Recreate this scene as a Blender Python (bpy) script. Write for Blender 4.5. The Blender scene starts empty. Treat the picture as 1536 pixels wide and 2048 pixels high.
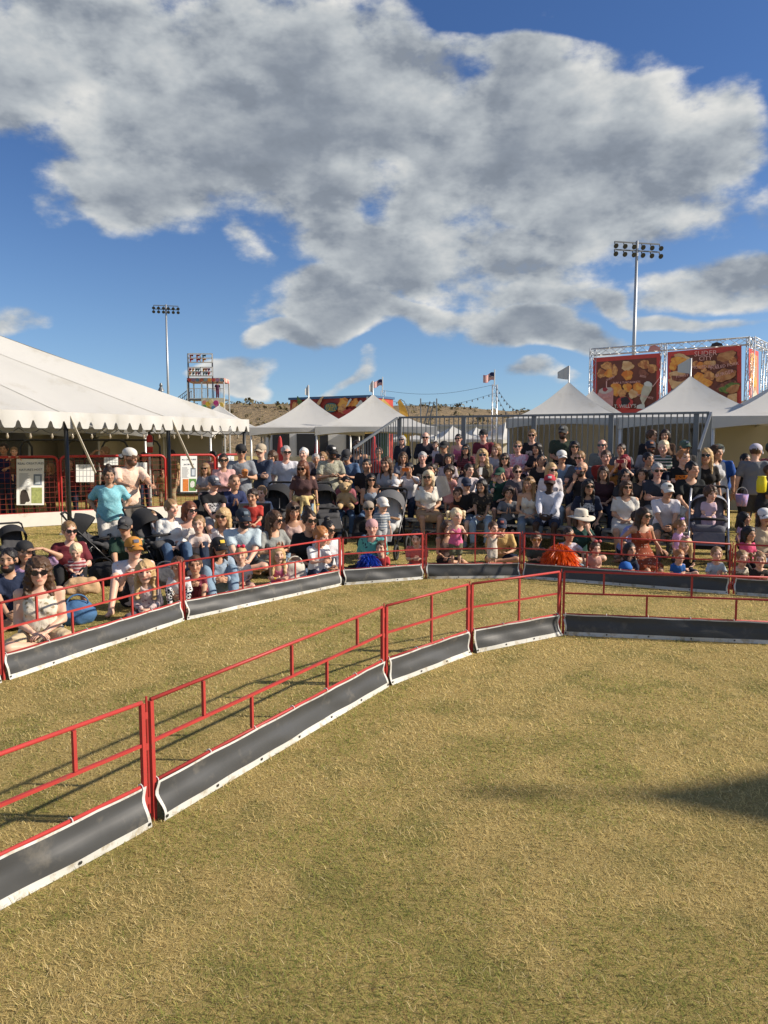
import bpy, math, random
import numpy as np
from mathutils import Vector, Matrix

random.seed(7)
RNG = np.random.RandomState(11)
scene = bpy.context.scene
col = scene.collection
R = math.radians

# ------------------------------------------------------------------ camera
CAM_H = 1.92                      # eye height in metres
FOC = 1500.0                      # focal length in photo pixels (1536 wide)
PITCH = math.atan(143.0 / FOC)    # looking slightly down
cam_d = bpy.data.cameras.new('camera')
cam = bpy.data.objects.new('camera', cam_d)
col.objects.link(cam)
cam.location = (0, 0, CAM_H)
cam.rotation_euler = (math.pi / 2 - PITCH, 0, 0)
cam_d.sensor_fit = 'HORIZONTAL'
cam_d.sensor_width = 36.0
cam_d.lens = 36.0 * FOC / 1536.0
cam_d.clip_start = 0.05
cam_d.clip_end = 3000
scene.camera = cam

# ------------------------------------------------------------------ view
scene.view_settings.view_transform = 'Standard'
scene.view_settings.look = 'None'
scene.view_settings.exposure = 0.45
scene.view_settings.gamma = 1.0
scene.view_settings.use_curve_mapping = False
scene.cycles.max_bounces = 5
scene.cycles.diffuse_bounces = 3
scene.cycles.glossy_bounces = 2
scene.cycles.transmission_bounces = 3
scene.cycles.transparent_max_bounces = 6

# ------------------------------------------------------------------ sun
SUN_AZ, SUN_EL = R(-4), R(31)      # azimuth from +X towards +Y
sun_vec = Vector((math.cos(SUN_EL) * math.cos(SUN_AZ), math.cos(SUN_EL) * math.sin(SUN_AZ), math.sin(SUN_EL)))
sd = bpy.data.lights.new('sun', 'SUN')
sd.energy = 5.0
sd.angle = R(1.2)
sd.color = (1.0, 0.89, 0.74)
sun = bpy.data.objects.new('sun', sd)
col.objects.link(sun)
sun.location = (30, 5, 20)
sun.rotation_euler = sun_vec.to_track_quat('Z', 'Y').to_euler()


class NT:
    """small helper to chain shader nodes"""
    def __init__(s, tree):
        s.t = tree
    def node(s, kind, **kw):
        n = s.t.nodes.new(kind)
        for k, v in kw.items():
            setattr(n, k, v)
        return n
    def put(s, sock, v):
        if v is None:
            return
        if isinstance(v, bpy.types.NodeSocket):
            s.t.links.new(v, sock)
        else:
            if sock.type == 'VECTOR' and hasattr(v, '__len__'):
                v = tuple(v)[:3]
            sock.default_value = v
    def m(s, op, a, b=None, c=None, clamp=False):
        n = s.node('ShaderNodeMath', operation=op, use_clamp=clamp)
        s.put(n.inputs[0], a); s.put(n.inputs[1], b); s.put(n.inputs[2], c)
        return n.outputs[0]
    def v(s, op, a, b=None, scale=None):
        n = s.node('ShaderNodeVectorMath', operation=op)
        s.put(n.inputs[0], a); s.put(n.inputs[1], b)
        if scale is not None:
            s.put(n.inputs['Scale'], scale)
        return n.outputs[1] if op in ('LENGTH', 'DOT_PRODUCT', 'DISTANCE') else n.outputs[0]
    def sep(s, a):
        n = s.node('ShaderNodeSeparateXYZ'); s.put(n.inputs[0], a)
        return n.outputs
    def comb(s, x, y, z):
        n = s.node('ShaderNodeCombineXYZ')
        s.put(n.inputs[0], x); s.put(n.inputs[1], y); s.put(n.inputs[2], z)
        return n.outputs[0]
    def noise(s, vec, scale, detail=4, rough=0.5, dist=0.0):
        n = s.node('ShaderNodeTexNoise')
        s.put(n.inputs['Vector'], vec)
        s.put(n.inputs['Scale'], scale); s.put(n.inputs['Detail'], detail)
        s.put(n.inputs['Roughness'], rough); s.put(n.inputs['Distortion'], dist)
        return n.outputs
    def sstep(s, x, a, b, lo=0.0, hi=1.0):
        n = s.node('ShaderNodeMapRange', interpolation_type='SMOOTHSTEP')
        s.put(n.inputs[0], x); s.put(n.inputs[1], a); s.put(n.inputs[2], b)
        s.put(n.inputs[3], lo); s.put(n.inputs[4], hi)
        return n.outputs[0]
    def mix(s, f, a, b, mode='MIX'):
        n = s.node('ShaderNodeMix', data_type='RGBA', blend_type=mode)
        s.put(n.inputs[0], f); s.put(n.inputs[6], a); s.put(n.inputs[7], b)
        return n.outputs[2]
    def ramp(s, f, stops, mode='LINEAR'):
        n = s.node('ShaderNodeValToRGB')
        r = n.color_ramp
        r.interpolation = mode
        while len(r.elements) < len(stops):
            r.elements.new(0.5)
        for e, (p, c) in zip(r.elements, stops):
            e.position = p
            e.color = (c[0], c[1], c[2], 1)
        s.put(n.inputs[0], f)
        return n.outputs[0]


# ------------------------------------------------------------------ sky
SKY_STRENGTH = 0.125
world = bpy.data.worlds.new('World')
scene.world = world
world.use_nodes = True
wt = world.node_tree
wt.nodes.clear()
W = NT(wt)
sky = W.node('ShaderNodeTexSky', sky_type='NISHITA')
sky.sun_disc = False
sky.sun_elevation = SUN_EL
sky.sun_rotation = math.pi / 2 - SUN_AZ
sky.altitude = 300
sky.air_density = 1.0
sky.dust_density = 0.6
sky.ozone_density = 2.2
_tc = W.node('ShaderNodeTexCoord')
wt.links.new(W.v('ADD', W.v('MULTIPLY', _tc.outputs['Generated'], (1, 1, 0.93)), (0, 0, 0.055)), sky.inputs[0])


def sky_dir(u, v):
    a = (u - 768) / FOC; b = (1024 - v) / FOC
    y = math.cos(PITCH) + b * math.sin(PITCH)
    z = -math.sin(PITCH) + b * math.cos(PITCH)
    return a / y, z / y


# clouds: density as a function of the viewing direction in the sky
geo = W.node('ShaderNodeNewGeometry')
wdir = W.v('SCALE', geo.outputs['Incoming'], scale=-1.0)
# clouds seen low in the sky are squeezed vertically
dn = W.v('MULTIPLY', wdir, (1.0, 1.0, 1.75))
warp = W.v('MULTIPLY_ADD', W.noise(dn, 3.4, 2, 0.5)[1], (0.30, 0.30, 0.30))
wt.nodes[-1].inputs[2].default_value = (-0.15, -0.15, -0.15)
dw = W.v('ADD', wdir, warp)
xw, yw, zw = W.sep(dw)
ys = W.m('MAXIMUM', yw, 0.08)
UV = W.comb(W.m('DIVIDE', xw, ys), W.m('DIVIDE', zw, ys), 0.0)
CLOUDS = [(640, 270, 560, 270, 1.0), (180, 60, 560, 230, 1.0), (1180, 300, 400, 190, 1.0), (1230, 120, 170, 80, .7),
          (800, 520, 360, 130, 1.0), (740, 655, 300, 50, 1.15), (1110, 690, 190, 44, 1.15), (330, 420, 210, 130, 1.0), (480, 330, 240, 170, 1.0), (1060, 600, 150, 60, .6), (1440, 545, 170, 52, .8),
          (1400, 628, 150, 20, .55), (1220, 602, 110, 26, .7), (545, 697, 66, 26, 1.0), (495, 752, 44, 18, .6),
          (680, 760, 60, 18, .55), (20, 670, 90, 36, .5), (140, 370, 60, 34, .4), (1060, 800, 110, 22, .4),
          (470, 560, 60, 70, .7), (1500, 260, 110, 110, .8)]
HOLES = [(826, 368, 62, 44, 0.85), (1200, 10, 320, 50, .9), (545, 215, 40, 34, .5), (880, 170, 46, 46, .6), (880, 40, 60, 50, .8), (60, 300, 120, 60, .5)]


def ell_r2(u, v, ru, rv):
    cu, cv = sky_dir(u, v)
    q = W.v('MULTIPLY_ADD', UV, (FOC / ru, FOC / rv, 0.0))
    wt.nodes[-1].inputs[2].default_value = (-cu * FOC / ru, -cv * FOC / rv, 0.0)
    return W.v('DOT_PRODUCT', q, q)


mask = None
for (u, v, ru, rv, amp) in CLOUDS:
    e = W.m('MULTIPLY_ADD', ell_r2(u, v, ru, rv), -amp, amp)
    mask = e if mask is None else W.m('SMOOTH_MAX', mask, e, 0.25)
for (u, v, ru, rv, amp) in HOLES:
    g = W.m('MAXIMUM', W.m('MULTIPLY_ADD', ell_r2(u, v, ru, rv), -amp * 0.45, amp), 0.0)
    mask = W.m('SUBTRACT', mask, g)
mask = W.m('MAXIMUM', mask, -0.75)
# elsewhere in the sky: the same kind of broken cloud
far = W.m('MULTIPLY_ADD', W.noise(dn, 1.6, 1, 0.5)[0], 4.0, -2.0)
gate = W.sstep(yw, 0.15, 0.45)
mask = W.m('ADD', W.m('MULTIPLY', mask, gate), W.m('MULTIPLY', far, W.m('SUBTRACT', 1.0, gate)))
n1 = W.noise(dn, 7.0, 8, 0.58)[0]
n2 = W.noise(W.v('ADD', dn, (0.022, 0.0, 0.036)), 7.0, 5, 0.58)[0]
den = W.m('ADD', W.m('MULTIPLY', mask, 0.85), W.m('MULTIPLY_ADD', n1, 3.1, -1.47))
# no cloud below the horizon
den = W.m('SUBTRACT', den, W.sstep(W.sep(wdir)[2], 0.05, -0.01, 0.0, 2.0))
alpha = W.sstep(den, -0.06, 0.55)
lit = W.m('MULTIPLY_ADD', W.m('SUBTRACT', n1, n2), 3.5, 0.46, clamp=True)
thick = W.sstep(den, 0.20, 1.60)
body = W.m('MULTIPLY', W.m('SUBTRACT', 1.0, W.m('MULTIPLY', thick, 0.60)), W.m('ADD', 0.45, W.m('MULTIPLY', lit, 0.95)))
k = 1.0 / SKY_STRENGTH
ccol = W.ramp(W.m('MULTIPLY', body, 0.75), [(0.0, (0.14, 0.165, 0.20)), (0.34, (0.27, 0.305, 0.355)), (0.62, (0.50, 0.535, 0.56)), (1.0, (0.84, 0.83, 0.79))])
ccol = W.v('SCALE', ccol, scale=k * 0.72)
# a deep desert-afternoon blue
skyc = W.mix(1.0, sky.outputs[0], W.mix(W.sstep(W.sep(wdir)[2], 0.0, 0.42), (0.61, 0.69, 0.77, 1), (0.345, 0.475, 0.68, 1)), 'MULTIPLY')
final = W.mix(W.m('MULTIPLY', alpha, 0.97), skyc, ccol)
bg = W.node('ShaderNodeBackground')
bg.inputs[1].default_value = SKY_STRENGTH
wo = W.node('ShaderNodeOutputWorld')
wt.links.new(final, bg.inputs[0])
wt.links.new(bg.outputs[0], wo.inputs[0])
world.cycles.sampling_method = 'MANUAL'
world.cycles.sample_map_resolution = 512


# ------------------------------------------------------------------ photo geometry helpers
def gnd(u, v):
    """point of the ground seen at photo pixel (u, v)"""
    a = (u - 768) / FOC; b = (1024 - v) / FOC
    t = CAM_H / (math.sin(PITCH) - b * math.cos(PITCH))
    return Vector((a * t, t * (math.cos(PITCH) + b * math.sin(PITCH)), 0))


def at(u, v, Y):
    """point at distance Y seen at photo pixel (u, v)"""
    a = (u - 768) / FOC; b = (1024 - v) / FOC
    t = Y / (math.cos(PITCH) + b * math.sin(PITCH))
    return Vector((a * t, Y, CAM_H + t * (-math.sin(PITCH) + b * math.cos(PITCH))))


# ------------------------------------------------------------------ materials
MATS = {}


def mat(name, c, rough=0.6, metal=0.0, var=0.12, vscale=8.0, bump=0.0, bscale=60.0, spec=0.4, dirt=None, trans=0.0):
    if name in MATS:
        return MATS[name]
    m = bpy.data.materials.new(name)
    m.use_nodes = True
    t = m.node_tree
    n = NT(t)
    b = t.nodes['Principled BSDF']
    tc = n.node('ShaderNodeTexCoord')
    nz = n.noise(tc.outputs['Object'], vscale, 5, 0.6)[0]
    f = n.m('ADD', 1.0 - var, n.m('MULTIPLY', nz, 2 * var))
    cc = n.v('SCALE', (c[0], c[1], c[2]), scale=f)
    if dirt:
        dn_ = n.noise(tc.outputs['Object'], dirt[1], 6, 0.65)[0]
        cc = n.mix(n.sstep(dn_, dirt[2], dirt[2] + 0.15, 0, dirt[3]), cc, (*dirt[0], 1))
    t.links.new(cc, b.inputs['Base Color'])
    b.inputs['Roughness'].default_value = rough
    b.inputs['Metallic'].default_value = metal
    b.inputs['Specular IOR Level'].default_value = spec
    if bump:
        bn = n.node('ShaderNodeBump')
        bn.inputs['Strength'].default_value = bump
        bn.inputs['Distance'].default_value = 0.01
        t.links.new(n.noise(tc.outputs['Object'], bscale, 4, 0.6)[0], bn.inputs['Height'])
        t.links.new(bn.outputs[0], b.inputs['Normal'])
    if trans:
        tr = n.node('ShaderNodeBsdfTranslucent')
        t.links.new(cc, tr.inputs[0])
        ms = n.node('ShaderNodeMixShader')
        ms.inputs[0].default_value = trans
        t.links.new(b.outputs[0], ms.inputs[1]); t.links.new(tr.outputs[0], ms.inputs[2])
        t.links.new(ms.outputs[0], t.nodes['Material Output'].inputs[0])
    MATS[name] = m
    return m


def cloth(c, pat=None, c2=(0.7, 0.7, 0.7), p=1.0):
    key = 'cloth_%s_%s_%s_%s' % (tuple(round(x, 3) for x in c), pat, tuple(round(x, 3) for x in c2), p)
    if key in MATS:
        return MATS[key]
    m = bpy.data.materials.new('cloth')
    m.use_nodes = True
    t = m.node_tree
    n = NT(t)
    b = t.nodes['Principled BSDF']
    tc = n.node('ShaderNodeTexCoord')
    o = tc.outputs['Object']
    c4, d4 = (*c, 1), (*c2, 1)
    cc = c4
    if pat == 'stripe':
        z = n.sep(o)[2]
        cc = n.mix(n.m('GREATER_THAN', n.m('SINE', n.m('MULTIPLY', z, 150.0 * p)), 0.1), c4, d4)
    elif pat == 'floral':
        vn = n.node('ShaderNodeTexVoronoi'); vn.inputs['Scale'].default_value = 17 * p
        t.links.new(n.v('ADD', o, n.v('SCALE', n.noise(o, 14, 2)[1], scale=0.08)), vn.inputs['Vector'])
        cc = n.mix(n.sstep(vn.outputs['Distance'], 0.36, 0.26), c4, d4)
    elif pat == 'dots':
        vn = n.node('ShaderNodeTexVoronoi'); vn.inputs['Scale'].default_value = 24 * p
        vn.inputs['Randomness'].default_value = 0.35
        t.links.new(o, vn.inputs['Vector'])
        cc = n.mix(n.sstep(vn.outputs['Distance'], 0.24, 0.16), c4, d4)
    elif pat == 'check':
        ck = n.node('ShaderNodeTexChecker'); ck.inputs['Scale'].default_value = 42 * p
        ck.inputs['Color1'].default_value = c4; ck.inputs['Color2'].default_value = d4
        t.links.new(o, ck.inputs['Vector'])
        cc = ck.outputs[0]
    elif pat == 'plaid':
        x, y, z = n.sep(o)
        a = n.m('GREATER_THAN', n.m('SINE', n.m('MULTIPLY', x, 120.0 * p)), 0.3)
        e = n.m('GREATER_THAN', n.m('SINE', n.m('MULTIPLY', z, 120.0 * p)), 0.3)
        cc = n.mix(n.m('MULTIPLY', n.m('ADD', a, e), 0.5), c4, d4)
    elif pat == 'camo':
        nz = n.noise(o, 22 * p, 3, 0.6, 0.6)[0]
        mid = tuple(0.5 * (a + e) for a, e in zip(c, c2))
        cc = n.ramp(nz, [(0.0, c), (0.44, mid), (0.52, c2), (0.6, c)], 'CONSTANT')
    elif pat == 'tiedye':
        nz = n.noise(o, 9 * p, 4, 0.6, 2.0)[0]
        cc = n.mix(n.sstep(nz, 0.42, 0.58), c4, d4)
    elif pat == 'print':      # small chest print, p = its height above the base
        x, y, z = n.sep(o)
        nz = n.noise(o, 30, 4, 0.6)[0]
        ms = n.m('MULTIPLY', n.m('LESS_THAN', n.m('ABSOLUTE', x), 0.12), n.m('LESS_THAN', n.m('ABSOLUTE', n.m('SUBTRACT', z, p)), 0.075))
        ms = n.m('MULTIPLY', ms, n.m('LESS_THAN', y, 0.0))
        cc = n.mix(n.m('MULTIPLY', ms, n.m('GREATER_THAN', nz, 0.45)), c4, d4)
    nz = n.noise(o, 6, 4, 0.6)[0]
    cc = n.v('SCALE', cc, scale=n.m('ADD', 0.85, n.m('MULTIPLY', nz, 0.3)))
    t.links.new(cc, b.inputs['Base Color'])
    b.inputs['Roughness'].default_value = 0.85
    b.inputs['Specular IOR Level'].default_value = 0.2
    bn = n.node('ShaderNodeBump')
    bn.inputs['Strength'].default_value = 0.55
    bn.inputs['Distance'].default_value = 0.02
    h = n.m('ADD', n.noise(o, 11, 3, 0.5, 1.6)[0], n.m('MULTIPLY', n.noise(o, 300, 1)[0], 0.05))
    t.links.new(h, bn.inputs['Height'])
    t.links.new(bn.outputs[0], b.inputs['Normal'])
    MATS[key] = m
    return m


def attr_mat(name, rough=0.5, spec=0.4, attr='Col', bump=0.0, bscale=200, trans=0.0):
    if name in MATS:
        return MATS[name]
    m = bpy.data.materials.new(name)
    m.use_nodes = True
    t = m.node_tree
    n = NT(t)
    b = t.nodes['Principled BSDF']
    a = n.node('ShaderNodeAttribute', attribute_name=attr)
    tc = n.node('ShaderNodeTexCoord')
    nz = n.noise(tc.outputs['Object'], 25, 4, 0.6)[0]
    cc = n.v('SCALE', a.outputs['Color'], scale=n.m('ADD', 0.88, n.m('MULTIPLY', nz, 0.24)))
    t.links.new(cc, b.inputs['Base Color'])
    b.inputs['Roughness'].default_value = rough
    b.inputs['Specular IOR Level'].default_value = spec
    if trans:
        tr = n.node('ShaderNodeBsdfTranslucent')
        t.links.new(cc, tr.inputs[0])
        ms = n.node('ShaderNodeMixShader')
        ms.inputs[0].default_value = trans
        t.links.new(b.outputs[0], ms.inputs[1]); t.links.new(tr.outputs[0], ms.inputs[2])
        t.links.new(ms.outputs[0], t.nodes['Material Output'].inputs[0])
    MATS[name] = m
    return m


# ------------------------------------------------------------------ mesh helpers
def raw_mesh(name, v, q, tris=None, smooth=False, colors=None):
    """fast mesh from numpy arrays (quads q, optional tris)"""
    me = bpy.data.meshes.new(name)
    v = np.asarray(v, np.float32).reshape(-1, 3)
    q = np.asarray(q, np.int32).reshape(-1, 4)
    tr = np.asarray(tris, np.int32).reshape(-1, 3) if tris is not None else np.zeros((0, 3), np.int32)
    nl = q.size + tr.size
    npoly = len(q) + len(tr)
    me.vertices.add(len(v)); me.loops.add(nl); me.polygons.add(npoly)
    me.vertices.foreach_set('co', v.ravel())
    me.loops.foreach_set('vertex_index', np.concatenate([q.ravel(), tr.ravel()]))
    st = np.concatenate([np.arange(len(q)) * 4, len(q) * 4 + np.arange(len(tr)) * 3]).astype(np.int32)
    me.polygons.foreach_set('loop_start', st)
    if smooth:
        me.polygons.foreach_set('use_smooth', np.ones(npoly, bool))
    me.update(calc_edges=True)
    if colors is not None:
        a = me.color_attributes.new('Col', 'FLOAT_COLOR', 'POINT')
        c = np.ones((len(v), 4), np.float32)
        c[:, :3] = colors
        a.data.foreach_set('color', c.ravel())
    return me


def link(name, me, m=None, parent=None, loc=None, rot=None):
    o = bpy.data.objects.new(name, me)
    col.objects.link(o)
    if m is not None:
        me.materials.append(m)
    if parent is not None:
        o.parent = parent
    if loc is not None:
        o.location = loc
    if rot is not None:
        o.rotation_euler = rot
    return o


def tag(o, label=None, cat=None, group=None, kind=None):
    if label: o['label'] = label
    if cat: o['category'] = cat
    if group: o['group'] = group
    if kind: o['kind'] = kind
    return o


def empty(name, loc=(0, 0, 0), rz=0.0):
    o = bpy.data.objects.new(name, None)
    col.objects.link(o)
    o.location = loc
    o.rotation_euler = (0, 0, rz)
    o.empty_display_size = 0.2
    return o


def frame_of(d):
    d = Vector(d).normalized()
    up = Vector((0, 0, 1)) if abs(d.z) < 0.95 else Vector((1, 0, 0))
    a = d.cross(up).normalized()
    return a, a.cross(d).normalized()


class MB:
    """collects shapes, then builds ONE mesh object"""
    def __init__(s):
        s.v = []; s.f = []
    def add(s, vs, fs):
        b = len(s.v)
        s.v += [tuple(p) for p in vs]
        s.f += [tuple(i + b for i in f) for f in fs]
        return s
    def box(s, c, size, rz=0.0, M=None):
        hx, hy, hz = size[0] / 2, size[1] / 2, size[2] / 2
        m = M if M is not None else Matrix.Rotation(rz, 3, 'Z')
        c = Vector(c)
        vs = [c + m @ Vector((x * hx, y * hy, z * hz)) for z in (-1, 1) for y in (-1, 1) for x in (-1, 1)]
        return s.add(vs, [(0, 2, 3, 1), (4, 5, 7, 6), (0, 1, 5, 4), (2, 6, 7, 3), (0, 4, 6, 2), (1, 3, 7, 5)])
    def bar(s, a, b, w, h=None, up=None):
        """rectangular bar from a to b"""
        a, b = Vector(a), Vector(b)
        h = h or w
        d = (b - a).normalized()
        if up is None:
            x, y = frame_of(d)
        else:
            x = d.cross(Vector(up)).normalized(); y = x.cross(d).normalized()
        vs = []
        for p in (a, b):
            for (i, j) in ((-1, -1), (1, -1), (1, 1), (-1, 1)):
                vs.append(p + x * (i * w / 2) + y * (j * h / 2))
        return s.add(vs, [(3, 2, 1, 0), (4, 5, 6, 7)] + [(i, (i + 1) % 4, 4 + (i + 1) % 4, 4 + i) for i in range(4)])
    def tube(s, pts, r, n=8, closed_caps=True, loop=False):
        pts = [Vector(p) for p in pts]
        rs = r if isinstance(r, (list, tuple)) else [r] * len(pts)
        vs = []
        m = len(pts)
        ref = None
        for i, p in enumerate(pts):
            if loop:
                d = pts[(i + 1) % m] - pts[i - 1]
            else:
                d = pts[min(i + 1, m - 1)] - pts[max(i - 1, 0)]
            d.normalize()
            if ref is None:
                x, y = frame_of(d)
            else:
                x = (ref - d * ref.dot(d))
                x = x.normalized() if x.length > 1e-5 else frame_of(d)[0]
                y = d.cross(x).normalized() * -1
                y = x.cross(d)
            ref = x
            for j in range(n):
                t = 2 * math.pi * j / n
                vs.append(p + (x * math.cos(t) + y * math.sin(t)) * rs[i])
        fs = []
        for i in range(m if loop else m - 1):
            i2 = (i + 1) % m
            for j in range(n):
                k2 = (j + 1) % n
                fs.append((i * n + j, i2 * n + j, i2 * n + k2, i * n + k2))
        if closed_caps and not loop:
            fs.append(tuple(range(n))); fs.append(tuple((m - 1) * n + j for j in reversed(range(n))))
        return s.add(vs, fs)
    def lathe(s, prof, n=20, c=(0, 0, 0), M=None, sx=1.0, sy=1.0):
        """prof: list of (radius, z)"""
        c = Vector(c)
        vs = []
        for (r, z) in prof:
            for j in range(n):
                t = 2 * math.pi * j / n
                p = Vector((r * math.cos(t) * sx, r * math.sin(t) * sy, z))
                vs.append(c + (M @ p if M is not None else p))
        fs = []
        for i in range(len(prof) - 1):
            for j in range(n):
                k2 = (j + 1) % n
                fs.append((i * n + j, i * n + k2, (i + 1) * n + k2, (i + 1) * n + j))
        if prof[0][0] > 1e-4: fs.append(tuple(reversed(range(n))))
        if prof[-1][0] > 1e-4: fs.append(tuple((len(prof) - 1) * n + j for j in range(n)))
        return s.add(vs, fs)
    def grid(s, fn, nu, nv):
        vs = [fn(i / nu, j / nv) for j in range(nv + 1) for i in range(nu + 1)]
        fs = [(j * (nu + 1) + i, j * (nu + 1) + i + 1, (j + 1) * (nu + 1) + i + 1, (j + 1) * (nu + 1) + i) for j in range(nv) for i in range(nu)]
        return s.add(vs, fs)
    def slab(s, fn, nu, nv, th):
        """grid sheet with a thickness vector th"""
        th = Vector(th)
        a = len(s.v)
        s.grid(fn, nu, nv)
        cnt = len(s.v) - a
        s.grid(lambda u, v: Vector(fn(u, v)) - th, nu, nv)
        b = a + cnt
        nf = nu * nv
        s.f[-nf:] = [tuple(reversed(f)) for f in s.f[-nf:]]
        w = nu + 1
        o = nv * w
        rim = [i for i in range(nu + 1)] + [j * w + nu for j in range(1, nv + 1)] + [o + i for i in range(nu - 1, -1, -1)] + [j * w for j in range(nv - 1, 0, -1)]
        n = len(rim)
        e = len(s.v)
        s.v += [s.v[a + r] for r in rim] + [s.v[b + r] for r in rim]      # own vertices, so the rim stays crisp
        s.f += [(e + i, e + n + i, e + n + (i + 1) % n, e + (i + 1) % n) for i in range(n)]
        return s
    def prism(s, poly, th):
        """flat polygon (list of points) extruded along th"""
        th = Vector(th)
        n = len(poly)
        vs = [Vector(p) for p in poly] + [Vector(p) + th for p in poly]
        return s.add(vs, [tuple(reversed(range(n))), tuple(range(n, 2 * n))] + [(i, (i + 1) % n, n + (i + 1) % n, n + i) for i in range(n)])
    def mesh(s, name, smooth=False):
        me = bpy.data.meshes.new(name)
        me.from_pydata(s.v, [], s.f)
        if smooth:
            me.polygons.foreach_set('use_smooth', np.ones(len(me.polygons), bool))
        me.update()
        return me
    def build(s, name, m, parent=None, smooth=False, loc=None, rot=None):
        return link(name, s.mesh(name, smooth), m, parent, loc, rot)


def text_mesh(body, size, extrude=0.004):
    cu = bpy.data.curves.new('lettering', 'FONT')
    cu.body = body
    cu.size = size
    cu.extrude = extrude
    cu.align_x = 'CENTER'; cu.align_y = 'CENTER'
    cu.resolution_u = 2
    o = bpy.data.objects.new('lettering_tmp', cu)
    col.objects.link(o)
    dg = bpy.context.evaluated_depsgraph_get()
    me = bpy.data.meshes.new_from_object(o.evaluated_get(dg))
    bpy.data.objects.remove(o)
    return me
# ------------------------------------------------------------------ people: distance-field bodies
def A3(*p):
    return np.array(p, np.float64)


def unit(v):
    return v / (np.linalg.norm(v) + 1e-9)


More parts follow.
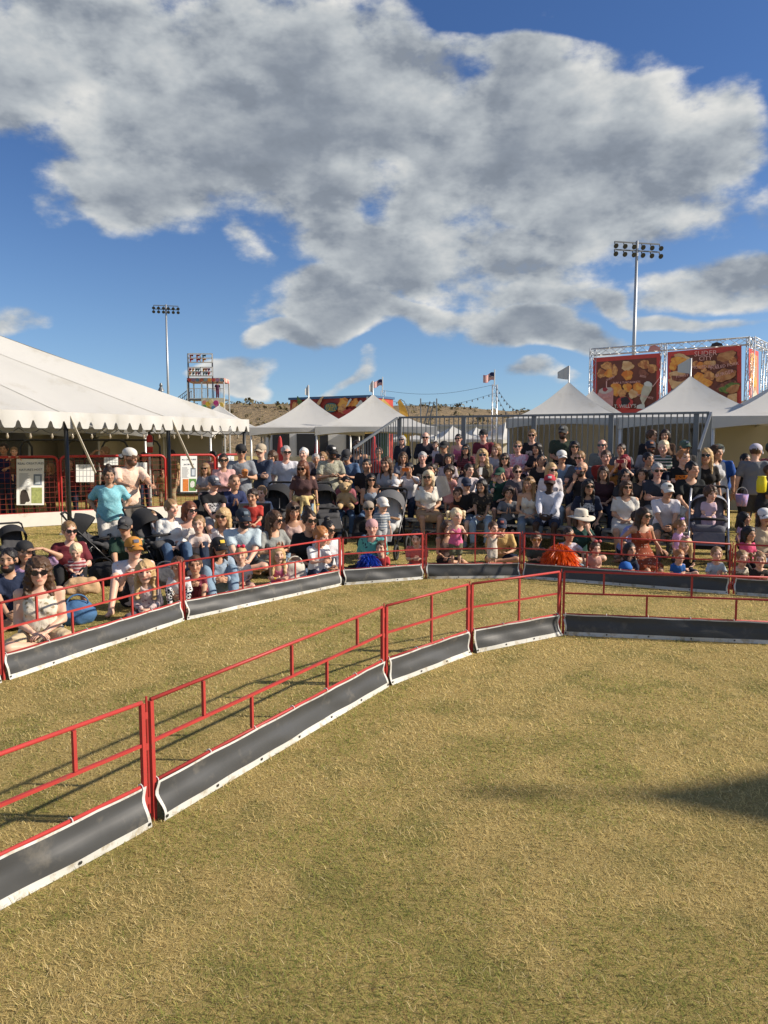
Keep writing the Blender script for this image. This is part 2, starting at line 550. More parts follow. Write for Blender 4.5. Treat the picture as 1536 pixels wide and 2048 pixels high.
class Fld:
    def __init__(s, lo, hi, h):
        s.lo = np.asarray(lo, np.float32) - 2 * h
        s.h = h
        s.n = np.ceil((np.asarray(hi, np.float32) + 2 * h - s.lo) / h).astype(int) + 1
        s.v = np.full(s.n, 1.0, np.float32)
        s.ax = [(s.lo[i] + h * np.arange(s.n[i])).astype(np.float32) for i in range(3)]
    def sub(s, lo, hi):
        i0 = np.clip(np.floor((lo - s.lo) / s.h).astype(int), 0, s.n - 1)
        i1 = np.clip(np.ceil((hi - s.lo) / s.h).astype(int) + 1, 1, s.n)
        i1 = np.maximum(i1, i0 + 1)
        sl = tuple(slice(a, b) for a, b in zip(i0, i1))
        return sl, s.ax[0][sl[0]][:, None, None], s.ax[1][sl[1]][None, :, None], s.ax[2][sl[2]][None, None, :]
    def put(s, sl, d, k):
        cur = s.v[sl]
        if k > 0:
            hh = np.maximum(k - np.abs(cur - d), 0) / k
            s.v[sl] = np.minimum(cur, d) - hh * hh * (k * 0.25)
        else:
            s.v[sl] = np.minimum(cur, d)
    def cap(s, a, b, ra, rb, k=0.02, flat=False, mode='add', flat0=False):
        m = max(ra, rb) + k + 2 * s.h
        sl, x, y, z = s.sub(np.minimum(a, b) - m, np.maximum(a, b) + m)
        d = b - a
        L2 = float(d @ d) + 1e-9
        px, py, pz = x - a[0], y - a[1], z - a[2]
        tt = (px * d[0] + py * d[1] + pz * d[2]) / L2
        t = np.clip(tt, 0, 1)
        q = np.sqrt((px - d[0] * t) ** 2 + (py - d[1] * t) ** 2 + (pz - d[2] * t) ** 2) - (ra + (rb - ra) * t)
        if flat:
            q = np.maximum(q, (tt - 1) * math.sqrt(L2))
        if flat0:
            q = np.maximum(q, -tt * math.sqrt(L2))
        s.put(sl, q, k) if mode == 'add' else s.carve(sl, q)
    def ell(s, c, Ax, r, k=0.03, mode='add'):
        m = max(r) + k + 2 * s.h
        sl, x, y, z = s.sub(c - m, c + m)
        px, py, pz = x - c[0], y - c[1], z - c[2]
        k0 = 0; k1 = 0
        for i in range(3):
            e = px * Ax[i][0] + py * Ax[i][1] + pz * Ax[i][2]
            k0 = k0 + (e / r[i]) ** 2
            k1 = k1 + (e / (r[i] * r[i])) ** 2
        k0 = np.sqrt(k0); k1 = np.sqrt(k1) + 1e-6
        q = k0 * (k0 - 1.0) / k1
        s.put(sl, q, k) if mode == 'add' else s.carve(sl, q)
    def carve(s, sl, q):
        s.v[sl] = np.maximum(s.v[sl], -q)
    def plane(s, p, n):
        """keep only the side the normal points away from"""
        x = s.ax[0][:, None, None]; y = s.ax[1][None, :, None]; z = s.ax[2][None, None, :]
        s.v = np.maximum(s.v, (x - p[0]) * n[0] + (y - p[1]) * n[1] + (z - p[2]) * n[2])
    def wrinkle(s, amp, f, ph):
        x = s.ax[0][:, None, None]; y = s.ax[1][None, :, None]; z = s.ax[2][None, None, :]
        s.v = s.v + amp * (np.sin(f * (x * 1.1 + z * 0.7) + ph) * np.sin(f * (0.9 * y - z * 0.8) + 2 * ph)
                           + 0.5 * np.sin(f * 2.1 * (x - y * 0.6) + 3 * ph) * np.sin(f * 1.9 * z + ph)).astype(np.float32)
    def nets(s):
        v = s.v
        b = v < 0
        if not b.any():
            return np.zeros((0, 3), np.float32), np.zeros((0, 4), np.int32)
        w = np.argwhere(b)
        a0 = np.maximum(w.min(0) - 1, 0); a1 = np.minimum(w.max(0) + 2, s.n)
        v = v[a0[0]:a1[0], a0[1]:a1[1], a0[2]:a1[2]]
        b = v < 0
        n = np.array(v.shape)
        def cs(arr, o):
            return arr[o[0]:n[0] - 1 + o[0], o[1]:n[1] - 1 + o[1], o[2]:n[2] - 1 + o[2]]
        cnt8 = sum(cs(b, (i, j, k)).astype(np.int8) for i in (0, 1) for j in (0, 1) for k in (0, 1))
        mask = (cnt8 > 0) & (cnt8 < 8)
        ids = np.argwhere(mask)
        N = len(ids)
        acc = np.zeros((N, 3), np.float32); num = np.zeros(N, np.float32)
        i0, i1, i2 = ids.T
        corner = {(i, j, k): v[i0 + i, i1 + j, i2 + k] for i in (0, 1) for j in (0, 1) for k in (0, 1)}
        for axis in range(3):
            for p in (0, 1):
                for q in (0, 1):
                    o = [0, 0, 0]
                    o[(axis + 1) % 3] = p; o[(axis + 2) % 3] = q
                    o2 = list(o); o2[axis] = 1
                    va, vb = corner[tuple(o)], corner[tuple(o2)]
                    cr = (va < 0) != (vb < 0)
                    t = np.where(cr, va / (va - vb + 1e-12), 0)
                    add = np.tile(np.array(o, np.float32), (N, 1))
                    add[:, axis] += t
                    acc += add * cr[:, None]
                    num += cr
        verts = (acc / num[:, None] + ids + a0) * s.h + s.lo
        index = np.full(mask.shape, -1, np.int32)
        index[i0, i1, i2] = np.arange(N)
        quads = []
        for axis in range(3):
            bb, cc = (axis + 1) % 3, (axis + 2) % 3
            s0 = [slice(None)] * 3; s1 = [slice(None)] * 3
            s0[axis] = slice(0, n[axis] - 1); s1[axis] = slice(1, n[axis])
            e = np.argwhere(b[tuple(s0)] != b[tuple(s1)])
            e = e[(e[:, bb] >= 1) & (e[:, bb] <= n[bb] - 2) & (e[:, cc] >= 1) & (e[:, cc] <= n[cc] - 2)]
            if not len(e):
                continue
            inside = b[e[:, 0], e[:, 1], e[:, 2]]
            q = []
            for (p, r) in ((-1, -1), (0, -1), (0, 0), (-1, 0)):
                f = e.copy(); f[:, bb] += p; f[:, cc] += r
                q.append(index[f[:, 0], f[:, 1], f[:, 2]])
            q = np.stack(q, 1)
            q[~inside] = q[~inside][:, ::-1]
            quads.append(q)
        q = np.concatenate(quads)
        q = q[(q >= 0).all(1)]
        return verts.astype(np.float32), q


def ik(a, t, l1, l2, pole):
    d = t - a
    L = np.linalg.norm(d)
    u = d / (L + 1e-9)
    L = min(L, 0.995 * (l1 + l2))
    L = max(L, abs(l1 - l2) + 0.02)
    t = a + u * L
    ca = (l1 * l1 + L * L - l2 * l2) / (2 * l1 * L)
    ca = max(-1, min(1, ca))
    p = pole - u * (pole @ u)
    p = unit(p)
    return a + u * (l1 * ca) + p * (l1 * math.sqrt(1 - ca * ca)), t


def rot_z(v, a):
    c, s = math.cos(a), math.sin(a)
    return A3(c * v[0] - s * v[1], s * v[0] + c * v[1], v[2])


def hand_mesh(w, d, nrm, side, curl, s):
    """palm and five fingers from wrist w along d; nrm = palm side; side = where the thumb is"""
    d = unit(d); nrm = unit(nrm - d * (nrm @ d)); x = np.cross(d, nrm) * side
    mb_v, mb_q = [], []
    def ring_tube(pts, rs, n, flat=1.0):
        base = len(mb_v)
        for i, p in enumerate(pts):
            t = unit(pts[min(i + 1, len(pts) - 1)] - pts[max(i - 1, 0)])
            e1 = unit(x - t * (x @ t)); e2 = np.cross(t, e1)
            for j in range(n):
                a = 2 * math.pi * j / n
                mb_v.append(p + e1 * math.cos(a) * rs[i] + e2 * math.sin(a) * rs[i] * flat)
        for i in range(len(pts) - 1):
            for j in range(n):
                k = (j + 1) % n
                mb_q.append((base + i * n + j, base + i * n + k, base + (i + 1) * n + k, base + (i + 1) * n + j))
        e = base + (len(pts) - 1) * n
        mb_v.append(pts[-1] + unit(pts[-1] - pts[-2]) * rs[-1] * 0.8)
        c = len(mb_v) - 1
        for j in range(0, n, 1):
            mb_q.append((e + j, e + (j + 1) % n, c, c))
    ring_tube([w - d * 0.02 * s, w + d * 0.025 * s, w + d * 0.06 * s, w + d * 0.088 * s], [0.026 * s, 0.036 * s, 0.041 * s, 0.038 * s], 8, 0.45)
    for i, (ln, off) in enumerate(((0.072, 0.030), (0.080, 0.010), (0.074, -0.010), (0.058, -0.029))):
        p = w + d * 0.085 * s + x * off * s
        pts = [p]
        ang = curl * 0.5
        for seg in (0.45, 0.32, 0.23):
            dd = d * math.cos(ang) + nrm * math.sin(ang) + x * off * 1.2
            p = p + unit(dd) * ln * seg * s
            pts.append(p)
            ang += curl * 0.75
        ring_tube(pts, [0.0095 * s, 0.0088 * s, 0.0078 * s, 0.0066 * s], 5)
    p = w + d * 0.02 * s + x * 0.03 * s
    d1 = unit(d * 0.75 + x * 0.65 + nrm * (0.15 + 0.25 * curl))
    p2 = p + d1 * 0.045 * s
    d2 = unit(d * 0.9 + x * (0.35 - 0.3 * curl) + nrm * (0.15 + 0.4 * curl))
    p3 = p2 + d2 * 0.03 * s
    ring_tube([p, p2, p3, p3 + d2 * 0.02 * s], [0.013 * s, 0.0115 * s, 0.010 * s, 0.008 * s], 5)
    v = np.array(mb_v, np.float32)
    q = np.array(mb_q, np.int32)
    tri = q[q[:, 2] == q[:, 3]][:, :3]
    q = q[q[:, 2] != q[:, 3]]
    return v, q, tri


SKIN = {'fair': (0.60, 0.37, 0.27), 'pink': (0.58, 0.33, 0.25), 'tan': (0.46, 0.26, 0.165), 'olive': (0.38, 0.22, 0.14),
        'brown': (0.20, 0.105, 0.06), 'dark': (0.055, 0.030, 0.020)}
HAIRC = {'black': (0.012, 0.010, 0.010), 'dark': (0.030, 0.018, 0.012), 'brown': (0.075, 0.040, 0.022), 'auburn': (0.14, 0.05, 0.025),
         'light': (0.24, 0.14, 0.065), 'blond': (0.46, 0.31, 0.15), 'pale': (0.62, 0.50, 0.32), 'ginger': (0.36, 0.15, 0.05),
         'grey': (0.34, 0.33, 0.32), 'white': (0.62, 0.60, 0.56), 'red': (0.22, 0.012, 0.020)}
AGE = {'a': (1.0, 1.0, 1.0), 't': (0.86, 0.97, 1.0), 'c': (0.66, 0.93, 0.95), 'k': (0.52, 0.89, 0.88), 'b': (0.40, 0.74, 0.72)}


def skeleton(pose, sex, age, arms, o, S=1.0):
    bs, hs, lf = AGE[age]
    bs *= S; hs *= S * 1.14
    seat = o.get('seat', {'bench': 0.43, 'chair': 0.42, 'low': 0.25}.get(pose, 0.0))
    thigh, shin = 0.43 * bs * lf, 0.41 * bs * lf
    ank = 0.075 * bs
    lean, roll, twist = R(o.get('lean', 6)), R(o.get('roll', 0)), R(o.get('twist', 0))
    if pose == 'stand':
        P = A3(0, 0, (thigh + shin) * 0.985 + ank)
    elif pose in ('bench', 'chair', 'low'):
        P = A3(0, 0, seat + 0.105 * bs)
    elif pose == 'kneel':
        P = A3(0, 0, 0.27 * bs)
    elif pose == 'tall':
        P = A3(0, 0, thigh + 0.06 * bs)
    else:
        P = A3(0, 0, 0.105 * bs)
    up = A3(math.sin(roll), -math.sin(lean) * math.cos(roll), math.cos(lean) * math.cos(roll))
    X = rot_z(A3(1, 0, 0), twist)
    X = unit(X - up * (X @ up))
    F = unit(np.cross(up, X)); F = F if F[1] < 0 else -F
    J = dict(P=P, up=up, X=X, F=F, bs=bs, hs=hs, seat=seat)
    J['neck'] = P + up * 0.50 * bs
    yaw, pit, hr = R(o.get('yaw', 0)), R(o.get('pitch', 0)), R(o.get('hroll', 0))
    HF = rot_z(A3(0, -math.cos(pit), -math.sin(pit)), yaw)
    HX = rot_z(A3(1, 0, 0), yaw)
    HU = unit(np.cross(HX, HF)); HU = HU if HU[2] > 0 else -HU
    HX = unit(HX * math.cos(hr) + HU * math.sin(hr)); HU = unit(np.cross(HX, HF)); HU = HU if HU[2] > 0 else -HU
    J['HF'], J['HX'], J['HU'] = HF, HX, HU
    J['head'] = J['neck'] + (up * 0.35 + HU * 0.65) * (0.055 * bs + 0.105 * hs) + HF * 0.02 * hs
    sw = (0.188 if sex == 'm' else 0.164) * bs * (1 + 0.16 * o.get('fat', 0))
    for sx in (-1, 1):
        J['sh', sx] = P + up * 0.455 * bs + X * sw * sx
        hip = P + A3(sx * 0.088 * bs, -0.005, -0.01 * bs)
        J['hip', sx] = hip
        if pose == 'stand':
            t = A3(sx * 0.10 * bs, o.get('step', 0.0) * sx * bs, ank); pole = A3(0, -1, 0)
        elif pose in ('bench', 'chair', 'low'):
            t = A3(sx * o.get('knee', 0.13) * bs, -(0.44 if pose != 'low' else 0.62) * bs, ank); pole = A3(sx * 0.15, -0.4, 1)
        elif pose == 'cross':
            t = A3(-sx * 0.12 * bs, -(0.30 + 0.05 * sx) * bs, 0.07 * bs); pole = A3(sx * 1.0, -0.25, 0.12)
        elif pose == 'kneesup':
            t = A3(sx * o.get('knee', 0.14) * bs, -0.50 * bs, ank); pole = A3(sx * 0.25, -0.5, 1)
        elif pose == 'kneel':
            t = A3(sx * 0.09 * bs, 0.10 * bs, 0.06 * bs); pole = A3(sx * 0.2, -1, -0.3)
        elif pose == 'tall':
            t = A3(sx * 0.09 * bs, 0.38 * bs, 0.06 * bs); pole = A3(sx * 0.1, -1, -0.6)
        elif pose == 'side':     # both legs folded to one side
            t = A3(0.42 * bs, -0.10 * bs + 0.1 * sx * bs, 0.07 * bs); pole = A3(-0.4, -1, 0.2)
        elif pose == 'legs':     # legs straight out
            t = A3(sx * 0.12 * bs, -0.80 * bs, ank); pole = A3(0, 0, 1)
        kn, an = ik(hip, t, thigh, shin, pole)
        if pose == 'kneel':
            kn = A3(sx * 0.12 * bs, -0.40 * bs, 0.075 * bs)
        J['kn', sx], J['an', sx] = kn, an
    # arms
    ua, fa = 0.275 * bs, 0.245 * bs
    hd = J['head']
    for sx in (-1, 1):
        st = arms[0 if sx < 0 else -1]
        kn = J['kn', sx]
        pole = A3(sx * 0.6, 0.5, -0.7)
        fd = None; curl = 0.55; pn = A3(-sx, 0, 0)
        if st == 'lap':
            t = P + A3(sx * 0.05, -0.26, 0.10) * bs; fd = A3(-sx * 0.8, -0.5, -0.1); pn = A3(0, 0.1, -1)
        elif st == 'knees':
            t = kn * 0.8 + J['hip', sx] * 0.2 + A3(0, 0, 0.085 * bs); fd = unit(kn - J['hip', sx]) + A3(-sx * 0.3, 0, -0.3); pn = A3(0, 0, -1)
        elif st == 'clasp':
            t = P + A3(sx * 0.055, -0.38, 0.24) * bs; fd = A3(-sx * 0.6, -0.6, 0); pn = A3(-sx, 0.3, 0); curl = 0.8
        elif st == 'fore':       # forearms resting on the knees, hands together
            t = (J['kn', -1] + J['kn', 1]) / 2 + A3(sx * 0.06 * bs, -0.04 * bs, 0.07 * bs); fd = A3(-sx * 0.7, -0.6, -0.2); curl = 0.8
        elif st == 'crossed':
            t = P + up * 0.23 * bs + F * 0.19 * bs - X * sx * 0.08 * bs; fd = -X * sx; pn = -F; pole = A3(sx, 0, -0.6)
        elif st == 'phone':
            t = hd + (HF * 0.26 + HX * sx * 0.075 - HU * 0.06) * hs; fd = HU * 0.9 - HX * sx * 0.35; pn = HF * -1; pole = A3(sx * 0.7, 0, -1)
        elif st == 'face':
            t = hd + (HF * 0.10 + HX * sx * 0.06 - HU * 0.17) * hs; fd = HU - HX * sx * 0.3; pn = -HF; pole = A3(sx * 0.5, -0.3, -1)
        elif st == 'shield':
            t = hd + (HF * 0.10 + HX * sx * 0.15 + HU * 0.045) * hs; fd = -HX * sx + HF * 0.2; pn = -HU; pole = A3(sx, 0.1, 0.2); curl = 0.15
        elif st == 'hug':
            m = (J['kn', -1] + J['kn', 1]) / 2
            t = m + A3(sx * 0.06, -0.12, -0.10) * bs; fd = A3(-sx, -0.2, -0.1); pn = A3(0, 1, 0)
        elif st == 'rail':
            t = A3(sx * 0.17 * bs, -0.30 * bs, o.get('railz', 0.6)); fd = A3(0, -1, 0.1); pn = A3(0, 0, -1); curl = 1.0
        elif st == 'hold':
            t = P + up * 0.24 * bs + F * 0.27 * bs + X * sx * 0.10 * bs; fd = -X * sx * 0.8 + F * 0.4; pn = -F * 0.5 + A3(0, 0, 1)
        elif st == 'reach':
            t = P + up * 0.30 * bs + F * 0.46 * bs + X * sx * 0.16 * bs; fd = F; pn = A3(0, 0, -1)
        elif st == 'clap':
            t = P + up * 0.25 * bs + F * 0.24 * bs + X * sx * 0.045 * bs; fd = A3(-sx * 0.1, -0.5, 0.85); pn = A3(-sx, 0, 0); curl = 0.1; pole = A3(sx, 0.2, -0.7)
        elif st == 'back':
            t = P + A3(sx * 0.26, 0.24, 0) * bs; t[2] = 0.05; fd = A3(sx * 0.4, 0.6, 0); pn = A3(0, 0, -1); curl = 0.1; pole = A3(sx, 0.6, 0)
        elif st == 'side':
            t = P + A3(sx * 0.34, -0.10, 0.10) * bs; fd = A3(sx * 0.3, -0.8, -0.3); pn = A3(0, 0, -1)
        elif st == 'pocket':
            t = P + A3(sx * 0.19, -0.04, 0.06) * bs; fd = A3(-sx * 0.2, -0.3, -1); pole = A3(sx, 0.9, -0.1)
        else:  # hang
            t = J['sh', sx] + A3(sx * 0.09, -0.05, -0.50) * bs; fd = A3(0, -0.15, -1); pole = A3(sx * 0.3, 1, 0); curl = 0.4
        el, wr = ik(J['sh', sx], t, ua, fa, pole)
        J['el', sx], J['wr', sx] = el, wr
        J['hd', sx] = (unit(fd) if fd is not None else unit(wr - el), pn, curl)
    J['top'] = (hd + HU * 0.118 * hs)[2]
    return J


def head_pt(J, x, f, u):
    return J['head'] + (J['HX'] * x + J['HF'] * f + J['HU'] * u) * J['hs']


def np_obj(name, v, q, m, parent, tri=None, smooth=True):
    if len(v) == 0:
        return None
    return link(name, raw_mesh(name, v, q, tri, smooth), m, parent)


CAPN = 14


def cap_mesh(J, back=False, beanie=False):
    sg = -1 if back else 1
    v, q = [], []
    rows = 6
    for i in range(rows + 1):
        e = R(-14 + 104 * i / rows)
        for j in range(CAPN):
            a = 2 * math.pi * j / CAPN
            v.append(head_pt(J, 0.0885 * math.cos(a) * math.cos(e), -0.008 + 0.108 * math.sin(a) * math.cos(e), 0.042 + (0.083 if not beanie else 0.092) * math.sin(e) ** (1 if e < 0 else .9)))
    for i in range(rows):
        for j in range(CAPN):
            k = (j + 1) % CAPN
            q.append((i * CAPN + j, i * CAPN + k, (i + 1) * CAPN + k, (i + 1) * CAPN + j))
    b = len(v)
    bv, bq = [], []
    n = 9
    for lay in (0, 1):
        for i in range(n):
            a = R(-72 + 144 * i / (n - 1))
            sx, cx = math.sin(a), math.cos(a)
            for e in (0.0, 0.5, 1.0):
                x = 0.085 * sx * (1 - 0.08 * e)
                f = -0.008 + 0.101 * cx + 0.094 * e * cx ** 0.6
                u = 0.030 - 0.030 * e - 0.034 * e * sx * sx - 0.005 * lay + 0.006
                bv.append(head_pt(J, x, f * sg, u))
    w = 3
    for i in range(n - 1):
        for e in range(2):
            a = i * w + e
            bq.append((a, a + 1, a + w + 1, a + w))
            c = a + n * w
            bq.append((c + w, c + w + 1, c + 1, c))
    for i in range(n - 1):
        a = i * w + 2; c = a + n * w
        bq.append((a, c, c + w, a + w))
    return np.array(v), np.array(q), np.array(bv), np.array(bq)


def hat_mesh(J, brim=0.11):
    prof = [(0.098, 0.118, 0.02), (0.094, 0.112, 0.06), (0.088, 0.104, 0.115), (0.07, 0.082, 0.128), (0.001, 0.001, 0.122)]
    n = 20
    v, q = [], []
    for (rx, rf, u) in prof:
        for j in range(n):
            a = 2 * math.pi * j / n
            v.append(head_pt(J, rx * math.cos(a), -0.004 + rf * math.sin(a), u))
    for i in range(len(prof) - 1):
        for j in range(n):
            k = (j + 1) % n
            q.append((i * n + j, i * n + k, (i + 1) * n + k, (i + 1) * n + j))
    bv, bq = [], []
    for lay in (0, 1):
        for e in (0, 0.5, 1.0):
            for j in range(n):
                a = 2 * math.pi * j / n
                bv.append(head_pt(J, (0.096 + brim * e) * math.cos(a), -0.004 + (0.116 + brim * e) * math.sin(a), 0.024 - 0.025 * e * e + 0.02 * e * e * math.cos(2 * a) - 0.005 * lay))
    for e in range(2):
        for j in range(n):
            k = (j + 1) % n
            a, b_, c, d = e * n + j, e * n + k, (e + 1) * n + k, (e + 1) * n + j
            bq.append((a, d, c, b_))
            m_ = 3 * n
            bq.append((a + m_, b_ + m_, c + m_, d + m_))
    for j in range(n):
        k = (j + 1) % n
        bq.append((2 * n + j, 5 * n + j, 5 * n + k, 2 * n + k))
    return np.array(v), np.array(q), np.array(bv), np.array(bq)


def shades_mesh(J, u=0.012, f=0.103):
    lv, lq = [], []
    for sx in (-1, 1):
        b = len(lv)
        n = 8
        for lay in (0, 1):
            for j in range(n):
                a = 2 * math.pi * (j + 0.5) / n
                x = sx * 0.034 + 0.031 * math.cos(a); y = u + 0.025 * math.sin(a)
                lv.append(head_pt(J, x, f - 0.35 * abs(x) ** 1.6 + 0.004 * lay, y))
        lq += [tuple(b + n + j for j in range(n)), tuple(b + j for j in reversed(range(n)))]
        lq += [(b + j, b + (j + 1) % n, b + n + (j + 1) % n, b + n + j) for j in range(n)]
    m = MB()
    m.add(lv, lq)
    fm = MB()
    fm.bar(head_pt(J, -0.012, f + 0.001, u + 0.010), head_pt(J, 0.012, f + 0.001, u + 0.010), 0.005 * J['hs'])
    for sx in (-1, 1):
        fm.bar(head_pt(J, sx * 0.064, f - 0.012, u + 0.008), head_pt(J, sx * 0.086, -0.005, u + 0.006), 0.005 * J['hs'])
    return m, fm


def person(pos, rz, pose, sex, age, S, skin, hair, top, bottom, arms, label, o, lod):
    """one figure: body mesh (top level) with clothing and hair as children"""
    arms = arms.split('+')
    J = skeleton(pose, sex, age, arms, o, S)
    bs, hs = J['bs'], J['hs']
    hb, hh = ((0.019, 0.0082), (0.025, 0.0112), (0.030, 0.0135))[lod]
    fat = o.get('fat', 0)
    P, up, X, F = J['P'], J['up'], J['X'], J['F']
    Ax = (X, F, up)
    fem = sex == 'f'
    lm = (0.86 if fem else 1.0) * (1 + 0.22 * fat)
    kidw = 1.14 if age in ('k', 'b') else 1.05
    torso = [(P + up * 0.02 * bs, ((0.165 if fem else 0.158) + 0.03 * fat, 0.112 + 0.035 * fat, 0.115)),
             (P + up * 0.165 * bs + F * 0.03 * fat * bs, ((0.128 if fem else 0.142) + 0.055 * fat, 0.098 + 0.075 * fat, 0.15)),
             (P + up * 0.335 * bs, ((0.142 if fem else 0.160) + 0.03 * fat, 0.108 + 0.03 * fat, 0.16))]
    torso = [(c, tuple(e * bs * kidw for e in r)) for c, r in torso]
    if fem and age in ('a', 't'):
        for sx in (-1, 1):
            torso.append((P + up * 0.31 * bs + F * (0.088 + 0.02 * fat) * bs + X * sx * 0.07 * bs, tuple(e * bs * (1 + .2 * fat) for e in (0.062, 0.055, 0.062))))
    pts = [J['head'], P] + [J[k, sx] for k in ('sh', 'el', 'wr', 'hip', 'kn', 'an') for sx in (-1, 1)]
    lo = np.min(pts, 0) - 0.2 * bs - 0.03; hi = np.max(pts, 0) + 0.2 * bs + 0.03
    lo[2] = max(lo[2], -0.04)
    r_ua = (0.047 * bs * lm * kidw, 0.039 * bs * lm * kidw); r_fa = (0.038 * bs * lm * kidw, 0.026 * bs * lm)
    r_th = (0.084 * bs * (1 + .25 * fat) * kidw, 0.055 * bs * (1 + .1 * fat)); r_ca = (0.054 * bs * (1 + .1 * fat), 0.034 * bs)
    # ---- body
    fb = Fld(lo, hi, hb)
    for c, r in torso:
        fb.ell(c, Ax, r, 0.05 * bs)
    fb.cap(J['sh', -1], J['sh', 1], 0.05 * bs, 0.05 * bs, 0.05 * bs)
    fb.cap(P + up * 0.42 * bs, J['head'] - J['HU'] * 0.02 * hs, 0.055 * bs ** 0.7 * (1 if not fem else 0.86), 0.05 * hs * (1 if not fem else 0.88), 0.03)
    toes = {}
    for sx in (-1, 1):
        fb.cap(J['sh', sx], J['el', sx], *r_ua, 0.03 * bs)
        fb.cap(J['el', sx], J['wr', sx], *r_fa, 0.015 * bs)
        fb.cap(J['hip', sx], J['kn', sx], *r_th, 0.03 * bs)
        fb.cap(J['kn', sx], J['an', sx], *r_ca, 0.02 * bs)
        an, kn = J['an', sx], J['kn', sx]
        if pose in ('kneel', 'tall'):
            td = A3(0, 1, -0.1)
        elif pose == 'cross':
            td = A3(-sx * 0.7, -0.5, -0.1)
        elif pose == 'legs':
            td = A3(sx * 0.3, -0.3, 0.9)
        elif pose == 'side':
            td = A3(0.9, 0.3, -0.1)
        else:
            td = A3(sx * 0.25, -1, 0)
        td = unit(td)
        toes[sx] = td
        base = an - A3(0, 0, 0.038 * bs) if pose != 'legs' else an
        fb.cap(base - td * 0.03 * bs, base + td * 0.13 * bs, 0.034 * bs, 0.026 * bs, 0.02 * bs)
    v, q = fb.nets()
    skc = np.array(SKIN[skin], np.float32) * (1.04 + 0.14 * random.random())
    vs, qs, ts, cs = [v], [q], [], [np.tile(skc, (len(v), 1))]
    nb = len(v)
    # ---- head
    hc = J['head']
    hA = (J['HX'], J['HF'], J['HU'])
    fh = Fld(hc - 0.135 * hs, hc + 0.135 * hs, hh)
    g = lambda x, f, u: head_pt(J, x, f, u)
    rr = lambda *r: tuple(e * hs for e in r)
    fh.ell(g(0, -0.012, 0.026), hA, rr(0.076, 0.097, 0.090), 0.02)
    fh.ell(g(0, 0.022, -0.040), hA, rr(0.058 + .008 * fat, 0.070, 0.072), 0.03 * hs)
    fh.ell(g(0, 0.062, -0.090), hA, rr(0.030, 0.024, 0.022), 0.03 * hs)
    fh.cap(g(-0.036, 0.078, 0.032), g(0.036, 0.078, 0.032), 0.012 * hs, 0.012 * hs, 0.02 * hs)
    fh.cap(g(0, 0.090, 0.016), g(0, 0.108, -0.022), 0.008 * hs, 0.014 * hs, 0.012 * hs)
    fh.cap(g(-0.018, 0.083, -0.060), g(0.018, 0.083, -0.060), 0.010 * hs, 0.010 * hs, 0.01 * hs)
    for sx in (-1, 1):
        fh.ell(g(sx * 0.036, 0.068, -0.018), hA, rr(0.026, 0.02, 0.022), 0.02 * hs)
        fh.ell(g(sx * 0.078, -0.008, -0.004), hA, rr(0.011, 0.021, 0.031), 0.006)
        fh.ell(g(sx * 0.031, 0.103, 0.011), hA, rr(0.017, 0.014, 0.011), 0, 'carve')
    if o.get('beard'):
        fh.ell(g(0, 0.045, -0.075), hA, rr(0.062, 0.062, 0.052), 0.02 * hs)
    v, q = fh.nets()
    if len(v):
        L = (v - hc) / hs
        lx, lf, lu = np.abs(L @ J['HX']), L @ J['HF'], L @ J['HU']
        c = np.tile(skc, (len(v), 1)).astype(np.float32)
        hcol = np.array(HAIRC[hair[1]], np.float32)
        ck = ((lx - 0.045) / 0.03) ** 2 + ((lu + 0.025) / 0.025) ** 2
        c = c * (1 - 0.18 * np.exp(-ck)[:, None] * np.array([0, 1, 1]))
        if o.get('beard'):
            bm = (lu < -0.028) & (lf > -0.015) & ~((np.abs(lu + 0.058) < 0.009) & (lx < 0.022))
            bm &= ~((lu > -0.045) & (lx < 0.03) & (lf > 0.08) & (lu > -0.04))
            c[bm] = hcol * 1.3
        lip = (lx / 0.026) ** 2 + ((lu + 0.058) / 0.010) ** 2 < 1
        c[lip & (lf > 0.06)] = skc * np.array([0.72, 0.42, 0.42]) if not o.get('laugh') else np.array([0.55, 0.45, 0.42])
        br = ((lx - 0.032) / 0.020) ** 2 + ((lu - 0.032) / 0.0075) ** 2 < 1
        c[br & (lf > 0.05)] = hcol * 0.9 + skc * 0.15
        ey = ((lx - 0.031) / 0.013) ** 2 + ((lu - 0.010) / 0.0085) ** 2 < 1
        c[ey & (lf > 0.05)] = np.array([0.045, 0.03, 0.025])
        if hair[0] in ('buzz', 'short', 'balding'):
            hm = (lu > 0.045) | ((lf < -0.01) & (lu > -0.04) & (lx < 0.077))
            if hair[0] != 'balding':
                c[hm & ~((lf > 0.055) & (lu < 0.072))] = hcol * 0.6 + skc * 0.2
        vs.append(v); qs.append(q + nb); cs.append(c); nb += len(v)
    for sx in (-1, 1):
        d, pn, curl = J['hd', sx]
        v, q, t = hand_mesh(J['wr', sx], d, pn, sx * (1 if np.cross(d, pn) @ A3(0, 0, 1) * sx > 0 else -1), curl, bs * (1.0 if age not in 'kb' else 1.1))
        vs.append(v); qs.append(q + nb); ts.append(t + nb); cs.append(np.tile(skc * 0.97, (len(v), 1))); nb += len(v)
    me = raw_mesh('person', np.concatenate(vs), np.concatenate(qs), np.concatenate(ts), True, np.concatenate(cs))
    body = link('person', me, attr_mat('skin', 0.5, 0.35), None, pos, (0, 0, rz))
    ph = random.random() * 6
    # ---- bottoms
    bst, bcol = bottom[0], bottom[1]
    bm = bcol if not isinstance(bcol, tuple) else cloth(bcol, *(bottom[2:] if len(bottom) > 2 else ()))
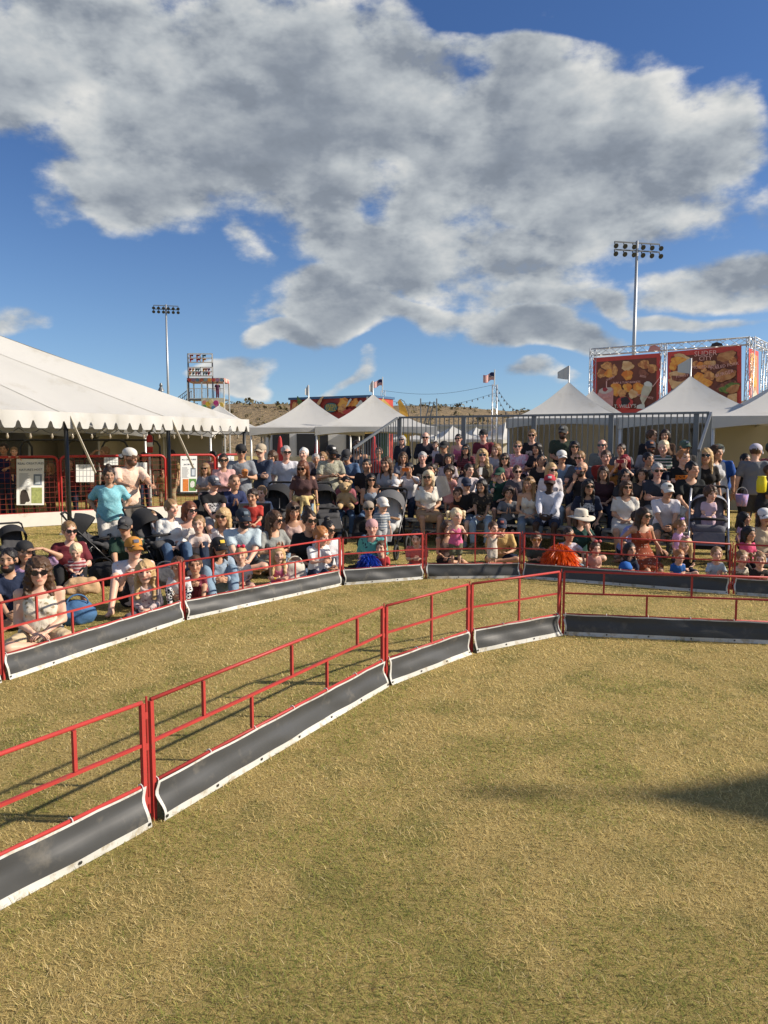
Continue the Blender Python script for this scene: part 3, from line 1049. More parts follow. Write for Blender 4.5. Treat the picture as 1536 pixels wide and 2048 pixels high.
    if bst != 'none':
        f = Fld(lo - 0.03, hi + 0.03, hb)
        inf = 0.013 * bs
        f.ell(torso[0][0], Ax, tuple(e + inf for e in torso[0][1]), 0.04 * bs)
        for sx in (-1, 1):
            hip, kn, an = J['hip', sx], J['kn', sx], J['an', sx]
            if bst in ('jeans', 'pants', 'leggings'):
                ex = {'jeans': 0.016, 'pants': 0.020, 'leggings': 0.008}[bst] * bs
                f.cap(hip, kn, r_th[0] + ex, r_th[1] + ex, 0.03 * bs)
                f.cap(kn, kn + (an - kn) * 0.95, r_ca[0] + ex + .004, r_ca[1] + ex * 1.3 + (.012 * bs if bst != 'leggings' else 0), 0.015 * bs, flat=True)
            elif bst == 'shorts':
                f.cap(hip, hip + (kn - hip) * 0.86, r_th[0] + 0.018 * bs, r_th[1] + 0.036 * bs, 0.03 * bs, flat=True)
            elif bst == 'skirt':
                e = hip + (kn - hip) * 0.98
                f.cap(hip, e, r_th[0] + 0.03 * bs, r_th[1] + 0.035 * bs, 0.10 * bs, flat=True)
        if bst == 'skirt':
            m0 = (J['hip', -1] + J['hip', 1]) / 2; m1 = (J['kn', -1] + J['kn', 1]) / 2
            f.cap(m0, m0 + (m1 - m0) * 0.98, 0.11 * bs, 0.085 * bs, 0.08 * bs, flat=True)
        f.wrinkle(0.006 * bs, 36 / bs, ph)
        v, q = f.nets()
        np_obj({'jeans': 'trousers', 'pants': 'trousers', 'leggings': 'leggings', 'shorts': 'shorts', 'skirt': 'skirt'}[bst], v, q, bm, body)
    # ---- top
    tst, tcol = top[0], top[1]
    tm = cloth(tcol, *(top[2:] if len(top) > 2 else ()))
    f = Fld(lo - 0.03, hi + 0.03, hb)
    loose = {'tee': 0.016, 'long': 0.018, 'tank': 0.009, 'shirt': 0.022, 'jacket': 0.030, 'dress': 0.014, 'open': 0.016}[tst] * bs
    for i, (c, r) in enumerate(torso):
        f.ell(c + (up * 0.01 * bs if i == 2 else 0), Ax, tuple(e + loose + (0.07 * bs if i == 0 and j == 2 else 0.012 * bs if i == 0 else 0) for j, e in enumerate(r)), 0.04 * bs)
    if tst != 'tank' and not (tst == 'dress' and o.get('straps')):
        f.cap(J['sh', -1] * .94 + J['sh', 1] * .06, J['sh', 1] * .94 + J['sh', -1] * .06, 0.044 * bs + loose * 0.7, 0.044 * bs + loose * 0.7, 0.035 * bs)
    else:
        for sx in (-1, 1):
            a = P + up * 0.30 * bs + X * sx * 0.085 * bs + F * 0.085 * bs
            b = P + up * 0.505 * bs + X * sx * 0.095 * bs
            e = P + up * 0.30 * bs + X * sx * 0.085 * bs - F * 0.085 * bs
            f.cap(a, b, 0.022 * bs, 0.020 * bs, 0.01); f.cap(e, b, 0.022 * bs, 0.020 * bs, 0.01)
    for sx in (-1, 1):
        sh, el, wr = J['sh', sx], J['el', sx], J['wr', sx]
        if tst in ('tee', 'dress', 'shirt', 'open') and not (tst == 'dress' and o.get('straps')):
            f.cap(sh, sh + (el - sh) * 0.80, r_ua[0] + loose * .6, r_ua[1] + loose * .8 + 0.016 * bs, 0.022 * bs, flat=True)
        elif tst in ('long', 'jacket'):
            f.cap(sh, el, r_ua[0] + loose * .7, r_ua[1] + loose, 0.022 * bs)
            f.cap(el, el + (wr - el) * o.get('cuff', 0.95), r_fa[0] + loose, r_fa[1] + loose * 0.9, 0.015 * bs, flat=True)
    hem = P - up * (0.075 if pose == 'stand' else 0.04) * bs
    if tst == 'dress':
        m1 = (J['kn', -1] + J['kn', 1]) / 2
        for sx in (-1, 1):
            f.cap(J['hip', sx], J['hip', sx] + (J['kn', sx] - J['hip', sx]) * 0.95, r_th[0] + 0.03 * bs, r_th[1] + 0.04 * bs, 0.10 * bs, flat=True)
        m0 = (J['hip', -1] + J['hip', 1]) / 2
        f.cap(m0, m0 + (m1 - m0) * 0.95, 0.11 * bs, 0.09 * bs, 0.08 * bs, flat=True)
    else:
        f.plane(hem, -up)
    # neckline
    deep = {'tee': 0.0, 'long': 0.0, 'tank': 0.055, 'shirt': 0.02, 'jacket': 0.01, 'dress': 0.04, 'open': 0.05}[tst] + o.get('vneck', 0)
    f.ell(P + up * (0.535 - deep * 0.3) * bs + F * 0.055 * bs, Ax, (0.064 * bs + deep * 0.45 * bs, 0.075 * bs, (0.075 + deep) * bs), 0, 'carve')
    f.cap(P + up * 0.49 * bs, P + up * 0.62 * bs, 0.060 * bs, 0.075 * bs, 0, mode='carve')
    f.wrinkle(0.0065 * bs, 30 / bs, ph + 1); f.wrinkle(0.003 * bs, 62 / bs, ph + 2)
    v, q = f.nets()
    np_obj({'tee': 't_shirt', 'long': 'sweater', 'tank': 'tank_top', 'shirt': 'shirt', 'jacket': 'jacket', 'dress': 'dress', 'open': 'blouse'}[tst], v, q, tm, body)
    # ---- shoes
    sc = o.get('shoes', None)
    if sc is not None:
        for sx in (-1, 1):
            an, td = J['an', sx], toes[sx]
            base = an - A3(0, 0, 0.036 * bs) if pose != 'legs' else an
            fs = Fld(base - 0.22 * bs, base + 0.24 * bs, max(0.012, hb * 0.7))
            fs.cap(base - td * 0.045 * bs, base + td * 0.155 * bs, 0.044 * bs, 0.036 * bs, 0.02)
            fs.cap(base, an + A3(0, 0, 0.02 * bs), 0.045 * bs, 0.045 * bs, 0.03)
            if pose not in ('legs', 'kneel', 'tall', 'cross', 'side'):
                fs.plane(A3(0, 0, 0.004), A3(0, 0, -1))
            v, q = fs.nets()
            np_obj('shoe', v, q, mat('shoe_%s' % (sc,), sc, 0.6), body)
    # ---- hair
    hst, hcn = hair
    hm = hair_mat(hcn)
    if hst not in ('bald', 'buzz'):
        ext = 0.42 if hst in ('long', 'pony', 'curly', 'pigtails') else 0.2
        f = Fld(hc - A3(0.2, 0.2, ext) * hs, hc + 0.19 * hs, hh * (1.15 if lod == 0 else 1.3))
        puff = {'curly': 0.016, 'long': 0.006, 'bob': 0.010, 'messy': 0.012}.get(hst, 0.0)
        hatted = o.get('hat') is not None
        if hatted:
            puff = min(puff, 0.002)
        f.ell(g(0, -0.016, 0.024), hA, rr((0.084 if not hatted else 0.081) + puff, (0.104 if not hatted else 0.100) + puff, (0.100 if not hatted else 0.086) + puff * (0.6 if not hatted else 0)), 0.01)
        if hst == 'balding':
            f.ell(g(0, 0.02, 0.10), hA, rr(0.09, 0.13, 0.07), 0, 'carve')
        f.ell(g(0, 0.112, -0.028), hA, rr(0.071 if hst != 'curly' else 0.062, 0.082, 0.092 if hst not in ('bangs',) else 0.07), 0, 'carve')
        f.ell(g(0, 0.05, -0.11), hA, rr(0.078 if hst in ('curly', 'long', 'bob', 'bangs') else 0.10, 0.085, 0.085), 0, 'carve')
        if hst in ('short', 'messy', 'balding'):
            f.ell(g(0, 0.02, -0.13), hA, rr(0.13, 0.13, 0.105), 0, 'carve')
        if hst in ('long', 'curly', 'bob', 'bangs'):
            ln = {'long': 0.27, 'curly': 0.20, 'bob': 0.12, 'bangs': 0.16}[hst]
            wv = 0.012 if hst == 'curly' else 0.0
            for sx in (-1, 1):
                f.cap(g(sx * 0.072, -0.02, 0.03), g(sx * 0.080, -0.005, -0.07), 0.024 * hs + puff * .4, 0.026 * hs + wv, 0.02)
                f.cap(g(sx * 0.080, -0.005, -0.07), g(sx * (0.085 + wv), 0.018, -ln), (0.026 + wv) * hs, (0.022 + wv) * hs, 0.02)
            f.cap(g(0, -0.055, 0.0), g(0, -0.075, -ln * 0.95), 0.075 * hs, 0.060 * hs, 0.04)
            f.cap(g(-.05, -0.055, -.04), g(-.055, -0.06, -ln * 0.95), 0.04 * hs, 0.04 * hs, 0.03)
            f.cap(g(.05, -0.055, -.04), g(.055, -0.06, -ln * 0.95), 0.04 * hs, 0.04 * hs, 0.03)
        elif hst == 'pony':
            f.cap(g(0, -0.10, 0.03), g(0, -0.135, -0.03), 0.022 * hs, 0.032 * hs, 0.01)
            f.cap(g(0, -0.135, -0.03), g(0.02, -0.12, -0.18), 0.032 * hs, 0.014 * hs, 0.01)
        elif hst == 'bun':
            f.ell(g(0, -0.045, 0.135), hA, rr(0.042, 0.042, 0.038), 0.012)
        elif hst == 'pigtails':
            for sx in (-1, 1):
                f.cap(g(sx * 0.075, -0.03, 0.07), g(sx * 0.125, -0.03, 0.055), 0.014 * hs, 0.026 * hs, 0.01)
                f.cap(g(sx * 0.125, -0.03, 0.055), g(sx * 0.13, -0.02, -0.05), 0.028 * hs, 0.010 * hs, 0.01)
        f.wrinkle((0.0085 if hst in ('curly', 'messy') else 0.0055) * hs, (95 if hst != 'curly' else 75) / hs, ph)
        f.wrinkle(0.0035 * hs, 190 / hs, ph + 2)
        f.wrinkle(0.0035 * hs, 42 / hs, ph + 4)
        v, q = f.nets()
        np_obj('hair', v, q, hm, body)
    # ---- headwear
    ht = o.get('hat')
    if ht:
        kind, c1 = ht[0], ht[1]
        c2 = ht[2] if len(ht) > 2 else c1
        m1 = mat('hat_%s' % (c1,), c1, 0.8, bump=0.2, bscale=250)
        m2 = mat('hat_%s' % (c2,), c2, 0.8, bump=0.2, bscale=250)
        if kind in ('cap', 'back'):
            v, q, bv, bq = cap_mesh(J, kind == 'back')
            c = np_obj('cap', v, q, m1, body)
            np_obj('brim', bv, bq, m2, c)
            if len(ht) > 3 and kind == 'cap':      # emblem patch on the front
                mbp = MB()
                mbp.slab(lambda a, b_: Vector(g((a - .5) * 0.055, -0.008 + 0.1115 * math.cos((a - .5) * 0.6) * math.cos(0.28 + b_ * .42), 0.042 + 0.088 * math.sin(0.28 + b_ * .42))), 4, 3, Vector(J['HF'] * -0.003))
                mbp.build('emblem', mat('hat_%s' % (ht[3],), ht[3], 0.8), c)
        elif kind == 'beanie':
            v, q, bv, bq = cap_mesh(J, False, True)
            np_obj('beanie', v, q, m1, body)
        elif kind == 'sun':
            v, q, bv, bq = hat_mesh(J, ht[3] if len(ht) > 3 else 0.11)
            c = np_obj('sun_hat', v, q, m1, body)
            np_obj('brim', bv, bq, m1, c)
    if o.get('shades'):
        up_ = o['shades'] == 'up'
        lm_, fm_ = shades_mesh(J, 0.085 if up_ else 0.012, 0.095 if up_ else 0.106)
        tint = o.get('tint', (0.012, 0.012, 0.014))
        s_ = lm_.build('sunglasses', mat('lens_%s' % (tint,), tint, 0.12, spec=0.6), body)
        fm_.build('frame', mat('shade_frame', (0.015, 0.013, 0.012), 0.35), s_)
    if o.get('bow'):
        b_ = MB()
        for sx in (-1, 1):
            b_.lathe([(0.001, 0), (0.018, 0.012), (0.024, 0.035), (0.012, 0.052), (0.001, 0.055)], 8, g(o.get('bowx', 0.0), 0.01, 0.128),
                     Matrix([list(J['HF']), list(J['HU']), list(J['HX'] * sx)]).transposed() @ Matrix.Scale(hs * 1.15, 3))
        b_.build('hair_bow', mat('bow_%s' % (o['bow'],), o['bow'], 0.7), body, True)
    if o.get('band'):
        sx = o.get('bandside', 1)
        b_ = MB()
        e, w = J['el', sx], J['wr', sx]
        u_ = unit(w - e)
        b_.tube([w - u_ * 0.018, w + u_ * 0.002], (r_fa[1] + 0.006 * bs), 10)
        b_.build('wristband', mat('band_%s' % (o['band'],), o['band'], 0.5), body)
    if 'phone' in arms[0] or 'phone' in arms[-1] or o.get('phone'):
        pc = o.get('phone', (0.02, 0.02, 0.025))
        if pc:
            wmid = (J['wr', -1] + J['wr', 1]) / 2 if len(arms) == 1 else J['wr', -1 if arms[0] == 'phone' else 1]
            ctr = wmid + (J['HU'] * 0.085 + J['HF'] * 0.01) * hs
            PM = Matrix([list(J['HX']), list(J['HF']), list(J['HU'])]).transposed()
            b_ = MB(); b_.box(Vector(ctr), (0.155 * bs, 0.010, 0.078 * bs) if len(arms) == 1 else (0.075 * bs, 0.010, 0.15 * bs), M=PM)
            ob = b_.build('mobile_phone', mat('phone_%s' % (pc,), pc, 0.3), None, False, pos, (0, 0, rz))
            tag(ob, o.get('phone_label', 'mobile phone held up to film by a spectator, ' + label[:60].rsplit(' ', 1)[0]), 'phone', 'phones held up')
    tag(body, label, 'person', o.get('group', 'spectators'))
    return J, body


def hair_mat(cn):
    key = 'hair_' + cn
    if key in MATS:
        return MATS[key]
    c = HAIRC[cn]
    m = bpy.data.materials.new('hair')
    m.use_nodes = True
    t = m.node_tree
    n = NT(t)
    b = t.nodes['Principled BSDF']
    o = n.node('ShaderNodeTexCoord').outputs['Object']
    x, y, z = n.sep(o)
    st = n.comb(n.m('MULTIPLY', x, 160.0), n.m('MULTIPLY', y, 160.0), n.m('MULTIPLY', z, 16.0))
    nz = n.noise(st, 1.0, 3, 0.6, 0.6)[0]
    cc = n.v('SCALE', (*c,), scale=n.m('ADD', 0.55, n.m('MULTIPLY', nz, 0.95)))
    t.links.new(cc, b.inputs['Base Color'])
    b.inputs['Roughness'].default_value = 0.45
    b.inputs['Specular IOR Level'].default_value = 0.35
    bn = n.node('ShaderNodeBump'); bn.inputs['Strength'].default_value = 0.6; bn.inputs['Distance'].default_value = 0.006
    t.links.new(nz, bn.inputs['Height']); t.links.new(bn.outputs[0], b.inputs['Normal'])
    MATS[key] = m
    return m
# ------------------------------------------------------------------ ground
def vnoise(x, y, f, seed=0):
    """smooth value noise, numpy"""
    x = x * f + seed * 17.3; y = y * f + seed * 9.1
    xi, yi = np.floor(x).astype(int), np.floor(y).astype(int)
    xf, yf = x - xi, y - yi
    def hsh(a, b):
        n = np.sin(a * 127.1 + b * 311.7 + seed * 74.7) * 43758.5453
        return n - np.floor(n)
    u, v = xf * xf * (3 - 2 * xf), yf * yf * (3 - 2 * yf)
    return (hsh(xi, yi) * (1 - u) + hsh(xi + 1, yi) * u) * (1 - v) + (hsh(xi, yi + 1) * (1 - u) + hsh(xi + 1, yi + 1) * u) * v


def ground_material():
    m = bpy.data.materials.new('dry_turf')
    m.use_nodes = True
    t = m.node_tree
    n = NT(t)
    b = t.nodes['Principled BSDF']
    o = n.node('ShaderNodeTexCoord').outputs['Object']
    big = n.noise(o, 0.35, 4, 0.6)[0]
    mid = n.noise(o, 2.2, 5, 0.65)[0]
    fine = n.noise(o, 60, 4, 0.7)[0]
    st = n.noise(n.v('MULTIPLY', o, (1.0, 1.0, 1.0)), 190, 3, 0.6, 1.2)[0]
    c = n.ramp(fine, [(0.25, (0.24, 0.175, 0.065)), (0.5, (0.42, 0.32, 0.12)), (0.72, (0.52, 0.41, 0.175))])
    c = n.mix(n.sstep(mid, 0.46, 0.66, 0, 0.65), c, (0.17, 0.165, 0.05, 1))
    c = n.mix(n.sstep(big, 0.52, 0.70, 0, 0.35), c, (0.36, 0.25, 0.10, 1))
    c = n.v('SCALE', c, scale=n.m('ADD', 0.65, n.m('MULTIPLY', st, 0.7)))
    t.links.new(c, b.inputs['Base Color'])
    b.inputs['Roughness'].default_value = 0.95
    b.inputs['Specular IOR Level'].default_value = 0.1
    bn = n.node('ShaderNodeBump'); bn.inputs['Strength'].default_value = 0.9; bn.inputs['Distance'].default_value = 0.02
    t.links.new(n.m('ADD', fine, n.m('MULTIPLY', st, 0.7)), bn.inputs['Height'])
    t.links.new(bn.outputs[0], b.inputs['Normal'])
    return m


gm = MB()
gm.grid(lambda u, v: Vector(((u - .5) * 2600, -60 + v * 1900, 0)), 4, 4)
tag(gm.build('ground', ground_material()), kind='structure')


def grass_blades(name, n, y0, y1, pw, seed, w0, l0, flat=1.0, bent=0.4):
    rs = np.random.RandomState(seed)
    # radial falloff: density ~ Y^-pw
    t = rs.rand(n)
    a, b = y0 ** (2 - pw), y1 ** (2 - pw)
    Y = (a + (b - a) * t) ** (1 / (2 - pw))
    X = (rs.rand(n) - 0.5) * 2 * (0.60 * Y + 0.9)
    pat = vnoise(X, Y, 0.9, 1) * .45 + vnoise(X, Y, 2.6, 2) * .35 + vnoise(X, Y, 7.5, 6) * .2
    pat2 = vnoise(X, Y, 0.55, 3) * .5 + vnoise(X * 0.5, Y * 1.6, 2.0, 4) * .5
    th = rs.rand(n) * 2 * math.pi
    el = np.clip(rs.gamma(2.0, 0.17, n), 0.03, 1.1) * flat
    ln = l0 * (0.45 + 0.9 * rs.rand(n)) * (0.75 + 0.5 * pat)
    wd = w0 * np.maximum(Y, 2.8) / 3.0 * (0.7 + 0.6 * rs.rand(n))
    d = np.stack([np.cos(th), np.sin(th)], 1)
    s = np.stack([-np.sin(th), np.cos(th)], 1)
    base = np.stack([X, Y], 1)
    bend = rs.rand(n) * 0.9
    side = (rs.rand(n) - .5) * 0.9
    p1 = base + d * (ln * 0.5 * np.cos(el))[:, None] + s * (side * ln * 0.1)[:, None]
    z1 = ln * 0.5 * np.sin(el) + 0.004
    e2 = el - bend * 0.8
    p2 = p1 + d * (ln * 0.5 * np.cos(e2))[:, None] + s * (side * ln * 0.35)[:, None]
    z2 = np.maximum(z1 + ln * 0.5 * np.sin(e2), 0.003)
    V = np.zeros((n, 5, 3), np.float32)
    V[:, 0, :2] = base - s * (wd / 2)[:, None]; V[:, 1, :2] = base + s * (wd / 2)[:, None]
    V[:, 2, :2] = p1 + s * (wd / 2.3)[:, None]; V[:, 3, :2] = p1 - s * (wd / 2.3)[:, None]
    V[:, 2, 2] = z1; V[:, 3, 2] = z1
    V[:, 4, :2] = p2; V[:, 4, 2] = z2
    straw = np.array([0.68, 0.54, 0.235]); pale = np.array([0.80, 0.67, 0.36]); olive = np.array([0.46, 0.405, 0.135]); green = np.array([0.27, 0.305, 0.075]); brown = np.array([0.40, 0.28, 0.115])
    r = rs.rand(n)
    g = np.clip((pat - 0.45) * 5.0, 0, 1) * 0.80 + 0.06
    C_ = np.where((r < g * 0.55)[:, None], olive, np.where((r < g)[:, None], green, np.where((r < g + 0.10)[:, None], brown, np.where((r > 0.92)[:, None], pale, straw))))
    C_ = C_ * (0.84 + 0.30 * rs.rand(n))[:, None] * (0.80 + 0.40 * pat2)[:, None]
    nb = int(n * bent)                       # some blades are bent, the rest are short straight slivers
    i = np.arange(nb) * 5
    q = np.stack([i, i + 1, i + 2, i + 3], 1)
    tr = np.stack([i + 3, i + 2, i + 4], 1)
    j = nb * 5 + np.arange(n - nb) * 3
    tr = np.concatenate([tr, np.stack([j, j + 1, j + 2], 1)])
    VV = np.concatenate([V[:nb].reshape(-1, 3), V[nb:][:, [0, 1, 4]].reshape(-1, 3)])
    me = raw_mesh(name, VV, q, tr, False, np.concatenate([np.repeat(C_[:nb], 5, 0), np.repeat(C_[nb:], 3, 0)]))
    return tag(link(name, me, attr_mat('grass_blade', 0.75, 0.15, trans=0.38)), 'dry yellowed grass covering the arena floor', 'grass', kind='stuff')


grass_blades('grass', 430000, 2.2, 18.0, 1.6, 5, 0.0023, 0.035, bent=0.34)

# ------------------------------------------------------------------ low red show-ring fences
RED = mat('red_paint', (0.40, 0.042, 0.036), 0.5, var=0.22, spec=0.35, dirt=((0.20, 0.075, 0.05), 22, 0.56, 0.7))
VINYL = mat('black_vinyl', (0.058, 0.060, 0.062), 0.46, var=0.25, vscale=3, spec=0.28, dirt=((0.17, 0.155, 0.13), 5, 0.55, 0.45))
HEM = mat('white_vinyl', (0.54, 0.54, 0.51), 0.55, var=0.12, dirt=((0.30, 0.25, 0.16), 10, 0.50, 0.75))
TIE = mat('cable_tie', (0.72, 0.72, 0.70), 0.4)
EYE = mat('eyelet_metal', (0.10, 0.10, 0.10), 0.35, 0.8)
FH, FM, FL = 0.625, 0.415, 0.205      # rail heights


def fence_panel(A, B, label, group, style='long', seed=0):
    rs = random.Random(seed)
    A, B = Vector(A), Vector(B)
    d = (B - A); L = d.length; d.normalize()
    nrm = Vector((d.y, -d.x, 0))
    if nrm.dot(Vector((0, 0, 0)) - (A + B) / 2) < 0:
        nrm = -nrm
    root = empty('fence_panel', A)
    tag(root, label, 'fence', group)
    P = lambda s, z, o=0.0: d * s + nrm * o + Vector((0, 0, z))
    g = 0.028
    w = 0.030
    for s in (g, L - g):
        m = MB(); m.bar(P(s, 0.0), P(s, FH), 0.022, 0.022, up=nrm); m.build('post', RED, root)
    m = MB(); m.tube([P(g, FH + 0.006), P(L - g, FH + 0.006)], 0.0110, 8); m.build('top_rail', RED, root, True)
    m = MB(); m.bar(P(g + .014, FM), P(L - g - .014, FM), 0.016, 0.016, up=nrm); m.build('middle_rail', RED, root)
    m = MB(); m.tube([P(g + .014, FL), P(L - g - .014, FL)], 0.0100, 8); m.build('bottom_rail', RED, root, True)
    if style == 'long':
        k = 6
        for i in range(1, k):
            s = L * i / k
            z0, z1 = (FM + .011, FH - .008) if i % 2 else (FL + .011, FM - .011)
            m = MB(); m.bar(P(s, z0), P(s, z1), 0.017, 0.017, up=nrm); m.build('picket', RED, root)
    else:
        s = L * 0.52
        m = MB(); m.bar(P(s, FM + .011), P(s, FH - .008), 0.017, 0.017, up=nrm); m.build('picket', RED, root)
        m = MB(); m.bar(P(s, FL + .011), P(s, FM - .011), 0.017, 0.017, up=nrm); m.build('picket', RED, root)
    # hinge lugs and locking pin at the joint
    for z in (0.12, 0.40, 0.56):
        m = MB(); m.box(P(L - 0.006, z), (0.016, 0.016, 0.035), math.atan2(d.y, d.x)); m.build('hinge', RED, root)
    m = MB(); m.tube([P(L, 0.05), P(L, FH + 0.03)], 0.006, 6); m.build('pin', RED, root)
    # vinyl skirt, slack and rippled
    ph = [rs.random() * 6 for _ in range(4)]
    x0, x1 = 0.035, L - 0.035
    H0 = FL + 0.004
    def fn(s, z):
        e = min(s - x0, x1 - s)
        end = math.exp(-max(e, 0) / 0.10)
        q = z / H0
        bul = 0.010 * math.sin(3.1 * s + ph[0] + q) + 0.007 * math.sin(7.3 * s + ph[1] + q * 2.5) + 0.004 * math.sin(17 * s + q * 5 + ph[2])
        out = 0.022 + (0.010 * math.sin(math.pi * q) ** 1.0 + bul * math.sin(math.pi * min(q * 1.0, 1))) + 0.034 * (1 - q) ** 2.2 - 0.012 * math.exp(-((q - .7) / .18) ** 2)
        out += end * 0.009 * math.sin(q * 7 + ph[2])
        sag = -0.010 * math.sin(math.pi * ((s - x0) / 0.42 % 1.0)) * q * 0.5
        return P(s + end * 0.010 * math.sin(q * 6.0 + ph[3]), max(z + sag, 0.003), out)
    b = 0.018
    ns = max(8, int(L / 0.055))
    m = MB(); m.slab(lambda u, v: fn(x0 + b + (x1 - x0 - 2 * b) * u, 0.040 + (H0 - 0.011 - 0.040) * v), ns, 8, nrm * 0.002); sk = m.build('skirt', VINYL, root, True)
    m = MB(); m.slab(lambda u, v: fn(x0 + (x1 - x0) * u, 0.0 + 0.040 * v), ns, 2, nrm * 0.002); m.build('hem', HEM, sk, True)
    m = MB(); m.slab(lambda u, v: fn(x0 + (x1 - x0) * u, H0 - 0.011 + 0.011 * v), ns, 1, nrm * 0.002); m.build('hem', HEM, sk, True)
    for (a, c) in ((x0, x0 + b), (x1 - b, x1)):
        m = MB(); m.slab(lambda u, v: fn(a + (c - a) * u, 0.040 + (H0 - 0.011 - 0.040) * v), 2, 8, nrm * 0.002); m.build('hem', HEM, sk, True)
    k = max(3, round(L / 0.42))
    for i in range(k + 1):
        s = x0 + 0.015 + (x1 - x0 - 0.03) * i / k
        m = MB()
        q = [P(s, FL + 0.0, 0.0) + nrm * 0.019 * math.cos(t) + Vector((0, 0, 0.022 * math.sin(t) - 0.006)) for t in [2 * math.pi * j / 8 for j in range(8)]]
        m.tube(q, 0.0028, 5, loop=True)
        m.build('cable_tie', TIE, sk)
        c = fn(s, 0.026) + nrm * 0.003
        m = MB(); m.lathe([(0.006, 0), (0.009, 0.002), (0.006, 0.003)], 8, c, Matrix([list(d), [0, 0, 1], list(nrm)]).transposed())
        m.build('eyelet', EYE, sk)
    return root


I1, I2, I3, I4 = gnd(300, 1645), gnd(768, 1370), gnd(938, 1305), gnd(1120, 1268)
dI0 = (I1 - gnd(0, 1805)).normalized()
I0 = I1 - dI0 * 2.45
I5 = I4 + (gnd(1536, 1286) - I4).normalized() * 2.45
fence_panel(I0, I1, 'red low fence panel nearest the camera, running off the left edge', 'low red fence of the inner ring', 'long', 1)
fence_panel(I1, I2, 'long red low fence panel in the middle of the inner ring', 'low red fence of the inner ring', 'long', 2)
fence_panel(I2, I3, 'short red low fence panel beside the long one, inner ring', 'low red fence of the inner ring', 'short', 3)
fence_panel(I3, I4, 'short red low fence panel meeting the corner of the inner ring', 'low red fence of the inner ring', 'short', 4)
fence_panel(I4, I5, 'red low fence panel with dark skirt running right from the inner corner', 'low red fence of the inner ring', 'long', 5)
O0, O1, O2, O3, O4, O5 = gnd(2, 1362), gnd(365, 1240), gnd(682, 1170), gnd(848, 1157), gnd(1043, 1155), gnd(1462, 1188)
Om = O0 - (O1 - O0).normalized() * 2.4
Op = O5 + (gnd(1536, 1193) - O5).normalized() * 2.4
GO = 'low red fence of the outer ring'
fence_panel(Om, O0, 'outer red fence panel cut off at the left edge', GO, 'long', 11)
fence_panel(O0, O1, 'outer red fence panel in front of the woman with curly hair', GO, 'long', 12)
fence_panel(O1, O2, 'outer red fence panel in front of the bearded man in light blue', GO, 'long', 13)
fence_panel(O2, O3, 'short outer red fence panel in front of the teal floral shirt', GO, 'short', 14)
fence_panel(O3, O4, 'short outer red fence panel held by two standing toddlers', GO, 'short', 15)
fence_panel(O4, O5, 'long outer red fence panel in front of the orange pom-pom', GO, 'long', 16)
fence_panel(O5, Op, 'outer red fence panel cut off at the right edge', GO, 'long', 17)

# ------------------------------------------------------------------ bleacher
BA = R(28)
BU = Vector((-math.cos(BA), math.sin(BA), 0))      # along the benches, towards the left
BN = Vector((math.sin(BA), math.cos(BA), 0))       # towards the back
BO = Vector((3.64, 12.50, 0))
RISE, RUN, SEAT = 0.22, 0.65, 0.43
S_L, S_R = 5.42, -1.34
ALU = mat('bare_aluminium', (0.46, 0.46, 0.45), 0.42, 0.55, var=0.15, vscale=5, dirt=((0.22, 0.19, 0.15), 8, 0.55, 0.5))
STEEL = mat('galvanised_steel', (0.16, 0.175, 0.19), 0.45, 0.4, var=0.2, vscale=6)
bl = empty('bleacher', BO + BU * S_L)
tag(bl, 'five row aluminium bleacher with grey steel guard rail, full of spectators', 'bleacher')


def bp(s, n, z):
    return (BO + BU * s + BN * n + Vector((0, 0, z))) - bl.location


for k in range(5):
    for (o, w, z) in ((0.02, 0.13, SEAT + RISE * k), (0.165, 0.13, SEAT + RISE * k)):
        m = MB(); c0, c1 = bp(S_L, RUN * k + o + w / 2, z - 0.02), bp(S_R, RUN * k + o + w / 2, z - 0.02)
        m.bar(c0, c1, w, 0.04, up=(0, 0, 1)); m.build('seat_plank', ALU, bl)
    if k:
        m = MB(); m.bar(bp(S_L, RUN * k - 0.20, RISE * k - 0.02), bp(S_R, RUN * k - 0.20, RISE * k - 0.02), 0.26, 0.035, up=(0, 0, 1)); m.build('foot_plank', ALU, bl)
        m = MB(); m.bar(bp(S_L, RUN * k - 0.04, RISE * k + 0.07), bp(S_R, RUN * k - 0.04, RISE * k + 0.07), 0.02, 0.14, up=(0, 0, 1)); m.build('riser_plank', ALU, bl)
for i in range(5):
    s = S_L - 0.3 + (S_R - S_L + 0.6) * i / 4
    m = MB()
    m.bar(bp(s, 0.0, 0.05), bp(s, 3.2, 0.05), 0.05)
    m.bar(bp(s, 0.1, 0.08), bp(s, 3.1, SEAT + RISE * 4 - 0.08), 0.05)
    for k in range(5):
        m.bar(bp(s, RUN * k + 0.2, 0.07), bp(s, RUN * k + 0.2, SEAT + RISE * k - 0.06), 0.04)
    m.build('support_frame', STEEL, bl)
RT, RB = 2.46, 1.02
m = MB(); m.bar(bp(S_L, 3.2, RT), bp(S_R, 3.2, RT), 0.045); m.build('guard_rail', STEEL, bl)
m = MB(); m.bar(bp(S_L, 3.2, RB), bp(S_R, 3.2, RB), 0.04); m.build('guard_rail', STEEL, bl)
nb_ = 58
for i in range(nb_ + 1):
    s = S_L + (S_R - S_L) * i / nb_
    post = i % 14 == 0 or i == nb_
    m = MB()
    if post:
        m.bar(bp(s, 3.225, 0.0), bp(s, 3.225, RT - .0225), 0.10, 0.05, up=BN); m.build('guard_post', STEEL, bl)
    else:
        m.bar(bp(s, 3.2, RB + .02), bp(s, 3.2, RT - .0225), 0.020); m.build('baluster', STEEL, bl)
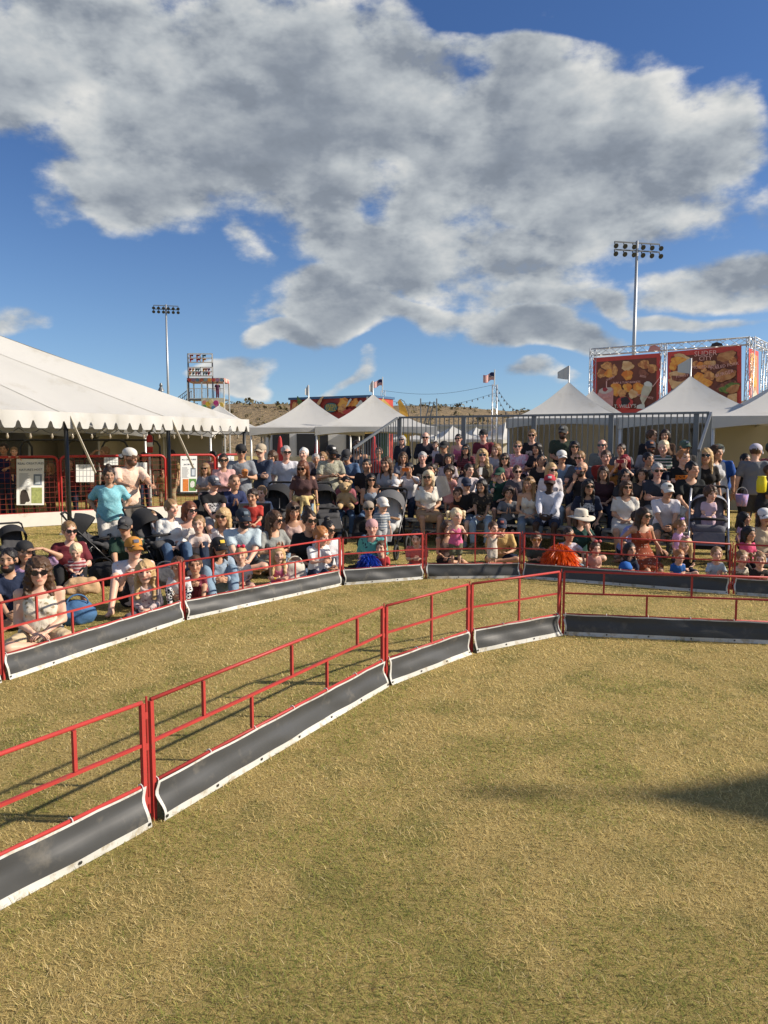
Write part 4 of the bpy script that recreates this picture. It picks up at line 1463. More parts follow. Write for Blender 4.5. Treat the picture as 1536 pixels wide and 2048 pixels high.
for s in (S_L + 0.03, S_R - 0.03):
    sl = RISE / RUN
    z_at = lambda n: RT - (3.2 - n) * sl
    m = MB(); m.bar(bp(s, 3.17, z_at(3.17)), bp(s, 1.1, z_at(1.1)), 0.045); m.build('guard_rail', STEEL, bl)
    m = MB(); m.bar(bp(s, 3.17, z_at(3.17) - 1.2), bp(s, 1.1, z_at(1.1) - 1.2), 0.04); m.build('guard_rail', STEEL, bl)
    for i in range(17):
        n_ = 3.08 - 1.95 * i / 16
        m = MB(); m.bar(bp(s, n_, z_at(n_) - 1.19), bp(s, n_, z_at(n_) - 0.02), 0.020); m.build('baluster', STEEL, bl)

# ------------------------------------------------------------------ tents
TENTM = mat('white_tent_vinyl', (0.58, 0.575, 0.55), 0.55, var=0.07, vscale=0.8, dirt=((0.42, 0.39, 0.32), 1.1, 0.54, 0.40), trans=0.16, bump=0.5, bscale=2.2)
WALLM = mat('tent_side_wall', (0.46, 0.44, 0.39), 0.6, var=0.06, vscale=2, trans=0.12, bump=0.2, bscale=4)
POLEW = mat('white_pole', (0.62, 0.62, 0.60), 0.4, 0.3)
POLED = mat('dark_pole', (0.05, 0.052, 0.055), 0.4, 0.6)


def canopy(name, c, half, eave, peak, rz, label, group, walls=(), flag=True, valance=0.28, power=1.55, fw=0.30):
    root = empty(name, c, rz)
    tag(root, label, 'tent', group)
    hx = half
    m = MB()
    K = 14
    sides = [((-1, -1), (1, -1)), ((1, -1), (1, 1)), ((1, 1), (-1, 1)), ((-1, 1), (-1, -1))]
    for a, b in sides:
        def fn(u, v, a=a, b=b):
            x = (a[0] + (b[0] - a[0]) * u) * (1 - v); y = (a[1] + (b[1] - a[1]) * u) * (1 - v)
            z = eave + (peak - eave) * v ** power - 0.05 * math.sin(math.pi * u) * math.sin(math.pi * v)
            z += 0.012 * math.sin(u * 34 + v * 6) * (1 - v) * v
            return Vector((x * hx, y * hx, z))
        m.grid(fn, K, 12)
    m.build('roof', TENTM, root, True)
    for a, b in sides:
        ax = Vector((b[0] - a[0], b[1] - a[1], 0)).normalized()
        out = Vector((ax.y, -ax.x, 0))
        m = MB()
        def vf(u, v, a=a, b=b):
            dr = valance * (0.55 + 0.45 * abs(2 * u - 1) ** 2.2)
            return Vector(((a[0] + (b[0] - a[0]) * u) * hx, (a[1] + (b[1] - a[1]) * u) * hx, eave - dr * v)) + out * (0.012 + 0.01 * math.sin(u * 15) * v)
        m.slab(vf, 18, 3, out * 0.003); m.build('valance', TENTM, root, True)
    for sx in (-1, 1):
        for sy in (-1, 1):
            m = MB(); m.tube([(sx * (hx - .05), sy * (hx - .05), 0), (sx * (hx - .05), sy * (hx - .05), eave - .02)], 0.035, 8); m.build('leg', POLEW, root, True)
    m = MB()
    z = eave - 0.06
    q = hx - .05
    for a, b in sides:
        m.bar((a[0] * q, a[1] * q, z), (b[0] * q, b[1] * q, z), 0.045)
    m.build('eave_frame', POLEW, root)
    m = MB(); m.tube([(0, 0, eave), (0, 0, peak + (0.45 if flag else 0.05))], 0.022, 8); m.build('centre_pole', POLEW, root, True)
    if flag:
        m = MB(); m.slab(lambda u, v: Vector((-0.02 - fw * u, 0.03 * math.sin(u * 5), peak + 0.06 + 0.40 * v * (1 - 0.55 * u) + .04 * u)), 6, 4, (0, 0.003, 0)); m.build('pennant', TENTM, root, True)
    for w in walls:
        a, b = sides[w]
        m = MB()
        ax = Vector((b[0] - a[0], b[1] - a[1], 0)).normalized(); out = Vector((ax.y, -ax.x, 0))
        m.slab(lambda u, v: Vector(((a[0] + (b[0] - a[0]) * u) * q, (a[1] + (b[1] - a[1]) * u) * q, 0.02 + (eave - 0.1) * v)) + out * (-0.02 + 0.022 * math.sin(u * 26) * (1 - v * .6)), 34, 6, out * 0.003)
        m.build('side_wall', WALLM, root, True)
    return root


GT = 'white peaked canopy tents'
canopy('peaked_tent', (*at(618, 881, 27.6).xy, 0), 1.95, 2.36, 3.48, R(4), 'white peaked tent left of its twin, in front of the red food trailer', GT, (), True, fw=0.11)
canopy('peaked_tent', (*at(746, 881, 26.0).xy, 0), 1.95, 2.36, 3.50, R(4), 'white peaked tent just left of the bleacher stairs rail', GT, (), True, fw=0.11)
canopy('peaked_tent', (*at(1135, 881, 21.8).xy, 0), 1.62, 2.52, 3.60, R(-14), 'white peaked tent behind the middle of the bleacher with flying pennant', GT, (2, 3), True)
canopy('peaked_tent', (*at(1182, 881, 27.0).xy, 0), 1.7, 2.55, 3.70, R(-14), 'white peaked tent half hidden behind the one with the pennant', GT, (2,), False)
canopy('peaked_tent', (*at(1376, 881, 19.6).xy, 0), 1.85, 2.48, 3.58, R(-14), 'white peaked tent in front of the food billboard', GT, (2, 3), True)
canopy('peaked_tent', (*at(1585, 881, 18.2).xy, 0), 2.1, 2.46, 3.6, R(-16), 'white tent cut off at the right edge beside the bleacher', GT, (2, 3), False)
canopy('peaked_tent', (9.95, 3.32, 0), 2.3, 2.5, 5.25, R(5), 'unseen tall white peaked tent added beyond the right edge to shadow the grass', GT, (), True, power=1.9)  # out of view, added only so its tip throws a soft wedge of shade
for i, (u, Y, h) in enumerate(((822, 58, 2.7), (868, 64, 2.8), (905, 56, 2.9), (952, 62, 2.9), (1010, 50, 3.0), (1045, 57, 2.9))):
    canopy('market_tent', (*at(u, 881, Y).xy, 0), 1.9, 2.0, h + 0.1, R(8 * i), ('small white market tent far behind the bleacher, %s from the left' % ('first', 'second', 'third', 'fourth', 'fifth', 'sixth')[i]), 'far market tents', (2,), False)

# big pole tent on the left
E0 = Vector((-3.75, 20.6, 0)); ED = Vector((0.446, 0.895, 0)); EP = Vector((-0.895, 0.446, 0))
EZ, PZ, TW = 2.46, 5.40, 12.0
TL = 18.0
tent = empty('event_tent', E0)
tag(tent, 'huge white event tent with scalloped valance over the animal pens', 'tent')
pt = lambda s, w, z: ED * (-s) + EP * w + Vector((0, 0, z))     # s: metres back along the eave, w: metres in


def roof_fn(u, v):
    """front slope: u along the eave from the far corner, v up to the ridge; hip at the far end"""
    s_e = u * TL
    r0 = 6.0 + u * (TL - 12.0)
    s = s_e + (r0 - s_e) * v
    z = EZ + (PZ - EZ) * (v ** 1.06)
    # swags between the poles and creases running up from each of them
    k = (s_e % 3.0) / 3.0
    z += -1.05 * math.sin(math.pi * k) ** 0.8 * math.exp(-v * 2.6) * (0.06 + v) * 1.8
    z += 0.05 * math.sin(u * 40 + v * 7) * math.sin(math.pi * v) * (1 - v)
    return pt(s, v * TW / 2, z)


m = MB(); m.grid(lambda u, v: roof_fn(u, v), 72, 22)
m.grid(lambda u, v: pt(0 + 6.0 * v, TW * (1 - u) + (TW / 2 - TW * (1 - u)) * v, EZ + (PZ - EZ) * v ** 1.06 - 0.2 * math.sin(math.pi * ((u * 4) % 1)) * v * math.exp(-v * 3)), 30, 14)
m.grid(lambda u, v: pt(TL - 6.0 * v, TW * u + (TW / 2 - TW * u) * v, EZ + (PZ - EZ) * v), 12, 8)
m.grid(lambda u, v: pt((1 - u) * TL + ((6.0 + (1 - u) * (TL - 12)) - (1 - u) * TL) * v, TW - TW / 2 * v, EZ + (PZ - EZ) * v), 30, 8)
m.build('roof', TENTM, tent, True)
SEAM = mat('tent_seam', (0.52, 0.51, 0.47), 0.6)
for i in range(1, 6):
    m = MB(); ue = i * 3.0 / TL
    m.slab(lambda a, b: roof_fn(ue + (b - .5) * 0.0035, a * .97 + .005) - EP * 0.006 + Vector((0, 0, .012)), 22, 1, (0, 0, .004)); m.build('seam', SEAM, tent)


def scallop(a, b, n, out, nm='valance'):
    a, b = Vector(a), Vector(b)
    m = MB()
    L = (b - a).length
    per = 0.35
    def fn(u, v):
        s = u * L
        k = (s / per) % 1.0
        notch = math.exp(-(abs(k - 0.5) / 0.15) ** 3)
        dr = 0.33 - 0.15 * notch
        if v < 0.001:
            dr0 = 0
        return a + (b - a) * u + Vector((0, 0, 0.03 - dr * v)) + out * (0.02 + 0.022 * math.sin(s * 9) * v + 0.02 * v * math.sin(s * 2.3))
    m.slab(fn, int(L / 0.033), 4, out * 0.004)
    m.build(nm, TENTM, tent, True)


scallop(pt(-0.05, -0.03, EZ), pt(TL, -0.03, EZ), 0, -EP)
scallop(pt(-0.05, TW, EZ), pt(-0.05, 0, EZ), 0, ED)
scallop(pt(TL, TW, EZ), pt(0, TW, EZ), 0, EP)
STRAP = mat('webbing_strap', (0.58, 0.53, 0.43), 0.8)
for i in range(6):
    for w in (0.05, TW - 0.05):
        s = 0.05 + i * 2.95
        m = MB(); m.tube([pt(s, w, 0), pt(s, w, EZ)], 0.045, 10); m.build('pole', POLED, tent, True)
        m = MB(); m.box(pt(s, w, 0.02), (0.3, 0.3, 0.04)); m.build('base_plate', POLEW, tent)
for s in (2.95, 5.9):
    a = pt(s, -0.02, EZ - .05); b_ = pt(s - 0.12, -0.55, EZ - 1.2)
    m = MB(); m.bar(a, a + (b_ - a) * 1.0, 0.085, 0.012, up=(0, 0.5, 1)); m.build('ratchet_strap', STRAP, tent)
for i in range(3):
    m = MB(); m.tube([pt(6 + i * 3, TW / 2, 0), pt(6 + i * 3, TW / 2, PZ)], 0.06, 10); m.build('centre_pole', POLEW, tent, True)
m = MB()
for k in range(30):
    s0, s1 = k * 0.5, (k + 1) * 0.5
    q = [pt(s0 + (s1 - s0) * t, 0.10, EZ - 0.30 - 0.1 * math.sin(math.pi * t)) for t in (0, .25, .5, .75, 1)]
    m.tube(q, 0.008, 5, False)
wire = m.build('string_light', POLED, tent)
BULB = mat('clear_bulb', (0.35, 0.30, 0.22), 0.1, spec=0.8)
for k in range(30):
    m = MB(); m.lathe([(0.001, -0.11), (0.022, -0.09), (0.030, -0.06), (0.018, -0.02), (0.014, 0.0)], 8, pt(k * 0.5 + .25, 0.10, EZ - 0.40)); m.build('bulb', BULB, wire, True)
# white canopies with walls behind the pens
for i, (u, Y) in enumerate(((55, 23.5), (205, 24.5), (330, 25.2), (440, 27.5))):
    canopy('walled_tent', (*at(u, 881, Y).xy, 0), 1.75, 2.30, 3.2, R(6), 'grey-white walled tent under the big roof behind the pens, %s from left' % ('first', 'second', 'third', 'fourth')[i], 'tents behind the pens', (2, 3) if i < 3 else (), False)

# ------------------------------------------------------------------ red mesh pen panels
Fa, Fb = Vector((-8.35, 16.3, 0)), Vector((-3.74, 19.5, 0))
FD = (Fb - Fa).normalized()
PENRED = mat('pen_red', (0.42, 0.030, 0.028), 0.4, var=0.15)
PENWIRE = mat('pen_wire', (0.24, 0.045, 0.035), 0.5, 0.2)
BOARD = mat('white_board', (0.70, 0.69, 0.65), 0.5, var=0.08, dirt=((0.40, 0.34, 0.25), 3, 0.55, 0.5))


def on_line(u):
    """point of the pen line seen at photo column u"""
    r = (u - 768) / FOC
    t = (r * Fa.y - Fa.x) / (FD.x - r * FD.y)
    return Fa + FD * t


def pen_panel(a, b, label):
    root = empty('pen_panel', a)
    tag(root, label, 'fence', 'red mesh pen panels')
    d = (b - a); L = d.length; d.normalize()
    P = lambda s, z, o=0: d * s + Vector((d.y, -d.x, 0)) * o + Vector((0, 0, z))
    z0, z1 = 0.30, 1.56
    r = 0.12
    pts = []
    for (cx, cz, a0) in ((L - .02 - r, z1 - r, 90), (.02 + r, z1 - r, 180), ):
        pass
    def arc(cx, cz, a0, a1):
        return [P(cx + r * math.cos(R(t)), cz + r * math.sin(R(t))) for t in np.linspace(a0, a1, 6)]
    pts = arc(L - .03 - r, z1 - r, 0, 90) + arc(.03 + r, z1 - r, 90, 180) + [P(.03, z0)] + [P(L - .03, z0)]
    m = MB(); m.tube(pts, 0.030, 8, loop=True); m.build('frame', PENRED, root, True)
    m = MB()
    nx = int(L / 0.11)
    for i in range(1, nx):
        m.bar(P(L * i / nx, z0 + .02), P(L * i / nx, z1 - .03), 0.007)
    nz = 11
    for i in range(1, nz):
        z = z0 + (z1 - z0) * i / nz
        m.bar(P(.04, z, .008), P(L - .04, z, .008), 0.007)
    tag(m.build('wire_mesh', PENWIRE, root), kind='stuff')
    m = MB(); m.bar(P(0.01, 0.16, 0.03), P(L - 0.01, 0.16, 0.03), 0.05, 0.30, up=(0, 0, 1)); m.build('kick_board', BOARD, root)
    return root


pj = [on_line(u) for u in (-110, 119, 333, 432, 486)]
for i, lb in enumerate(('red mesh pen panel at the left edge with the big animal poster', 'red mesh pen panel behind the woman in light blue', 'red mesh pen panel carrying the smaller poster', 'red mesh pen panel behind the woman in pink')):
    pen_panel(pj[i], pj[i + 1], lb)
# black tube corral panels deeper in the tent
for i, (u, Y) in enumerate(((0, 19.5), (105, 19.2), (195, 19.8), (262, 20.6))):
    c = at(u, 881, Y)
    r_ = empty('corral_panel', (c.x, c.y, 0), R(14))
    tag(r_, 'black tube corral panel inside the tent, %s from the left' % ('first', 'second', 'third', 'fourth')[i], 'fence', 'black corral panels')
    m = MB()
    q = [(-.75, 0, 0), (-.75, 0, 1.75), (-.68, 0, 1.88), (-.55, 0, 1.93), (.55, 0, 1.93), (.68, 0, 1.88), (.75, 0, 1.75), (.75, 0, 0)]
    m.tube(q, 0.028, 8); m.build('frame', POLED, r_, True)
    for z in (0.4, 0.75, 1.1, 1.45):
        m = MB(); m.tube([(-.75, 0, z), (.75, 0, z)], 0.02, 6); m.build('rail', POLED, r_, True)

# posters on the pens
PAPER = mat('poster_paper', (0.74, 0.75, 0.74), 0.6, var=0.03)
INK = mat('poster_ink', (0.07, 0.09, 0.13), 0.6)
GREYINK = mat('poster_grey_ink', (0.36, 0.38, 0.40), 0.6)
FN = Vector((FD.y, -FD.x, 0))


def on_pen(u, v, off=0.05):
    """point of the pen plane (moved off metres towards the viewer) seen at photo pixel"""
    a = (u - 768) / FOC; b = (1024 - v) / FOC
    d = Vector((a, math.cos(PITCH) + b * math.sin(PITCH), -math.sin(PITCH) + b * math.cos(PITCH)))
    p0 = Fa + FN * off
    o = Vector((0, 0, CAM_H))
    t = (p0 - o).dot(FN) / d.dot(FN)
    return o + d * t


def decal(poly, m, parent, name, th=0.004, nrm=None):
    mb = MB(); mb.prism([p - parent.matrix_basis.translation for p in poly], (nrm or FN) * th)
    return mb.build(name, m, parent)


def poster(x0, y0, x1, y1, label, title, sub, pics):
    c = on_pen((x0 + x1) / 2, y1)
    root = empty('poster', c)
    tag(root, label, 'poster', 'posters on the pens')
    q = lambda u, v, off: on_pen(x0 + (x1 - x0) * u, y0 + (y1 - y0) * v, off)
    rect = lambda a, b, cc, d, off: [q(a, d, off), q(cc, d, off), q(cc, b, off), q(a, b, off)]
    decal(rect(0, 0, 1, 1, 0.06), PAPER, root, 'sheet')
    W_ = (on_pen(x1, y0) - on_pen(x0, y0)).length
    M = Matrix([list(FD), [0, 0, 1], list(FN)]).transposed().to_4x4()
    for body, yy, sz in ((title, 0.10, 0.105), (sub, 0.235, 0.10)):
        o = link('lettering', text_mesh(body, W_ * sz * 1.15, 0.002), INK, root)
        o.matrix_local = Matrix.Translation(q(0.52, yy, 0.067) - c) @ M
    for i in range(14):
        y = 0.31 + i * 0.022
        decal(rect(0.10, y, 0.10 + 0.42 * (0.7 + 0.3 * random.random()), y + 0.009, 0.066), GREYINK, root, 'text_line', 0.002)
    decal(rect(0.62, 0.33, 0.92, 0.57, 0.066), mat('cage_print', (0.16, 0.20, 0.25), 0.6), root, 'cage_picture', 0.002)
    decal(rect(0.68, 0.37, 0.86, 0.54, 0.069), mat('cage_print_light', (0.50, 0.56, 0.62), 0.6), root, 'cage_picture', 0.002)
    for (a, b, cc, d, colr, nm) in pics:
        if isinstance(a, list):
            decal([q(u, v, 0.069) for u, v in a], colr, root, nm, 0.002)
        else:
            decal(rect(a, b, cc, d, 0.066), colr, root, nm, 0.002)
    return root


GP = mat('goat_black', (0.03, 0.022, 0.018), 0.7, var=0.4, vscale=20)
HEAD = [(0.14, 0.98), (0.13, 0.80), (0.16, 0.70), (0.24, 0.66), (0.33, 0.67), (0.40, 0.72), (0.45, 0.82), (0.49, 0.90), (0.44, 0.935), (0.36, 0.93), (0.30, 0.98)]
poster(33, 918, 88, 1010, 'white poster with a black goat head on the left pen panel', 'REAL CREATURES', "NATURE'S HOST",
       [(0.12, 0.64, 0.52, 0.98, mat('pic_sky', (0.62, 0.62, 0.58), 0.6, var=0.2, vscale=30), 'photo'), (0.54, 0.62, 0.93, 0.96, mat('pic_green', (0.30, 0.34, 0.12), 0.6, var=0.7, vscale=14), 'photo'),
        ([tuple(p) for p in HEAD][::-1], 0, 0, 0, GP, 'goat_picture')])
poster(361, 912, 394, 984, 'white poster with orange and green photos on the right pen panel', 'ALL CREATURES', 'JACOB COY',
       [(0.14, 0.64, 0.48, 0.98, mat('pic_orange', (0.55, 0.17, 0.03), 0.6, var=0.6, vscale=16), 'photo'), (0.52, 0.63, 0.95, 0.97, mat('pic_pasture', (0.10, 0.24, 0.06), 0.6, var=0.8, vscale=12), 'photo'),
        ([(0.60, 0.86), (0.58, 0.76), (0.66, 0.70), (0.78, 0.69), (0.86, 0.74), (0.84, 0.84), (0.72, 0.88)][::-1], 0, 0, 0, mat('cow_white', (0.6, 0.6, 0.58), 0.6, var=0.5, vscale=30), 'cow_picture')])
for (x0, y0, x1, y1, lb) in ((152, 929, 188, 964, 'white paper sheet tied to the pen behind the slanting strap'), (269, 925, 294, 958, 'white paper sheet tied to the pen right of the man in peach'), (208, 915, 236, 930, 'white paper sheet on the pen behind the white backward cap'), (436, 912, 468, 934, 'white notice on the pen beside the woman in pink')):
    c = on_pen((x0 + x1) / 2, y1)
    root = empty('paper_sheet', c)
    tag(root, lb, 'paper', 'paper sheets on the pens')
    decal([on_pen(x0, y1, .05), on_pen(x1, y1, .05), on_pen(x1, y0, .05), on_pen(x0, y0, .05)], PAPER, root, 'sheet')
    for i in range(1, 5):
        u = x0 + (x1 - x0) * i / 5
        decal([on_pen(u - .5, y1 - 1, .055), on_pen(u + .5, y1 - 1, .055), on_pen(u + .5, y0 + 1, .055), on_pen(u - .5, y0 + 1, .055)], GREYINK, root, 'rule_line', 0.002)
    for i in range(1, 3):
        v = y0 + (y1 - y0) * i / 3
        decal([on_pen(x0 + 1, v + .5, .056), on_pen(x1 - 1, v + .5, .056), on_pen(x1 - 1, v - .5, .056), on_pen(x0 + 1, v - .5, .056)], GREYINK, root, 'rule_line', 0.002)
# fire extinguisher hung on a tent pole
c = at(300, 906, 19.3)
ex = empty('fire_extinguisher', c)
tag(ex, 'red fire extinguisher hung inside the tent above the pens', 'extinguisher')
m = MB(); m.lathe([(0.001, 0), (0.075, 0.01), (0.08, 0.04), (0.08, 0.38), (0.06, 0.44), (0.03, 0.47)], 14); m.build('cylinder', mat('extinguisher_red', (0.45, 0.02, 0.02), 0.3), ex, True)
m = MB(); m.lathe([(0.082, 0.16), (0.082, 0.27)], 14); m.build('band', PAPER, ex, True)
m = MB(); m.box((0, 0, 0.50), (0.05, 0.05, 0.06)); m.bar((0, 0, 0.53), (0.10, 0, 0.56), 0.02); m.tube([(0.03, 0, .5), (.10, 0, .44), (.10, 0, .2)], 0.012, 6); m.build('valve', POLED, ex)
m = MB(); m.tube([(-.05, .1, -c.z), (-.05, .1, 1.2)], 0.03, 8); m.build('stand', POLEW, ex)
# ------------------------------------------------------------------ far hills
def hill_mat():
    m = bpy.data.materials.new('dry_hillside')
    m.use_nodes = True
    t = m.node_tree
    n = NT(t)
    b = t.nodes['Principled BSDF']
    o = n.node('ShaderNodeTexCoord').outputs['Object']
    a = n.noise(o, 0.06, 5, 0.6)[0]
    f = n.noise(o, 0.9, 5, 0.7)[0]
    c = n.ramp(a, [(0.35, (0.18, 0.13, 0.07)), (0.5, (0.28, 0.20, 0.105)), (0.65, (0.23, 0.17, 0.10))])
    c = n.mix(n.sstep(f, 0.52, 0.66, 0, 0.8), c, (0.085, 0.075, 0.032, 1))
    t.links.new(c, b.inputs['Base Color'])
    b.inputs['Roughness'].default_value = 0.95
    bn = n.node('ShaderNodeBump'); bn.inputs['Strength'].default_value = 1.0; bn.inputs['Distance'].default_value = 1.0
    t.links.new(f, bn.inputs['Height']); t.links.new(bn.outputs[0], b.inputs['Normal'])
    return m


def hill_z(x, y):
    t = min(1, max(0, (y - 85) / 70.0))
    t = t * t * (3 - 2 * t)
    h = 7.2 + 1.2 * math.sin(x * 0.021 + 1) + 0.7 * math.sin(x * 0.07 + 2) + 0.35 * math.sin(x * 0.19) + 0.02 * abs(x)
    h += 1.6 * math.exp(-((x + 48) / 30) ** 2)
    return t * h + 0.25 * math.sin(x * 0.4 + y * 0.3) * t - 0.3


m = MB()
m.grid(lambda u, v: Vector(((u - .5) * 620, 85 + v * 130, hill_z((u - .5) * 620, 85 + v * 130))), 150, 26)
tag(m.build('hill', hill_mat(), None, True), kind='structure')
# scrub scattered over the hillside (one mass, far away)
rs = random.Random(3)
sv, sq = [], []
for i in range(1500):
    x = rs.uniform(-130, 150); y = rs.uniform(92, 165)
    z = hill_z(x, y)
    s = rs.uniform(0.25, 0.75) * (1.2 if rs.random() < .15 else 0.75)
    for k in range(7):
        c = Vector((x + rs.uniform(-1, 1) * s, y + rs.uniform(-1, 1) * s, z + rs.uniform(0.1, 0.9) * s))
        a_ = Vector((rs.uniform(-1, 1), rs.uniform(-1, 1), rs.uniform(-1, 1))).normalized() * s * 0.5
        b_ = Vector((rs.uniform(-1, 1), rs.uniform(-1, 1), rs.uniform(-1, 1))).normalized() * s * 0.5
        b = len(sv)
        sv += [c - a_, c - b_, c + a_, c + b_]
        sq.append((b, b + 1, b + 2, b + 3))
tag(link('scrub', raw_mesh('scrub', [tuple(p) for p in sv], sq), mat('scrub_leaf', (0.14, 0.115, 0.05), 0.9, var=0.5, vscale=0.4)), 'dry low scrub dotted over the far brown hillside', 'scrub', kind='stuff')


# ------------------------------------------------------------------ food billboard on a truss frame
def plane_map(A, B):
    """returns f(u, v, off): point of the vertical plane through ground line AB at photo pixel"""
    A, B = Vector(A), Vector(B)
    d = (B - A).normalized()
    n = Vector((d.y, -d.x, 0))
    if n.dot(-A) < 0:
        n = -n
    def f(u, v, off=0.0):
        a = (u - 768) / FOC; b = (1024 - v) / FOC
        r = Vector((a, math.cos(PITCH) + b * math.sin(PITCH), -math.sin(PITCH) + b * math.cos(PITCH)))
        o = Vector((0, 0, CAM_H))
        t = (A + n * off - o).dot(n) / r.dot(n)
        return o + r * t
    return f, d, n


BL = Vector((9.3, 33.9, 0)); BR = Vector((14.45, 30.05, 0)); BR2 = Vector((16.2, 32.3, 0))
fq, fd, fn_ = plane_map(BL, BR)
TRUSS = mat('truss_aluminium', (0.60, 0.62, 0.64), 0.35, 0.6, var=0.1)
SIGNRED = mat('sign_red', (0.55, 0.065, 0.055), 0.6, var=0.15)
SIGNDK = mat('sign_brown_wood', (0.17, 0.055, 0.038), 0.65, var=0.5, vscale=1.2)
PINK = mat('sign_pink', (0.75, 0.42, 0.38), 0.6)
box = empty('food_billboard', BL)
tag(box, 'tall truss framed box billboard with pictures of fried food and burgers', 'billboard')


def loc(p):
    return Vector(p) - BL


def truss(a, b, w, parent, name='truss'):
    a, b = Vector(a), Vector(b)
    d = (b - a).normalized()
    x, y = frame_of(d)
    m = MB()
    L = (b - a).length
    k = max(2, int(L / (w * 1.4)))
    cs = [(x * i + y * j) * w / 2 for i, j in ((-1, -1), (1, -1), (1, 1), (-1, 1))]
    for c in cs:
        m.tube([a + c, b + c], 0.020, 6)
    for i in range(k):
        p, q = a + d * (L * i / k), a + d * (L * (i + 1) / k)
        for j in range(4):
            c0, c1 = cs[j], cs[(j + 1) % 4]
            m.tube([p + c0, q + c1] if i % 2 else [p + c1, q + c0], 0.011, 5)
    return m.build(name, TRUSS, parent, True)


ZT = 6.0
mid = BL + (BR - BL) * 0.475
for p in (BL, mid, BR, BR2):
    truss(loc(Vector((p.x, p.y, 0))), loc(Vector((p.x, p.y, ZT))), 0.22, box, 'truss_post')
for a_, b_ in ((BL, BR), (BR, BR2)):
    truss(loc(a_ + Vector((0, 0, ZT - .17))), loc(b_ + Vector((0, 0, ZT - .17))), 0.28, box, 'truss_beam')


def blob(cu, cv, ru, rv, rot=0, n=26, rough=0.12, seed=0):
    rr_ = random.Random(seed)
    ph_ = [rr_.random() * 6 for _ in range(3)]
    pts = []
    for i in range(n):
        t = 2 * math.pi * i / n
        k = 1 + rough * (math.sin(3 * t + ph_[0]) * .5 + math.sin(5 * t + ph_[1]) * .35 + math.sin(9 * t + ph_[2]) * .3)
        x, y = ru * k * math.cos(t), rv * k * math.sin(t)
        c, s = math.cos(R(rot)), math.sin(R(rot))
        pts.append((cu + x * c - y * s, cv + x * s + y * c))
    return pts


lay = [0.03]


def sticker(pts, m, parent, name='food_picture', fmap=None, n=None, org=None):
    fm = fmap or fq
    off = lay[0]; lay[0] += 0.0035
    P3 = [fm(u, v, off) - (org if org is not None else BL) for u, v in pts]
    mb = MB(); mb.prism(P3, (n if n is not None else fn_) * -0.003)
    return mb.build(name, m, parent)


def words(body, u, v, size, parent, m, fmap=None, d=None, n=None, org=None, tilt=0):
    fm, d_, n_ = fmap or fq, d or fd, n if n is not None else fn_
    o_ = link('lettering', text_mesh(body, size, 0.004), m, parent)
    off = lay[0] + 0.004; lay[0] += 0.006
    up = Vector((0, 0, 1))
    xd = (d_ * math.cos(R(tilt)) + up * math.sin(R(tilt))); yd = (up * math.cos(R(tilt)) - d_ * math.sin(R(tilt)))
    M = Matrix([list(xd), list(yd), list(n_)]).transposed().to_4x4()
    o_.matrix_local = Matrix.Translation(fm(u, v, off) - (org if org is not None else BL)) @ M
    return o_


def food(name, c, c2, sc=2.5):
    if name in MATS:
        return MATS[name]
    m = bpy.data.materials.new(name)
    m.use_nodes = True
    t = m.node_tree; n = NT(t)
    b = t.nodes['Principled BSDF']
    o = n.node('ShaderNodeTexCoord').outputs['Object']
    nz = n.noise(o, sc, 5, 0.65, 0.8)[0]
    t.links.new(n.mix(n.sstep(nz, 0.36, 0.64), (*c, 1), (*c2, 1)), b.inputs['Base Color'])
    b.inputs['Roughness'].default_value = 0.6
    MATS[name] = m
    return m


FRY = food('print_fried', (0.40, 0.12, 0.04), (0.78, 0.40, 0.14), 4)
ORNG = food('print_orange', (0.70, 0.19, 0.03), (0.85, 0.44, 0.08), 3)
PALEB = food('print_bun', (0.62, 0.33, 0.14), (0.80, 0.56, 0.30), 2)
BUN = food('print_brown_bun', (0.34, 0.12, 0.04), (0.55, 0.27, 0.11), 2)
LEAF = food('print_lettuce', (0.05, 0.11, 0.02), (0.18, 0.25, 0.05), 6)
MEAT = food('print_meat', (0.12, 0.03, 0.02), (0.32, 0.11, 0.06), 6)
SHAKE = food('print_shake', (0.48, 0.44, 0.33), (0.62, 0.58, 0.46), 2)
CUP = food('print_pink_cup', (0.52, 0.20, 0.20), (0.62, 0.30, 0.28), 1.5)
WHITEP = mat('print_white', (0.66, 0.66, 0.62), 0.6)
DARKP = mat('print_dark', (0.035, 0.025, 0.03), 0.6)

# left picture board
bd = sticker([(1186, 826), (1322, 826), (1322, 706), (1186, 716)], SIGNRED, box, 'picture_board')
sticker([(1194, 818), (1313, 818), (1313, 715), (1194, 724)], SIGNDK, box, 'picture_ground')
for i, (u, v, ru, rv, mm_) in enumerate(((1214, 732, 11, 8, FRY), (1203, 747, 9, 9, FRY), (1219, 747, 10, 9, ORNG), (1229, 741, 6, 12, FRY), (1255, 732, 12, 10, PALEB), (1255, 750, 11, 10, ORNG), (1288, 729, 11, 9, FRY), (1305, 737, 10, 9, FRY), (1286, 747, 10, 8, MEAT),
                                         (1232, 778, 10, 14, ORNG), (1255, 775, 9, 9, ORNG), (1276, 777, 10, 13, ORNG), (1244, 786, 9, 8, FRY), (1266, 788, 9, 9, PALEB), (1250, 798, 7, 6, FRY))):
    sticker(blob(u, v, ru, rv, seed=i, rough=0.2), mm_, box)
sticker([(1195, 796), (1213, 812), (1226, 812), (1227, 778), (1222, 774), (1205, 776), (1195, 787)], CUP, box, 'milkshake_cup')
sticker(blob(1211, 781, 14, 6, -10, seed=40), mat('print_cream', (0.58, 0.48, 0.44), 0.6), box, 'whipped_cream')
sticker(blob(1210, 779, 5, 4, seed=41), mat('print_cherry', (0.35, 0.04, 0.05), 0.6), box, 'cherry')
